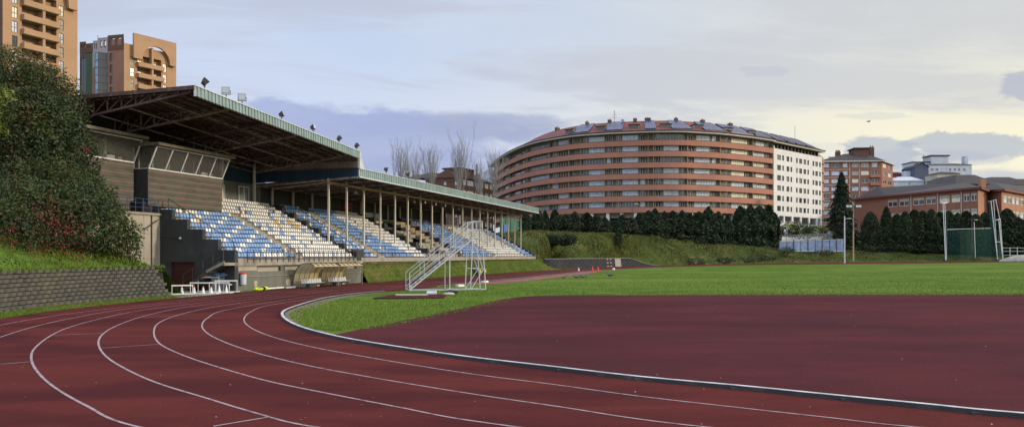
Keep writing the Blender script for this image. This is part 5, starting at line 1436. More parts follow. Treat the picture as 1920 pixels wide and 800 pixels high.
# ---------------------------------------------------------------- two brick towers on the left
def tower(name, label, C, D, wd, ztop, zb, fh, arch, nb, px_scale):
    root = empty(name, (C[0], C[1], zb), 0, label, 'tower block'); fm = gface(C, D)
    root['zt'] = ztop
    # window layout by fractions of the face
    zs = [ztop - arch - fh * i for i in range(nb)]
    rects = []; panes = []
    lc, i1, i2, rc = (.115, .185), (.30, .375), (.585, .665), (.735, .80)
    rr = random.Random(int(px_scale * 7))
    for z in zs:
        for (a, b), (p, q) in ((lc, (-.3, 2.0)), (i1, (.75, 1.75)), (i2, (.75, 1.75)), (rc, (-.3, 2.0))):
            rects.append((a * wd, b * wd, z + p, z + q)); panes.append(rr.choice(('glass', 'curtain', 'curtainsunlit', 'curtainsunlit', 'blind')))
    recess = (.24 * wd, .70 * wd, zs[-1] - .6, zs[0] + fh - .2)
    mb = MB(); outer_r = [r for r in rects if r[0] < .2 * wd or r[0] > .71 * wd]; inner = [r for r in rects if .2 * wd <= r[0] <= .71 * wd]
    openwall(mb, 0, wd, zb, ztop - 1.0, outer_r + [recess], fm, 'bricktan', .25)
    openwall(mb, recess[0], recess[1], recess[2], recess[3], inner, lambda x, d, z: fm(x, 1.4 + d, z), 'bricktan', .2)
    mb.poly([fm(recess[0], 0, recess[2]), fm(recess[0], 1.4, recess[2]), fm(recess[0], 1.4, recess[3]), fm(recess[0], 0, recess[3])], 'bricktan'); mb.poly([fm(recess[1], 0, recess[2]), fm(recess[1], 1.4, recess[2]), fm(recess[1], 1.4, recess[3]), fm(recess[1], 0, recess[3])], 'bricktan')
    mb.poly([fm(recess[0], 0, recess[3]), fm(recess[1], 0, recess[3]), fm(recess[1], 1.4, recess[3]), fm(recess[0], 1.4, recess[3])], 'bricktan')
    dd = wd * 1.15
    mb.poly([fm(0, 0, zb), fm(0, dd, zb), fm(0, dd, ztop - 1), fm(0, 0, ztop - 1)], 'bricktan'); mb.poly([fm(wd, 0, zb), fm(wd, dd, zb), fm(wd, dd, ztop - 1), fm(wd, 0, ztop - 1)], 'bricktan'); mb.poly([fm(0, 0, ztop - 1), fm(wd, 0, ztop - 1), fm(wd, dd, ztop - 1), fm(0, dd, ztop - 1)], 'bricktan')
    under(root, mb.build('wall'))
    for i, r in enumerate(rects):
        isin = r in inner; g = (lambda x, d, z: fm(x, 1.4 + d, z)) if isin else fm
        mb = MB(); window(mb, r, g, .15, panes[i], 'brown' if not isin else 'whitepaint', nmul=1, fw=.09, hbar=None if isin else .45); under(root, mb.build('window'))
    for z in zs:
        mb = MB(); a, b = .235 * wd, .72 * wd; m1 = .50 * wd
        mb.box(a, b, -1.1, -.9, z - .35, z + .85, 'bricktan', fm); mb.box(a, a + .2, -.9, -.002, z - .35, z + .85, 'bricktan', fm); mb.box(b - .2, b, -.9, -.002, z - .35, z + .85, 'bricktan', fm); mb.box(a + .2, b - .2, -.9, 1.38, z - .45, z - .15, 'tanwall', fm)
        under(root, mb.build('balcony'))
    mb = MB(); mb.box(.485 * wd, .52 * wd, -.88, 1.38, zs[-1] - .6, zs[0] + fh + 2.5, 'bricktan', fm); under(root, mb.build('party_wall'))
    # screen wall with a big arched opening, standing proud at the top
    mb = MB(); x0, x1 = .14 * wd, .955 * wd; zl, zh = ztop - arch + 1.6, ztop + 2.0
    cx, rx = (x0 + x1) / 2 + .02 * wd, .265 * wd; cz = zl + .2; rz_ = (zh - zl) * .62
    NA = 18; arcp = [(cx - rx * math.cos(math.pi * i / NA), cz + rz_ * math.sin(math.pi * i / NA)) for i in range(NA + 1)]
    for dpt in (-1.2, -.5):
        for (a, za), (b, zb2) in zip(arcp[:-1], arcp[1:]): mb.poly([fm(a, dpt, za), fm(b, dpt, zb2), fm(b, dpt, zh), fm(a, dpt, zh)], 'bricktan')
        mb.poly([fm(x0, dpt, zl), fm(cx - rx, dpt, zl), fm(cx - rx, dpt, zh), fm(x0, dpt, zh)], 'bricktan'); mb.poly([fm(cx + rx, dpt, zl), fm(x1, dpt, zl), fm(x1, dpt, zh), fm(cx + rx, dpt, zh)], 'bricktan')
    for (a, za), (b, zb2) in zip(arcp[:-1], arcp[1:]): mb.poly([fm(a, -1.2, za), fm(b, -1.2, zb2), fm(b, -.5, zb2), fm(a, -.5, za)], 'bricktan')
    mb.poly([fm(x0, -1.2, zh), fm(x1, -1.2, zh), fm(x1, -.5, zh), fm(x0, -.5, zh)], 'bricktan'); mb.poly([fm(x0, -1.2, zl), fm(x0, -.5, zl), fm(x0, -.5, zh), fm(x0, -1.2, zh)], 'bricktan'); mb.poly([fm(x1, -1.2, zl), fm(x1, -.5, zl), fm(x1, -.5, zh), fm(x1, -1.2, zh)], 'bricktan')
    mb.poly([fm(x0, -1.2, zl), fm(cx - rx, -1.2, zl), fm(cx - rx, -.5, zl), fm(x0, -.5, zl)], 'bricktan'); mb.poly([fm(cx + rx, -1.2, zl), fm(x1, -1.2, zl), fm(x1, -.5, zl), fm(cx + rx, -.5, zl)], 'bricktan')
    mb.box(x0 + .3, cx - rx - .3, -.5, -.002, zl + .2, zh - 3.2, 'bricktan', fm); mb.box(cx + rx + .2, x1 - .2, -.5, -.002, zl + .2, zh - 3.2, 'bricktan', fm)
    under(root, mb.build('arch_screen'))
    return root, fm
# near tower: corner seen at the picture's left edge
kx_ = (5 - 960) / FPX; Yt = 150; D1 = Vector((.475, .88)).normalized()
r1, f1 = tower('apartment_tower', 'tall tan brick tower at the top left corner behind the bushes', (kx_ * Yt, Yt), D1, 15.4, 63.6, 5, 3.02, 8.6, 11, 3)
mb = MB(); 
mb.poly([f1(0, 0, 5), (f1(0, 0, 5)[0] - 14, f1(0, 0, 5)[1] + 6, 5), (f1(0, 0, 5)[0] - 14, f1(0, 0, 5)[1] + 6, 60), f1(0, 0, 56)], 'brickbrown'); under(r1, mb.build('side_wall'))
kx_ = (232.5 - 960) / FPX; Yt = 196; D2 = Vector((.58, .815)).normalized()
zt2 = at(300, 74, 201).z
r2, f2 = tower('apartment_tower', 'tan brick tower with a big round arch screen behind the stand roof', (kx_ * Yt, Yt), D2, 14.7, zt2 - 1.4, 5, 2.98, 6.3, 5, 5)
# the wing of the second tower
C2 = Vector((kx_ * Yt, Yt)); lw = gface((C2.x - 14.0, C2.y + 3.6), (14.0, -3.6)); WLn = math.hypot(14.0, 3.6)
tz_ = lambda py: at(190, py, 199).z
mb = MB()
segs = [(0, 2.1, tz_(90), 'brickbrown'), (2.1, 4.2, tz_(100), 'greenpanel'), (4.2, 5.9, tz_(97), 'greypanel'), (9.1, WLn, tz_(78), 'brickpinkish')]
for a, b, z, m in segs:
    rects = []
    if m == 'brickpinkish':
        rects = [(9.8, 10.8, tz_(p) - 2.2, tz_(p)) for p in (104, 125, 146, 167)]
    if m == 'brickbrown': rects = [(.15, 2.0, tz_(175), tz_(108))]
    openwall(mb, a, b, 5, z, rects, lw, m, .3)
    for r in rects: window(mb, r, lw, .2, 'glass', 'rail', nmul=1)
mb.box(4.3, 5.9, -.01, .2, 5, tz_(128), 'brickpinkish', lw)
mb.box(.0, WLn, .5, 1.0, tz_(100), tz_(88), 'brickbrown', lw)
# roof pergola of square frames
for a, b, z, m in ((0, 2.1, tz_(78), 'brickbrown'), (2.1, 4.4, tz_(82), 'brickbrown'), (4.4, 6.0, tz_(78), 'greypanel'), (6.0, 9.2, tz_(73.6), 'greypanel'), (9.2, WLn, tz_(70.5), 'brickbrown')):
    lo = tz_(99) if m != 'greypanel' else tz_(103)
    openwall(mb, a, b, lo, z, [(a + (b - a) * .22, a + (b - a) * .45, lo + 1.4, z - .8), (a + (b - a) * .6, a + (b - a) * .85, lo + 1.4, z - .8)], lambda x, d, zz: lw(x, d - .05, zz), m, .5)
under(r2, mb.build('wing_wall'))
bay = [lw(5.9, 0, 0), lw(6.3, -1.3, 0), lw(7.6, -1.5, 0), lw(9.1, 0, 0)]
mb = MB()
for (a, b), m in zip(zip(bay[:-1], bay[1:]), ('skyglass', 'skyglass', 'glass')):
    ff, LL = wall_between(a, b)
    zz0, zz1 = 8, tz_(103); n = 24
    for i in range(n):
        z0_, z1_ = zz0 + (zz1 - zz0) * i / n, zz0 + (zz1 - zz0) * (i + 1) / n
        window(mb, (0, LL, z0_, z1_), ff, .0, m, 'rail', nmul=1 if LL > 1.5 else 0, fw=.08)
under(r2, mb.build('glass_bay'))
mb = MB(); mb.poly([(p[0], p[1], tz_(103)) for p in bay], 'greypanel'); mb.box(5.9, 9.1, -.02, .4, tz_(103), tz_(92), 'greypanel', lw); under(r2, mb.build('bay_top'))
mb = MB(); p = lw(5.0, 1, 0); mb.tube((p[0], p[1], tz_(80)), (p[0], p[1], tz_(66)), .06, 'rail'); under(r2, mb.build('aerial'))

# ---------------------------------------------------------------- school on the right
zE = at(1834, 354.5, 200).z
def yE(px, py): return (zE - HC) * FPX / (YH - py)
A_ = at(1602, 375.5, yE(1602, 375.5)); B_ = at(1656, 370.2, yE(1656, 370.2)); C_ = at(1834, 354.5, 200)
D_ = at(1853, 356, 212); E_ = at(1878, 357.5, 206); F_ = at(1990, 378, yE(1990, 378))
sc = empty('school_building', (C_.x, C_.y, 4), 0, 'two storey sunlit brick building with a dark hipped roof behind the cypresses', 'school building')
zg = 3.0
def swall(P, Q, m, wins, name='wall', wz=((-3.1, -1.0), (-7.3, -5.2)), pane=('curtainsunlit', 'glass'), nm=1, dp=12):
    fm, L = wall_between(P, Q); rects = [(a * L, b * L, zE + z0, zE + z1) for z0, z1 in wz for a, b in wins]
    mb = MB(); openwall(mb, 0, L, zg, zE, rects, fm, m, .25)
    mb.box(-.05, L, -.06, -.01, zE - 4.9, zE - 4.6, 'trim', fm) if name == 'x' else None
    under(sc, mb.build(name)); rr = random.Random(int(P[0] * 3))
    for r in rects:
        mb = MB(); window(mb, r, fm, .14, rr.choice(pane), 'whitepaint', nmul=nm, fw=.14); mb.box(r[0], r[1], .02, .10, r[3] - .75 * rr.uniform(.7, 1.2), r[3] - .1, 'blind', fm); under(sc, mb.build('window'))
    return fm, L
swall(A_, B_, 'brickred', [])
fmS, LS = swall(B_, C_, 'brickred', [(.055, .17), (.195, .31), (.355, .475), (.50, .605), (.635, .735), (.75, .835), (.86, .925)][:0] + [(.055, .165), (.19, .30), (.345, .465), (.485, .59), (.625, .725), (.745, .83), (.862, .92), (.935, .99)], nm=1)
mb = MB()
for k in (.325, .61, .845): mb.tube(fmS(LS * k, -.12, zg), fmS(LS * k, -.12, zE), .13, 'trim', 6)
under(sc, mb.build('drainpipe'))
swall(C_, D_, 'bricksunlit', []); swall(D_, E_, 'brickred', [])
swall(E_, F_, 'bricksunlit', [(.03, .08), (.095, .14), (.155, .20), (.215, .26), (.28, .33), (.345, .395), (.42, .47), (.49, .54), (.56, .61), (.63, .68), (.70, .75), (.77, .82), (.84, .89)], pane=('glass', 'curtain'), nm=1)
mb = MB()
for P, Q in ((A_, B_), (B_, C_), (C_, D_), (D_, E_), (E_, F_)):
    fm, L = wall_between(P, Q); mb.box(-.5, L + .5, -.9, .3, zE, zE + .55, 'maroonfascia', fm)
under(sc, mb.build('eave_fascia'))
mb = MB(); up = at(1787, 344, 222); zr = at(1787, 343.5, 222).z
def p3(v, z): return (v[0], v[1], z)
e0 = [A_, B_, C_, D_]
rdg1, rdg2 = Vector((up.x - 16, up.y + 14, zr)), Vector((up.x + 2, up.y - 2, zr))
o1 = [Vector((v.x, v.y - 1.2, zE + .56)) for v in e0]
bk0, bk1 = Vector((A_.x + 22, A_.y + 22, zE + .5)), Vector((D_.x + 14, D_.y + 20, zE + .5))
mb.poly([o1[0], o1[1], rdg1], 'roofdark'); mb.poly([o1[1], o1[2], rdg2, rdg1], 'roofdark'); mb.poly([o1[2], o1[3], bk1, rdg2], 'roofdark'); mb.poly([o1[0], rdg1, bk0], 'roofdark'); mb.poly([rdg1, rdg2, bk1, bk0], 'roofdark')
r3 = Vector((E_.x + 6, E_.y + 12, zE + 3.6)); r4 = Vector((F_.x + 8, F_.y + 8, zE + 3.6))
mb.poly([p3(D_ + Vector((-3, 0, 0)), zE + .56), p3(E_ + Vector((0, -1, 0)), zE + .56), r3], 'roofdark'); mb.poly([p3(E_ + Vector((0, -1, 0)), zE + .56), p3(F_ + Vector((0, -1, 0)), zE + .56), r4, r3], 'roofdark'); mb.poly([r3, r4, (F_.x + 12, F_.y + 25, zE), (E_.x + 2, E_.y + 28, zE)], 'roofdark'); mb.poly([p3(D_ + Vector((-3, 0, 0)), zE + .56), r3, (E_.x + 2, E_.y + 28, zE)], 'roofdark')
under(sc, mb.build('roof'))
mb = MB(); cx_, cy_ = at(1844, 350, 214).x, 214; mb.box(cx_ - .8, cx_ + .8, cy_, cy_ + 1.2, zE, at(1844, 336, 214).z, 'bricksunlit'); under(sc, mb.build('chimney'))

# ---------------------------------------------------------------- houses on the hill beyond the school
def house(label, pxa, pxb, ytop, Y, depth, m, wins=(), floors=1, roof=None, rise=1.0, zfl=3.0, Yb=None, zb=8, name='house', cat='house', ztopb=None, pane=('glass',), wh=1.4, gable=False):
    P, Q = at(pxa, ytop, Y), at(pxb, ytop, Yb or Y); zt = P.z; root = empty(name, (P.x, P.y, zb), 0, label, cat)
    rr = random.Random(int(pxa)); fm, L = block(root, P, Q, depth, zb, zt, floors, wins, m, floor_h=zfl, panes=pane, rr=rr, wh=wh)
    if roof:
        mb = MB(); cs = [Vector(fm(0, 0, 0)[:2]), Vector(fm(L, 0, 0)[:2]), Vector(fm(L, depth, 0)[:2]), Vector(fm(0, depth, 0)[:2])]
        if gable:
            mb.poly([fm(0, 0, zt), fm(L, 0, zt), fm(L / 2, 0, zt + rise)], m); mb.poly([fm(-.5, -.4, zt - .2), fm(L / 2, -.4, zt + rise + .2), fm(L / 2, depth, zt + rise + .2), fm(-.5, depth, zt - .2)], roof); mb.poly([fm(L + .5, -.4, zt - .2), fm(L / 2, -.4, zt + rise + .2), fm(L / 2, depth, zt + rise + .2), fm(L + .5, depth, zt - .2)], roof)
        else: hipcap(mb, cs, zt, rise, .45, roof, .7)
        under(root, mb.build('roof'))
    return root, fm, L, zt
rt, fm, L, zt = house('long white building with rows of faint windows on the hilltop', 1741, 1822, 308.5, 345, 14, 'greywhite', [(.05, .12), (.16, .23), (.28, .31), (.37, .43), (.47, .53), (.58, .64), (.68, .74), (.80, .86)], 2, 'roofdark', 1.0, 4.2, pane=('glassgrey', 'greywhite'))
mb = MB(); mb.box(L * .12, L * .52, 2, 9, zt, zt + 4.3, 'greywhite', fm); mb.box(L * .10, L * .55, 1.6, 9.4, zt + 4.3, zt + 4.8, 'roofdark', fm); under(rt, mb.build('roof_room'))
mb = MB(); mb.box(L * .91, L * .98, 2, 5, zt, zt + 4.4, 'greywhite', fm); under(rt, mb.build('chimney'))
mb = MB(); q_ = at(1732, 300, 345); mb.tube((q_.x, q_.y, zt), (q_.x, q_.y, at(1732, 290, 345).z), .1, 'rail'); mb.bar((q_.x - 1, q_.y, at(1732, 292, 345).z), (q_.x + 1, q_.y, at(1732, 292, 345).z), .08, .08, 'rail'); under(rt, mb.build('aerial'))
house('slate blue gabled house wall between the white hilltop buildings', 1716, 1741, 313, 343, 12, 'slateblue', [], 1, 'roofdark', 2.0, gable=True)
rt, fm, L, zt = house('white stepped building left of the slate blue gable', 1696, 1717, 321, 347, 12, 'greywhite', [(.25, .38), (.55, .68)], 1, None, zfl=9)
mb = MB(); mb.box(L * .8, L * 2.6, 1, 10, zt, at(1712, 304, 347).z, 'greywhite', fm); mb.box(L * .75, L * 2.7, .6, 10.4, at(1712, 304, 347).z, at(1712, 302.5, 347).z, 'roofdark', fm); under(rt, mb.build('upper_storey'))
house('maroon walled house beside the red brick flats', 1674, 1696, 326, 350, 10, 'maroon', [], 1, 'roofdark', 1.2)
house('low pale blue building under the hilltop houses', 1676, 1732, 339, 335, 12, 'greywhite', [(.5, .55)], 1, 'greywhiteroof', 2.2)
house('small cream house with dark roof before the long white building', 1758, 1800, 325, 325, 10, 'cream', [(.2, .32), (.42, .5), (.6, .75)], 1, 'roofdark', 1.0, 4.0, pane=('glass', 'glassgrey'))
house('low house with a chimney above the dark school roof', 1765, 1800, 337, 290, 10, 'cream', [(.1, .2), (.3, .4)], 1, 'roofdark', 1.4, 3.5)
house('wide brown hipped roof house above the school roof', 1792, 1872, 345, 270, 26, 'brickbrown', [(.30, .42), (.55, .62), (.8, .88)], 1, 'roofdark', 4.2, 3.2, pane=('blind', 'glass'))
house('cream house at the right edge under a dark roof', 1880, 1985, 347, 300, 16, 'cream', [(.1, .2), (.24, .3), (.5, .6)], 1, 'roofdark', 3.0, 3.4, pane=('glass',))
house('dark roofed house row behind the brown hipped roof', 1850, 1925, 341, 320, 16, 'brickbrown', [], 1, 'roofdark', 2.6)
# green hoarding with blue gate seen through the poles
g0, g1 = at(938, 408, 150), at(1012, 408, 158); fm, L = wall_between(g0, g1)
root = empty('hoarding', (g0.x, g0.y, 5), 0, 'green hoarding with a blue gate seen between the far roof poles', 'hoarding')
mb = MB(); mb.box(0, L, 0, .15, 4, 9.9, 'greenwall', fm)
for i in range(9): mb.box(L * i / 8, L * i / 8 + .1, -.08, 0, 4, 9.95, 'greenpanel', fm)
under(root, mb.build('panel')); mb = MB(); mb.box(L * .08, L * .2, -.12, -.02, 5.5, 8.6, 'bluedoor', fm); under(root, mb.build('gate'))
q_ = at(990, 430, 145)
mb = MB()
for z in (.2, .9): mb.bar((q_.x - 1, q_.y, q_.z - .7 + z), (q_.x + 1, q_.y, q_.z - .7 + z), .12, .1, 'yellow')
for x in (-1, 0, 1): mb.bar((q_.x + x, q_.y, q_.z - 1), (q_.x + x, q_.y, q_.z + .3), .1, .1, 'yellow')
tag(mb.build('barrier'), 'yellow barrier standing before the green hoarding', 'barrier')

# ================================================================ TREES
def leafquad(mb, p, r, m, rr, flat=0.0):
    a = rr.uniform(0, 6.28); b = rr.uniform(-1, 1); c = math.sqrt(1 - b * b)
    u = Vector((c * math.cos(a), c * math.sin(a), b)); v = u.cross(Vector((rr.uniform(-1, 1), rr.uniform(-1, 1), rr.uniform(-1, 1)))).normalized()
    u = u * r; v = v * r * .55
    i = len(mb.v); mb.v += [tuple(p - u), tuple(p + v), tuple(p + u), tuple(p - v)]; mb.f.append((i, i + 1, i + 2, i + 3)); mb.m.append(mb.mi(m))
def conifer_mesh(kind, h, w, n, rr):
    """crown and trunk of one conifer standing at the origin"""
    tr = MB(); tr.tube((0, 0, 0), (0, 0, h * .9), .035 * h * .5, 'bark', 6, r2=.02)
    cr = MB(); m = 'cypress' if kind == 'cypress' else 'conifer'
    lobes = [(rr.uniform(0, 6.28), rr.uniform(.15, .95), rr.uniform(.06, .16)) for _ in range(26)]
    for _ in range(n):
        k = rr.random() ** (.8 if kind != 'spruce' else 1.2)
        if kind == 'cypress': rad = w * (min(1, (k + .02) * 9) ** .5) * (1 - k ** 3.5) ** .6 * (1 - .12 * k) * (1 + .25 * mnoise.noise(Vector((k * 6, w * 3, h))))
        elif kind == 'spruce':
            k2 = (k * 11) % 1; rad = w * (1 - k) ** .75 * (.55 + .45 * (1 - k2)) + .1
        else: rad = w * (1 - k ** 2.6) ** .8 * (.85 + .45 * mnoise.noise(Vector((k * 5, w * 3, h))))
        a = rr.uniform(0, 6.28)
        bump = 1 + .22 * mnoise.noise(Vector((math.cos(a) * 1.5, math.sin(a) * 1.5, k * h * .8 + h)))
        rad *= bump * (1 + .16 * mnoise.noise(Vector((math.cos(a) * 5, math.sin(a) * 5, k * h * 2.2))))
        if rr.random() < .05: rad *= 1.25
        q = rad * (1 - .45 * rr.random() ** 2)
        z = h * (.02 + .98 * k) + rr.uniform(-.1, .1)
        if kind == 'spruce': z -= .25 * q
        p = Vector((q * math.cos(a), q * math.sin(a), z))
        leafquad(cr, p, rr.uniform(.14, .30) * (h / 8) ** .4, m, rr)
    if kind == 'spruce':
        for i in range(60):
            k = i / 60; a = i * 2.4; rad = w * (1 - k) ** .75; z = h * (.05 + .93 * k)
            cr.tube((0, 0, z), (rad * math.cos(a), rad * math.sin(a), z - .25 * rad), .05, 'conifer', 3)
    return cr, tr
def make_tree(name, kind, h, w, n, seed, label, group, loc):
    rr = random.Random(seed); root = empty(name, loc, 0, label, 'tree', group); cr, tr = conifer_mesh(kind, h, w, n, rr); cr.build('crown', root); tr.build('trunk', root); return root
# conifer screen along the crest of the embankment
screen = [(985, 396, 437, 15, 1), (1007, 390, 437, 17, 0), (1022, 398, 437, 14, 1), (1040, 392, 438, 18, 0), (1060, 403, 439, 14, 1), (1078, 400, 440, 16, 0), (1100, 398, 441, 18, 1), (1118, 404, 442, 15, 0), (1134, 401, 443, 16, 1), (1151, 406, 444, 14, 0), (1166, 399, 445, 17, 1), (1183, 404, 446, 16, 0), (1199, 402, 447, 17, 1), (1216, 398, 448, 18, 0), (1228, 389, 449, 17, 1), (1246, 393, 450, 18, 0), (1262, 391, 451, 19, 1), (1279, 396, 452, 18, 0), (1294, 389, 454, 19, 1), (1311, 394, 455, 18, 0), (1328, 392, 457, 19, 1), (1347, 399, 459, 17, 0), (1364, 404, 460, 17, 1), (1388, 388, 462, 26, 0), (1407, 387, 464, 26, 1), (1424, 388, 465, 28, 0), (1441, 386, 466, 25, 1), (1452, 400, 466, 18, 0)]
ORD = 'first second third fourth fifth sixth seventh eighth ninth tenth eleventh twelfth thirteenth fourteenth fifteenth sixteenth seventeenth eighteenth nineteenth twentieth'.split() + ['twenty-' + w for w in 'first second third fourth fifth sixth seventh eighth ninth'.split()]
protos = {}
for v in range(4):
    pass
rr = random.Random(50)
for i, (px, yt, yb, hw, v) in enumerate(screen):
    Y = 136 + (px - 985) / 460 * 56 + rr.uniform(0, 3); b_ = at(px, yb, Y); h = at(px, yt, Y).z - b_.z + .6; w = hw / FPX * Y
    if 0 < i < 23: h *= rr.uniform(.80, 1.06); w *= rr.uniform(.85, 1.5)
    where = ('beyond the far end of the stand' if px < 1040 else 'above the crib wall' if px < 1230 else 'before the curved flats' if px < 1375 else 'in the clump before the white wing')
    key = (i % 4)
    lab = f"{ORD[i]} dark conifer from the left, {where}"
    if key in protos:
        src = protos[key]; t_ = copy_tree(src); t_['label'] = lab; t_.location = (b_.x, b_.y, b_.z - .6); sh, sw = src['h'], src['w']
        t_.scale = (w / sw, w / sw, h / sh)
        t_.rotation_euler = (0, 0, rr.uniform(0, 6.28))
    else:
        t_ = make_tree('conifer_tree', 'rag', h, w, 4200, 100 + key, lab, 'dark conifers screening the curved flats', (b_.x, b_.y, b_.z - .6)); t_['h'] = h; t_['w'] = w; protos[key] = t_
# cypresses before the school
cy = [(1632, 398, 471, 16), (1662, 388, 472, 10), (1681, 402, 472, 14), (1697, 397, 473, 14), (1714, 394, 473, 15), (1730, 396, 474, 15), (1746, 393, 474, 15), (1762, 398, 475, 14), (1778, 396, 475, 14), (1796, 400, 476, 14), (1812, 396, 476, 15), (1829, 402, 477, 14), (1846, 399, 477, 15), (1866, 395, 478, 16), (1888, 392, 478, 19), (1908, 408, 479, 18), (1932, 404, 479, 18)]
protoc = {}
cwhere = ['standing alone by the two tall lamp poles', 'thin tip before the left end of the school wall']
for i, (px, yt, yb, hw) in enumerate(cy):
    Y = 194 + rr.uniform(-1.5, 1.5); b_ = at(px, yb, Y); h = at(px, yt, Y).z - b_.z + .5; w = hw * 1.22 / FPX * Y; key = i % 3
    lab = 'rounded dark cypress ' + cwhere[i] if i < 2 else (('dark cypress left of the cage' if px < 1768 else 'dark cypress behind the cage net' if px < 1870 else 'dark cypress right of the cage') + ', ' + ORD[i] + ' from the lamp poles')
    if key in protoc:
        src = protoc[key]; t_ = copy_tree(src); t_['label'] = lab; t_.location = (b_.x, b_.y, b_.z - .5); t_.scale = (w / src['w'], w / src['w'], h / src['h']); t_.rotation_euler = (0, 0, rr.uniform(0, 6.28))
    else:
        t_ = make_tree('cypress_tree', 'cypress', h, w, 6500, 300 + key, lab, 'cypresses before the school', (b_.x, b_.y, b_.z - .5)); t_['h'] = h; t_['w'] = w; protoc[key] = t_
Y = 200; b_ = at(1578, 458, Y); h = at(1578, 324, Y).z - b_.z
make_tree('spruce_tree', 'spruce', h, 36 / FPX * Y, 9000, 5, 'tall dark spruce standing before the red brick flats', None, (b_.x, b_.y, b_.z))
Y = 146; b_ = at(1159, 457, Y)
make_tree('conifer_tree', 'cypress', at(1159, 433, Y).z - b_.z, 7 / FPX * Y, 1600, 6, 'small lone conifer on the open grass bank above the crib wall', None, (b_.x, b_.y, b_.z - .2))
def shrub(name, label, blobs, n, leaf, mats, seed, group=None, cat='shrub', stems=0):
    rr = random.Random(seed); c0 = blobs[0][0]; base = Vector((c0.x, c0.y, min(b[0].z - b[1][2] for b in blobs)))
    root = empty(name, base, 0, label, cat, group); mb = MB()
    vol = [b[1][0] * b[1][1] * b[1][2] for b in blobs]; vol = [v ** .67 for v in vol]; tot_ = sum(vol)
    for (c, r, *mm), v in zip(blobs, vol):
        ml = mm[0] if mm else mats
        for _ in range(int(n * v / tot_)):
            d = Vector((rr.gauss(0, 1), rr.gauss(0, 1), rr.gauss(0, 1))).normalized()
            k = 1 - .38 * rr.random() ** 1.8
            k *= 1 + .46 * mnoise.noise(Vector((d.x * 2.2 + c.x, d.y * 2.2, d.z * 2.2 + c.z))) + .18 * mnoise.noise(Vector((d.x * 7 + c.x, d.y * 7, d.z * 7)))
            p = Vector((c.x + d.x * r[0] * k, c.y + d.y * r[1] * k, c.z + d.z * r[2] * k)) - base
            nn_ = mnoise.noise((p + base) * .45); m = ml[0] if nn_ < .18 or len(ml) < 2 else ml[1]
            if rr.random() < .06: m = ml[-1]
            leafquad(mb, p, leaf * rr.uniform(.6, 1.4), m, rr)
    mb.build('foliage', root)
    if stems:
        mb = MB()
        for _ in range(stems):
            c, r = rr.choice(blobs)[:2]; a = rr.uniform(0, 6.28); p = Vector((c.x + r[0] * .5 * math.cos(a), c.y + r[1] * .5 * math.sin(a), max(c.z - r[2], base.z))) - base
            q = p + Vector((rr.uniform(-.6, .6), rr.uniform(-.6, .6), r[2] * rr.uniform(.9, 1.5))); mb.tube(p, q, .05, 'bark', 5, r2=.015)
        mb.build('branches', root)
    return root
# bushes on the left slope. Depths: the slope runs back from the block wall
def B(px, py, Y, rx, ry, rz, *m): return (at(px, py, Y), (rx, ry, rz)) + m
DG, MG, DR = ['leafd', 'leafm', 'leafdry'], ['leafm', 'leafd', 'leafdry'], ['leafdry', 'leafm']
shrub('evergreen_bush', 'tall dark evergreen bush mass rising in front of the left tower', [B(20, 250, 42, 3.6, 2.6, 3.0, DG), B(-60, 200, 43, 3.5, 2.8, 3.5, DG), B(75, 230, 42, 2.4, 2.2, 2.6, DG), B(110, 290, 41, 2.1, 2.0, 2.2, DG), B(50, 310, 41, 2.6, 2.2, 2.2, DG), B(-30, 330, 40, 3.2, 2.4, 2.6, DG), B(128, 262, 42, 1.2, 1.4, 1.5, MG), B(60, 175, 43, 1.7, 1.6, 1.4, MG)], 52000, .085, DG, 61, stems=30)
shrub('deciduous_bush', 'half bare brownish shrub topping the evergreen bush', [B(40, 140, 42.5, 1.9, 1.6, 1.3, DR), B(85, 162, 42.5, 1.6, 1.4, 1.3, DR), B(5, 125, 42.5, 1.7, 1.5, 1.3, DR), B(118, 195, 43, 1.1, 1.2, 1.3, DR)], 12000, .06, DR, 62, stems=10)
shrub('evergreen_bush', 'broad berry covered bush above the grey block wall', [B(60, 420, 37, 3.0, 2.2, 2.3, DG), B(-40, 430, 35, 3.0, 2.2, 2.4, DG), B(140, 415, 38.5, 2.3, 2.0, 2.0, DG), B(195, 435, 40, 1.7, 1.7, 1.7, MG), B(100, 360, 39.5, 2.5, 2.2, 1.8, MG), B(228, 458, 40.5, .9, 1.1, 1.2, MG), B(10, 380, 38.5, 2.6, 2.2, 2.0, DG), B(160, 380, 40, 1.6, 1.7, 1.2, MG), B(135, 335, 41.5, 1.4, 1.6, 1.1, DG)], 50000, .075, DG, 63, stems=24)
shrub('yellow_green_bush', 'yellow green bush at the left edge', [B(-8, 200, 38, .95, .9, 1.05, ['leafy', 'leafm']), B(-25, 235, 38, .8, .8, .8, ['leafy'])], 4500, .07, ['leafy', 'leafm'], 64)
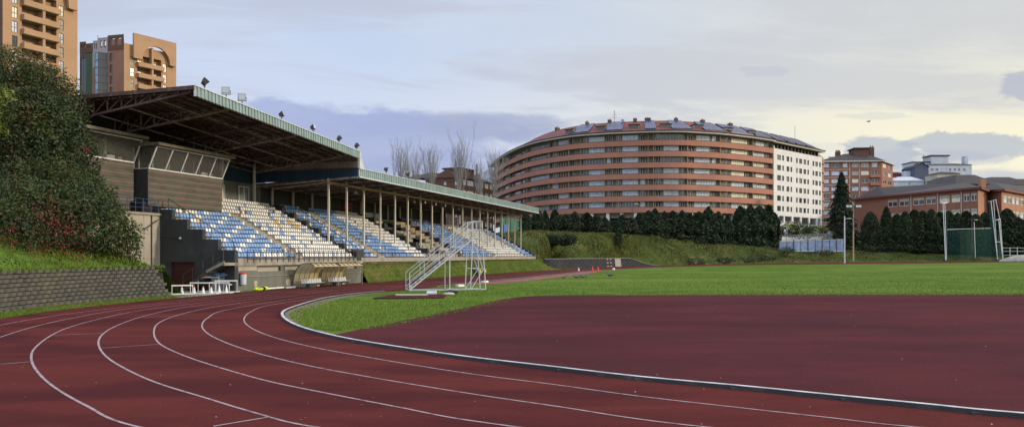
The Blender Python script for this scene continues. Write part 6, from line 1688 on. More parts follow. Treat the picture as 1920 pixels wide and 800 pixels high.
# berries, bare twigs
mb = MB(); rr = random.Random(65)
for cx, cy, Y, sx, sy, n in ((82, 405, 35.0, 26, 20, 330), (118, 440, 35.2, 28, 22, 420), (20, 300, 38.5, 22, 22, 120), (12, 355, 37, 16, 16, 160), (30, 165, 40.5, 22, 18, 110), (50, 215, 39.5, 12, 12, 80), (20, 440, 33.4, 24, 20, 230), (70, 470, 34, 20, 12, 130), (160, 280, 40, 6, 6, 50), (140, 480, 36, 24, 10, 150), (5, 110, 42, 10, 6, 60)):
    for _ in range(n):
        p = at(cx + rr.gauss(0, sx * .9), cy + rr.gauss(0, sy * .9), Y + rr.uniform(-.5, .9)); leafquad(mb, p, rr.uniform(.03, .055), 'berry', rr)
tag(mb.build('red_berries'), 'clusters of red berries and autumn leaves on the left bushes', 'berries', kind='stuff')
mb = MB()
def twig(mb, p, d, L, r, depth, rr, m):
    q = p + d * L; mb.tube(p, q, r, m, 4, r2=r * .6, caps=False)
    if depth:
        for k in range(rr.choice((2, 3, 3))):
            dd = (d + Vector((rr.gauss(0, .35), rr.gauss(0, .35), rr.gauss(0, .2)))).normalized(); twig(mb, p.lerp(q, rr.uniform(.45, 1)), dd, L * rr.uniform(.5, .75), r * .55, depth - 1, rr, m)
root = empty('bare_shrub', at(70, 180, 43.5), 0, 'tangle of bare twigs over the top of the left bushes', 'shrub')
for _ in range(95):
    px = rr.uniform(-30, 150); py = 120 + max(0, px) * .55 + rr.uniform(0, 50); p = at(px, py, 43.2)
    twig(mb, p, Vector((rr.gauss(.15, .4), rr.gauss(0, .3), rr.uniform(.5, 1))).normalized(), rr.uniform(.5, 1.0), .014, 3, rr, 'bark')
for _ in range(70):    # pale hanging stems in the middle of the bush
    p = at(rr.uniform(60, 125), rr.uniform(300, 330), 38.3); twig(mb, p, Vector((rr.gauss(0, .12), rr.gauss(0, .2), -1)).normalized(), rr.uniform(.5, 1.0), .006, 0, rr, 'leafdry')
under(root, mb.build('branch'))
# bare poplars behind the stand
def poplar(px, ytop, Y, seed, label, spread=1.0):
    rr = random.Random(seed); b_ = at(px, 420, Y); h = at(px, ytop, Y).z - b_.z
    root = empty('bare_poplar', b_, 0, label, 'tree', 'bare poplars behind the stand'); mb = MB()
    mb.tube((0, 0, 0), (0, 0, h * .45), h * .010, 'barkpale', 6, r2=h * .006); mb.build('trunk', root); mb = MB()
    def br(p, d, L, r, dep):
        q = p + d * L; mid = p.lerp(q, .5) + Vector((rr.gauss(0, L * .03), rr.gauss(0, L * .03), 0)); mb.tube(p, mid, r, 'barkpale', 3, r2=r * .8, caps=False); mb.tube(mid, q, r * .8, 'barkpale', 4, r2=r * .45, caps=False)
        if dep:
            for k in range(4 if dep > 1 else 5):
                t = rr.uniform(.25, .95); dd = (d + Vector((rr.gauss(0, .22), rr.gauss(0, .22), .25))).normalized(); br(p.lerp(q, t), dd, L * rr.uniform(.35, .6), r * .5, dep - 1)
    for k in range(15):
        a = k * 2.4; t = rr.uniform(.15, .45); sp_ = rr.uniform(.06, .28) * spread
        br(Vector((0, 0, h * t)), Vector((math.cos(a) * sp_, math.sin(a) * sp_, 1)).normalized(), h * (1 - t) * rr.uniform(.75, .98) * .82, h * .0030, 3)
    mb.build('branch', root)
for i, (px, yt, lb) in enumerate([(752, 274, 'leftmost bare pale poplar above the low stand roof'), (776, 292, 'short thin bare poplar right of the leftmost one'), (808, 276, 'wide bare poplar left of the brown flats'), (862, 263, 'tallest bare poplar rising before the brown flats'), (898, 305, 'low bare poplar beside the phone mast'), (927, 285, 'bare poplar just left of the curved flats')]):
    poplar(px, yt, 140 + i * 4, 400 + i, lb, .8)
# shrubs on the bank and weeds with pale flowers at its foot
for px, py, Y, w, h, lb in ((1040, 449, 128, 1.7, .95, 'dark rounded bush on the grass bank left of the pair'), (1062, 450, 129, 1.8, 1.0, 'dark rounded bush on the grass bank right of the pair')):
    shrub('bank_bush', lb, [B(px, py, Y, w, 1.2, h, ['conifer', 'leafd'])], 2600, .13, ['conifer'], 70 + px)
for i, (px, py, Y, w, lb) in enumerate([(1228, 453, 172, 2.0, 'small grey green shrub by the conifers on the bank'), (1360, 488, 165, 2.2, 'scrubby shrub at the foot of the far bank'), (1410, 486, 165, 2.6, 'pale flecked bramble left of the white rocks'), (1438, 483, 166, 2.6, 'flowering bramble with white flecks beside the far track'), (1475, 470, 180, 2.2, 'white flecked shrub below the left end of the blue fence'), (1545, 474, 180, 2.4, 'white flecked shrub below the middle of the blue fence'), (1305, 490, 160, 2.4, 'low scrub at the bank foot right of the crib wall')]):
    shrub('bramble', lb, [B(px, py, Y, w, 1.0, .8, ['leafm', 'leafd', 'concpale'])], 900, .14, ['leafm'], 80 + i)
# green slope and hedge before the white wing
shrub('hedge', 'green ivy hedge bank in front of the white wing', [B(1480, 432, 195, 3, 2, 1.8, ['leafm', 'leafy']), B(1503, 432, 195, 3.4, 2, 2.2, ['leafm', 'leafd']), B(1528, 434, 196, 3, 2, 1.6, ['leafm', 'leafy']), B(1550, 438, 197, 2.0, 2, .9, ['leafdry', 'leafy'])], 9000, .16, ['leafm'], 90, cat='hedge')

# ================================================================ OBJECTS
def thing(name, loc, rz, label, cat, group=None): return empty(name, tuple(loc), rz, label, cat, group)
# ---- team dugouts
def dugout(s0, s1, label):
    o = W(0.15, s0); root = thing('team_dugout', (o.x, o.y, 0.02), ST_ROT, label, 'dugout', 'team dugouts below the stand'); L = s1 - s0
    prof = [(1.75, 1.50), (1.45, 1.66), (1.05, 1.70), (.65, 1.60), (.35, 1.36), (.14, 1.0), (.05, .60), (.03, .30)]
    def pr(k): return prof[k]
    mb = MB()
    for (x0, z0), (x1, z1) in zip(prof[:-1], prof[1:]): mb.poly([(x0, .04, z0), (x0, L - .04, z0), (x1, L - .04, z1), (x1, .04, z1)], 'yellowpoly')
    mb.build('canopy', root)
    for i in range(6):
        y = .04 + (L - .08) * i / 5; mb = MB()
        for (x0, z0), (x1, z1) in zip(prof[:-1], prof[1:]): mb.bar((x0, y, z0 + .015), (x1, y, z1 + .015), .045, .05, 'rail'); 
        mb.bar((prof[-1][0], y, 0), (prof[-1][0], y, .32), .045, .045, 'rail'); mb.build('rib', root)
    mb = MB(); mb.bar((1.75, 0, 1.5), (1.75, L, 1.5), .04, .05, 'trim'); mb.bar((.05, 0, .6), (.05, L, .6), .04, .04, 'steelgrey')
    mb.tube((1.72, L - .02, 0), (1.72, L - .02, 1.5), .022, 'steelgrey'); mb.build('front_frame', root)
    for e in (.02, L - .02): mb = MB(); mb.poly([(p[0], e, p[1]) for p in prof] + [(.03, e, .05), (1.0, e, .05)], 'dugglass'); mb.build('end_panel', root)
    mb = MB(); mb.box(.75, 1.3, .1, .9, 0, .30, 'charcoal'); mb.box(.1, .5, 1.3, L - .6, .02, .25, 'yellowpoly'); mb.build('base', root)
    mb = MB(); mb.bar((.65, .3, .22), (.65, L - .2, .22), .08, .06, 'rail')
    for y in (.5, 2.0, L - .4): mb.bar((.65, y, 0), (.65, y, .22), .05, .05, 'rail')
    mb.build('bench_beam', root)
    for i in range(8):
        y = .4 + i * (L - .9) / 7.2; m = MB(); seat_mesh(m, 0, 0, 0, 'greywhite'); o_ = m.build('seat', root); o_.location = (.62, y, .16); o_.scale = (1.3, 1.35, 1.25)
dugout(5.9, 9.1, 'curved yellow team dugout nearer the garage with white seats')
dugout(9.35, 12.6, 'curved yellow team dugout beside the grass slope with white seats')
# ---- judges' ladder stand
Lb, Rb, Rb2 = gp(768, 545.5), gp(889, 543.6), gp(905.5, 541)
ex = (Rb - Lb); LEN = ex.length; ex.normalize(); LWd = 1.35
root = thing('judges_stand', (Lb.x, Lb.y, 0.02), math.atan2(ex.y, ex.x), 'white tubular steel stair stand for finish judges with orange treads', 'judges stand')
PH = 3.35
def lx(k): return .05 + (LEN - .45) * k
mb = MB()
for y in (0, LWd): mb.bar((0, y, .06), (LEN - .1, y, PH), .04, .09, 'galv'); mb.bar((0, y, .24), (LEN - .35, y, PH + .0), .03, .04, 'galv')
mb.build('stringer', root)
for i in range(13):
    k = (i + .6) / 13; x = (LEN - .1) * k; z = .06 + (PH - .06) * k; mb = MB(); mb.box(x - .13, x + .13, .03, LWd - .03, z, z + .035, 'orange' if i % 3 == 1 else 'galv'); mb.build('tread', root)
for y in (0, LWd):
    mb = MB()
    for hgt in (1.15, .60): mb.tube((0, y, hgt), (LEN - .1, y, PH + hgt), .022, 'galv')
    mb.tube((0, y, 0), (0, y, 1.15), .03, 'galv')
    for k in (.22, .45, .70): mb.tube((LEN * k, y, .06 + PH * k), (LEN * k, y, PH * k + 1.17), .02, 'galv')
    mb.build('handrail', root)
mb = MB(); mb.box(LEN - .45, LEN + .55, 0, LWd, PH, PH + .05, 'galv'); mb.build('platform', root)
mb = MB()
for z in (PH + .6, PH + 1.15): mb.path([(LEN - .1, 0, z), (LEN + .55, 0, z), (LEN + .55, LWd, z), (LEN - .1, LWd, z)], .022, 'galv')
for x in (LEN - .1, LEN + .55):
    for y in (0, LWd): mb.tube((x, y, PH), (x, y, PH + 1.17), .03, 'galv')
mb.build('platform_rail', root)
for x, y in ((LEN - .1, 0), (LEN + .55, 0), (LEN + .55, LWd), (LEN - .1, LWd)):
    mb = MB(); mb.bar((x + (.25 if x > LEN else -.15), y, 0), (x, y, PH), .06, .06, 'galv'); mb.build('leg', root)
for y in (0, LWd): mb = MB(); mb.bar((LEN * .615, y, 0), (LEN * .615, y, PH * .60), .06, .06, 'galv'); mb.build('leg', root)
mb = MB()
for y in (0, LWd): mb.bar((0, y, .03), (LEN + .8, y, .03), .05, .05, 'galv'); mb.bar((LEN - .1, y, 1.4), (LEN + .7, y, 1.4), .04, .04, 'galv'); mb.bar((LEN - .2, y, .05), (LEN + .68, y, 1.4), .04, .04, 'galv'); mb.bar((LEN + .6, y, 1.4), (LEN - .08, y, PH - .1), .04, .04, 'galv')
for x in (0, LEN + .8, LEN * .615): mb.bar((x, 0, .03), (x, LWd, .03), .05, .05, 'galv')
mb.build('brace', root)
mb = MB(); mb.tube((0, .35, .3), (LEN * .55, .35, .3 + PH * .55), .05, 'rail'); mb.build('cable_tray', root)

# ---- hurdles
def hurdle(px, py, w, h, rz, label, sc=1.0):
    p = gp(px, py); root = thing('hurdle', (p.x, p.y, .026), rz, label, 'hurdle', 'white hurdles stacked by the garage')
    mb = MB(); mb.bar((-w / 2, 0, h - .05), (w / 2, 0, h - .05), .025, .075, 'whitepaint'); mb.build('top_board', root)
    for x in (-w / 2 + .03, w / 2 - .03):
        mb = MB(); mb.bar((x, 0, 0.03), (x, 0, h - .08), .03, .03, 'whitepaint'); mb.build('upright', root)
        mb = MB(); mb.bar((x, -.02, .025), (x, .65, .025), .035, .035, 'whitepaint'); mb.build('foot', root)
    mb = MB(); mb.bar((-w / 2, .63, .03), (w / 2, .63, .03), .03, .03, 'whitepaint'); mb.bar((-w / 2, -.02, .03), (w / 2, -.02, .03), .03, .03, 'whitepaint'); mb.build('cross_bar', root)
hurdle(342, 552.8, 1.15, .58, .35, 'low white hurdle nearest the block wall')
hurdle(381, 551.5, 1.55, .70, .02, 'white hurdle in front, second from the block wall')
hurdle(391, 547, 1.35, .95, .02, 'tallest white hurdle standing behind the others')
hurdle(411, 550, 1.25, .68, -.02, 'white hurdle in front of the grey storage bin')
hurdle(424, 548.5, 1.35, .76, .12, 'white hurdle nearest the stand corner')
# ---- cones
def cone(px, py, h, body, tip, label, group, name='traffic_cone', cat='cone', band=True):
    p = gp(px, py); root = thing(name, (p.x, p.y, p.z + .02), 0, label, cat, group)
    mb = MB(); mb.box(-h * .32, h * .32, -h * .32, h * .32, 0, h * .06, body); mb.build('base', root)
    mb = MB(); mb.lathe((0, 0, h * .06), [(h * .24, 0), (h * .15, h * .40), (h * .10, h * .72)], body, 12); mb.build('body', root)
    mb = MB(); mb.lathe((0, 0, h * .06), [(h * .10, h * .72), (h * .08, h * .80), (h * .05, h * .94), (0, h * .94)], tip, 12); mb.build('tip', root)
for px, lb in ((341, 'orange tipped white cone under the low hurdle nearest the block wall'), (364, 'orange tipped white cone by the left upright of the second hurdle'), (381, 'orange tipped white cone under the middle of the second hurdle'), (396, 'orange tipped white cone between the second hurdle and the bin'), (411, 'white cone in front of the grey storage bin'), (424.5, 'white cone nearest the stand corner')):
    cone(px, 551 if px < 400 else 549.5, .46, 'whitepaint', 'orange' if px < 400 else 'whitepaint', lb, 'cones among the hurdles')
cone(576, 537.5, .42, 'cream', 'cream', 'small cream cone at the near end of the first dugout', None)
for px, py, lb, m in ((1022, 504.6, 'small white cone at the foot of the grass slope beyond the stand', 'whitepaint'), (1085, 507.5, 'small white cone on the track before the crib wall', 'whitepaint'), (1107, 500.5, 'small white cone against the crib wall', 'whitepaint'), (1111, 508.8, 'tall red cone on the far track', 'red'), (1121, 509, 'short red cone right of the tall red cone', 'red')):
    cone(px, py, .75 if 'tall' in lb else .5, m, m, lb, 'cones on the far track')
# ---- bin, tarpaulin and loose seat by the garage
p = gp(411, 546.5); root = thing('storage_bin', (p.x, p.y, .026), .05, 'grey wheeled storage bin behind the hurdles', 'bin')
mb = MB(); mb.hexa([(-.32, -.25, .05), (.32, -.25, .05), (.32, .25, .05), (-.32, .25, .05), (-.38, -.3, .8), (.38, -.3, .8), (.38, .3, .8), (-.38, .3, .8)], 'charcoalbin'); mb.build('body', root)
mb = MB(); mb.box(-.41, .41, -.33, .33, .8, .86, 'charcoalbin'); mb.build('lid', root)
for x in (-.3, .3): mb = MB(); mb.tube((x - .04, .26, .09), (x + .04, .26, .09), .09, 'black', 10); mb.build('wheel', root)
mb = MB(); rr = random.Random(8)
mb.ell((p.x - .05, p.y, 1.03), (.60, .38, .17), 'bluecloth', 16, 8, .13); mb.ell((p.x + .25, p.y, 1.07), (.40, .32, .15), 'bluecloth', 12, 7, .12)
tag(mb.build('tarpaulin'), 'crumpled blue tarpaulin heaped on the grey storage bin', 'tarpaulin')
p = gp(428, 547); root = thing('stacked_chair', (p.x, p.y, .026), -.2, 'white plastic chair standing behind the hurdles by the stand corner', 'chair')
mb = MB(); mb.box(-.22, .22, -.22, .22, .42, .46, 'seatw'); mb.build('seat', root)
mb = MB(); mb.hexa([(-.21, .18, .46), (.21, .18, .46), (.21, .22, .46), (-.21, .22, .46), (-.19, .30, .98), (.19, .30, .98), (.19, .34, .98), (-.19, .34, .98)], 'seatw'); mb.build('backrest', root)
for x in (-.19, .19):
    for y in (-.19, .2): mb = MB(); mb.tube((x, y, 0), (x * .95, y * .95, .43), .022, 'seatw'); mb.build('leg', root)
# ---- litter bin on the wall, yellow kit bag, pipes
q = W(.10, .70); root = thing('litter_bin', (q.x, q.y, .45), ST_ROT, 'white wall mounted litter bin with a red top beside the stand corner', 'litter bin')
mb = MB(); mb.lathe((0, 0, 0), [(0, 0), (.17, 0), (.20, .62), (.20, .64)], 'greywhite', 16); mb.build('body', root)
mb = MB(); mb.lathe((0, 0, .64), [(.20, 0), (.21, .08), (.10, .13), (0, .14)], 'red', 16); mb.build('lid', root)
mb = MB(); mb.box(-.22, -.18, -.05, .05, .1, .5, 'rail'); mb.build('bracket', root)
p = W(.62, 1.55); root = thing('kit_bag', (p.x, p.y, .03), math.atan2(U.y, U.x), 'fluorescent yellow kit bag lying against the stand wall', 'bag'); root.scale = (.72, .72, .72)
mb = MB(); mb.ell((0, 0, .14), (.62, .24, .15), 'hiviz', 14, 8, .08); mb.ell((1.0, .05, .14), (.40, .22, .15), 'hiviz', 12, 7, .1); mb.build('body', root)
mb = MB(); mb.ell((.62, -.05, .17), (.16, .24, .13), 'black', 10, 6, .1); mb.bar((-.4, -.2, .25), (.3, -.22, .27), .05, .04, 'black'); mb.build('strap', root)
mb = MB(); a, b = W(.45, 2.6, .10), W(.45, 4.4, .10); mb.tube(a, b, .055, 'whitepaint', 8); tag(mb.build('pipe'), 'thick white pipe lying along the stand wall behind the yellow bag', 'pipe')
mb = MB(); a, b = W(.40, 4.7, .08), W(.40, 5.8, .08); mb.bar(a, b, .12, .10, 'galv'); tag(mb.build('rail_bar'), 'short grey rail lying before the first dugout', 'rail')
# ---- throwing board and gear on the near lawn
a, b, c, d = gp(699, 560.5), gp(832, 559.5), gp(838, 553.5), gp(735, 554.5)
root = thing('takeoff_mat', (a.x, a.y, 0.004), 0, 'flat dark red rubber mat lying on the grass by the kerb', 'mat')
mb = MB(); P = [v - a for v in (a, b, c, d)]; mb.hexa([(v.x, v.y, 0) for v in P] + [(v.x, v.y, .07) for v in P], 'dzone'); mb.build('pad', root)
mb = MB(); mb.bar((P[0].x, P[0].y - .02, .035), (P[1].x, P[1].y - .02, .035), .03, .075, 'black'); mb.build('edge', root)
e1, e2 = gp(742, 556.3) - a, gp(802, 556) - a; mb = MB(); mb.bar((e1.x, e1.y, .12), (e2.x, e2.y, .12), .10, .08, 'trim'); mb.build('plank', root)
mb = MB(); e1, e2 = gp(800, 553.8), gp(819, 553.6); mb.tube(e1 + Vector((0, 0, .13)), e2 + Vector((0, 0, .13)), .13, 'galv', 12); tag(mb.build('roller'), 'short grey roller lying at the back of the rubber mat', 'roller')
p = gp(844, 554); root = thing('sandbag', (p.x, p.y, .01), .1, 'black and cream bag lying on the grass right of the mat', 'bag')
mb = MB(); mb.ell((.1, .1, .2), (.36, .2, .12), 'black', 12, 7, .1); mb.build('body', root); mb = MB(); mb.ell((-.05, -.12, .09), (.33, .16, .10), 'cream', 12, 7, .08); mb.build('flap', root)
for (x0, y0, x1, y1, lb) in ((857, 537.5, 868, 537, 'white wooden takeoff block on the runway left of the judges stand legs'), (905, 530, 913, 529.4, 'white wooden block by the kerb behind the judges stand')):
    mb = MB(); mb.bar(gp(x0, y0) + Vector((0, 0, .09)), gp(x1, y1) + Vector((0, 0, .09)), .3, .16, 'whitepaint'); tag(mb.build('takeoff_block'), lb, 'block')
mb = MB(); mb.ell(tuple(gp(1150.6, 507) + Vector((0, 0, .2))), (.22, .22, .2), 'whitepaint', 12, 8); tag(mb.build('ball'), 'white ball resting by the far runway', 'ball')
# ---- pigeons
def pigeon(px, py, rz, label, sc=1.0, group='pigeons feeding on the grass'):
    p = gp(px, py); root = thing('pigeon', (p.x, p.y, p.z + .0), rz, label, 'pigeon', group); root.scale = (sc,) * 3
    mb = MB(); 
    prof = [(-.34, .015, .20), (-.22, .05, .19), (-.08, .085, .18), (.06, .10, .19), (.15, .075, .23), (.20, .045, .29), (.24, .045, .33), (.28, .035, .33), (.30, .008, .32)]
    n = 8; vs = [(x, r * math.cos(2 * math.pi * i / n), z + r * math.sin(2 * math.pi * i / n)) for x, r, z in prof for i in range(n)]
    mb.mesh(vs, [(j * n + i, j * n + (i + 1) % n, (j + 1) * n + (i + 1) % n, (j + 1) * n + i) for j in range(len(prof) - 1) for i in range(n)], 'pigeon')
    for y in (-.03, .03): mb.tube((.02, y, .0), (.02, y, .11), .01, 'red', 4)
    mb.build('body', root, True)
for px, py, rz, lb in ((1058, 522.5, .3, 'dark pigeon on the grass furthest left, apart from the others'), (1079, 522.3, 2.8, 'pale fronted pigeon at the left of the row'), (1084.5, 521.6, .2, 'low dark pigeon second in the row'), (1091, 521.4, 3.0, 'grey pigeon in the middle of the row'), (1095.5, 521.6, .4, 'stooping dark pigeon fourth in the row'), (1100.5, 519.8, .9, 'grey pigeon at the right end of the row')):
    pigeon(px, py, rz, lb, 1.0)
pigeon(1143.5, 520, 2.7, 'larger white and grey pigeon alone right of the row', 1.45)
q = at(1628, 228, 90); root = thing('flying_bird', q, .2, 'small dark bird gliding high over the flats', 'bird')
mb = MB(); mb.ell((0, 0, 0), (.28, .07, .06), 'black', 8, 5); mb.poly([(-.1, 0, .02), (.12, 0, .02), (.02, .5, .10), (-.1, .45, .09)], 'black'); mb.poly([(-.1, 0, .02), (.12, 0, .02), (.02, -.5, .10), (-.1, -.45, .09)], 'black'); mb.build('body', root)

# ---- hammer cage
c0 = gp(1772, 489.7); Yc = c0.y; g0 = c0.z; print('CAGE', c0, gp(1800, 489.2))
def cp(px, py, dy=0): return at(px, py, Yc + dy)
root = thing('hammer_cage', (c0.x, c0.y, g0), 0, 'white framed throwing cage hung with green safety net', 'throwing cage')
def sub(mb, name): o_ = mb.build(name); under(root, o_); return o_
for a, b, dy, w in (((1768, 380), (1773, 489.5), 0, .16), ((1771.5, 380), (1774.5, 489.5), 2, .16), ((1858, 377), (1871, 489.8), 0, .16), ((1863, 375), (1870.5, 489), 4, .14), ((1867, 374), (1874.5, 411), 0, .14), ((1872.5, 410), (1880.5, 489.8), 0, .20), ((1826.5, 416), (1829, 489.8), 7, .16), ((1875.5, 411), (1881, 489), 2, .16)):
    mb = MB(); mb.bar(cp(*a, dy), cp(*b, dy), w * .72, w * .72, 'whitepaint'); sub(mb, 'post')
mb = MB(); mb.bar(cp(1766, 381), cp(1776, 380, 2), .16, .16, 'whitepaint'); mb.bar(cp(1853, 378, 4), cp(1868, 374), .14, .14, 'whitepaint'); mb.bar(cp(1867, 412.5), cp(1876, 410), .14, .14, 'whitepaint'); mb.bar(cp(1869, 453), cp(1877, 453), .12, .12, 'whitepaint'); sub(mb, 'top_arm')
mb = MB(); mb.bar(cp(1775, 430, 7), cp(1858, 427.5, 7), .13, .13, 'whitepaint'); sub(mb, 'cross_bar')
for x, y in ((1773, 490), (1871, 490), (1880.5, 490), (1829, 490.2)): mb = MB(); q = cp(x, y); mb.box(q.x - .45, q.x + .45, q.y - .3, q.y + .4, G(q.x, q.y), G(q.x, q.y) + .35, 'charcoal'); sub(mb, 'foot')
mb = MB()
def netp(pts):
    n = len(pts[0]); 
    for a, b in zip(pts[:-1], pts[1:]): mb.poly([a[0], b[0], b[1], a[1]], 'net')
netp([(cp(1775, 430.5, 7), cp(1775.5, 489.6, 7)), (cp(1800, 431.5, 4), cp(1800, 489.8, 4)), (cp(1827, 430, 7), cp(1828, 489.8, 7)), (cp(1858, 428.5, 7), cp(1860, 489.8, 7))]); netp([(cp(1775, 430, 7), cp(1775.5, 489.6, 7)), (cp(1774, 430, 2), cp(1775, 489.6, 2))])
sub(mb, 'net')
for pts in ([(cp(1853.5, 379, 4.2), cp(1859, 489.6, 4.2)), (cp(1857, 379, 3.2), cp(1864, 489.6, 3.0)), (cp(1860, 378, 2.5), cp(1867, 489.6, 2.4)), (cp(1862, 377.5, .5), cp(1871, 489.6, .5))],
            [(cp(1853.6, 379, 4.4), cp(1859.3, 489.6, 4.5)), (cp(1859, 378, 3.0), cp(1865, 489.6, 2.8)), (cp(1861, 378, 1), cp(1869, 489.6, 1))],
            [(cp(1774.8, 381, 2.2), cp(1776.3, 489.6, 2.2)), (cp(1776.2, 388, 3.4), cp(1777.8, 489.6, 3.4))],
            [(cp(1871, 440, .6), cp(1872.5, 489.6, .6)), (cp(1875, 440, 1.6), cp(1878, 489.6, 1.6))]):
    mb = MB(); netp(pts); sub(mb, 'net')
q = gp(1847, 489); mb = MB(); mb.box(q.x - .8, q.x + .8, q.y + 9, q.y + 9.5, q.z + .1, q.z + 1.25, 'greywhite'); mb.box(q.x - .7, q.x + .7, q.y + 9, q.y + 9.5, q.z - .1, q.z + .1, 'charcoal'); tag(mb.build('cabinet'), 'small pale cabinet behind the net of the throwing cage', 'cabinet')
# ---- tall poles
def polelamp(px, yt, yb, Y, r, m, label, bar=0, low=None):
    b_ = at(px, yb, Y); h = at(px, yt, Y).z - b_.z; root = thing('lamp_pole', b_, 0, label, 'lamp pole'); mb = MB(); mb.tube((0, 0, 0), (0, 0, h), r, m, 8, r2=r * .7); 
    if low: mb.tube((0, 0, 0), (0, 0, h * .55), r * 1.15, low, 8, r2=r)
    mb.build('pole', root); mb = MB()
    if bar:
        mb.bar((-bar, 0, h - .3), (bar, 0, h - .3), .1, .1, 'rail')
        for x in (-bar, -bar * .5, bar * .55, bar): mb.box(x - .35, x + .35, -.25, .1, h - .25, h + .35, 'rail'); mb.box(x - .3, x + .3, -.27, -.25, h - .2, h + .3, 'lampglass')
    else: mb.tube((0, 0, h - .6), (.9, 0, h - .5), .06, m); mb.box(.6, 1.4, -.15, .15, h - .6, h - .45, 'lampglass')
    mb.build('lamp_head', root)
q = gp(1585, 494); polelamp(1583.5, 405, 493.5, q.y, .17, 'galv', 'pale grey pole standing at the far edge of the grass')
polelamp(1600, 387, 489.5, 166, .15, 'steelgrey', 'dark pole with a bar of floodlights and a yellow lower half', 1.4, 'ochre')
polelamp(1822, 408, 470, 176, .10, 'rail', 'thin dark lamp pole behind the throwing cage')
polelamp(1465, 420, 452, 188, .09, 'rail', 'dark street lamp at the left end of the blue fence')
polelamp(1185.5, 378, 440, 176, .08, 'rail', 'thin dark pole rising from the conifers before the curved flats')
for px, lb in ((1474, 'round blue road sign on a post above the left of the fence'), (1554, 'round blue road sign on a post above the right of the fence')):
    b_ = at(px, 452, 189); root = thing('road_sign', b_, 0, lb, 'road sign'); mb = MB(); mb.tube((0, 0, 0), (0, 0, 2.4), .05, 'rail'); mb.build('post', root); mb = MB(); mb.tube((0, -.06, 2.2), (0, -.02, 2.2), .38, 'bluedoor', 16); mb.tube((0, -.08, 2.2), (0, -.061, 2.2), .14, 'greywhite', 10); mb.build('disc', root)
# ---- blue fence and railing behind it
a, b = at(1461, 470, 184), at(1582, 470, 186); a.z = b.z = 3.1; fm, L = wall_between(a, b); root = thing('panel_fence', a, 0, 'blue grey sheeted panel fence beyond the far corner of the field', 'fence')
zt0, zt1 = at(1461, 452, 184).z, at(1582, 447.5, 186).z
n = 9
for i in range(n):
    x0, x1 = L * i / n + .1, L * (i + 1) / n - .1; z1 = zt0 + (zt1 - zt0) * i / n
    mb = MB(); mb.box(x0, x1, 0, .08, 3.2, z1, 'bluehoard', fm); mb.box(x0 + .0, x1, -.05, -.002, z1 - .12, z1, 'flash', fm); mb.box(x0, x1, -.05, -.002, 3.2, 3.35, 'flash', fm); under(root, mb.build('panel'))
    if i % 2 == 0: mb = MB(); mb.box(x0 - .22, x0, -.08, .14, 3.0, z1 + .3, 'rail', fm); under(root, mb.build('post'))
a, b = at(1462, 450, 192), at(1560, 446, 193); root = thing('railing', a, 0, 'thin grey railing behind the blue panel fence', 'railing')
mb = MB()
for z in (0, .6, 1.2): mb.bar(a + Vector((0, 0, z)), b + Vector((0, 0, z)), .05, .05, 'flash')
for i in range(40): q = a.lerp(b, i / 39); mb.tube(q - Vector((0, 0, .6)), q + Vector((0, 0, 1.25)), .035, 'flash', 4)
under(root, mb.build('rail'))
a, b = at(1880, 478, 172), at(1990, 478, 172); root = thing('railing', a, 0, 'grey railing by the mound at the right edge', 'railing'); mb = MB()
for z in (0, .9, 1.7): mb.bar(a + Vector((0, 0, z)), b + Vector((0, 0, z)), .08, .08, 'flash')
for i in range(9): q = a.lerp(b, i / 8); mb.bar(q - Vector((0, 0, 1)), q + Vector((0, 0, 1.9)), .1, .1, 'flash')
under(root, mb.build('rail'))
mb = MB(); q = at(1912, 484, 170); mb.ell((q.x + 4, q.y, q.z - 1.2), (9, 3, 2.2), 'conc', 20, 10, .03); tag(mb.build('gravel_mound'), 'grey gravel mound beyond the cage at the right edge', 'mound')
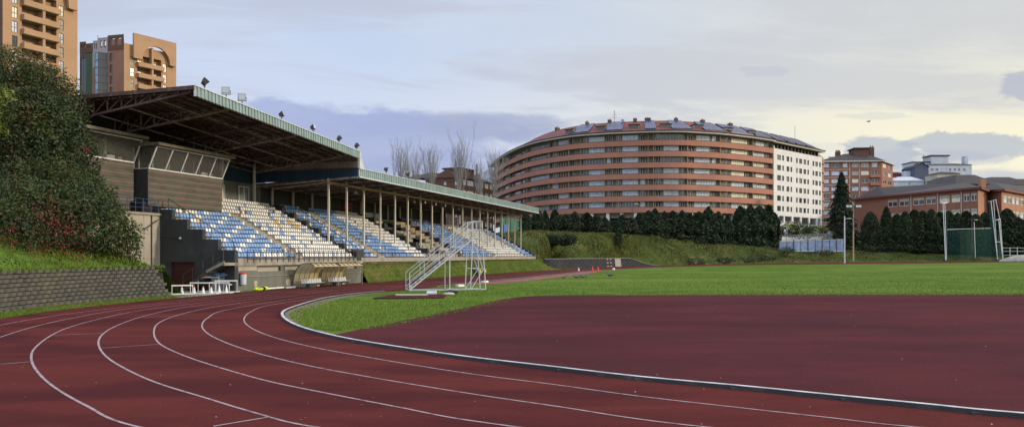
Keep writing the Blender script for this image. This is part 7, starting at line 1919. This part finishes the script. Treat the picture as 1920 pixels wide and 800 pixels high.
# ---- steps with handrails and yellow pads down the grass slope
s = s_at(889, .3); q = W(-.3, s); root = thing('slope_steps', (q.x, q.y, 0), ST_ROT, 'dark iron steps down the grass slope beside two yellow pads', 'steps')
mb = MB()
for i in range(8): k = i / 7; mb.box(-.5 + 1.6 * k, -.2 + 1.6 * k, -.7, .7, 1.65 - 1.5 * k, 1.72 - 1.5 * k, 'rail')
for y in (-.7, .7): mb.bar((-.6, y, 1.65), (1.4, y, .1), .06, .2, 'rail')
mb.build('stair_flight', root)
for y in (-.7, .7):
    mb = MB(); mb.tube((-.6, y, 2.6), (1.5, y, 1.0), .04, 'rail')
    for k in (0, .5, 1): mb.tube((-.6 + 2.1 * k, y, 1.65 - 1.6 * k + .05), (-.6 + 2.1 * k, y, 2.6 - 1.6 * k), .035, 'rail')
    mb.build('handrail', root)
for y in (-.8, .9): mb = MB(); mb.tube((1.55, y, .45), (1.70, y, .45), .20, 'yellow', 12); mb.tube((1.5, y, 0), (1.5, y, .5), .05, 'rail'); mb.build('pad', root)
# ---- parked car on the crest
q = at(1204, 443, 172); root = thing('parked_car', (q.x, q.y, q.z - .1), 1.4, 'pale parked car half hidden between the conifers and the bank crest', 'car')
mb = MB(); sec = [(-2.1, .35, .75), (-1.95, .3, .95), (-1.2, .28, 1.0), (-.7, .28, 1.42), (.5, .28, 1.45), (1.2, .28, 1.0), (2.0, .3, .85), (2.15, .35, .6)]
vs = []; 
for x, z0, z1 in sec:
    w = .85 if z1 < 1.1 else .70; vs += [(x, -.85, z0), (x, .85, z0), (x, .86, min(z1, .95)), (x, w, z1), (x, -w, z1), (x, -.86, min(z1, .95))]
fs = [(6 * j + i, 6 * j + (i + 1) % 6, 6 * (j + 1) + (i + 1) % 6, 6 * (j + 1) + i) for j in range(7) for i in range(6)] + [tuple(range(5, -1, -1)), tuple(range(42, 48))]
mb.mesh(vs, fs, 'greywhite'); mb.build('body', root)
for y in (-.8, .8): mb = MB(); mb.box(-.8, .8, y - .03, y + .03, 1.0, 1.35, 'glass'); mb.build('window', root)
for x in (-1.3, 1.35):
    for y in (-.8, .8): mb = MB(); mb.tube((x, y - .1, .32), (x, y + .1, .32), .32, 'black', 14); mb.build('wheel', root)
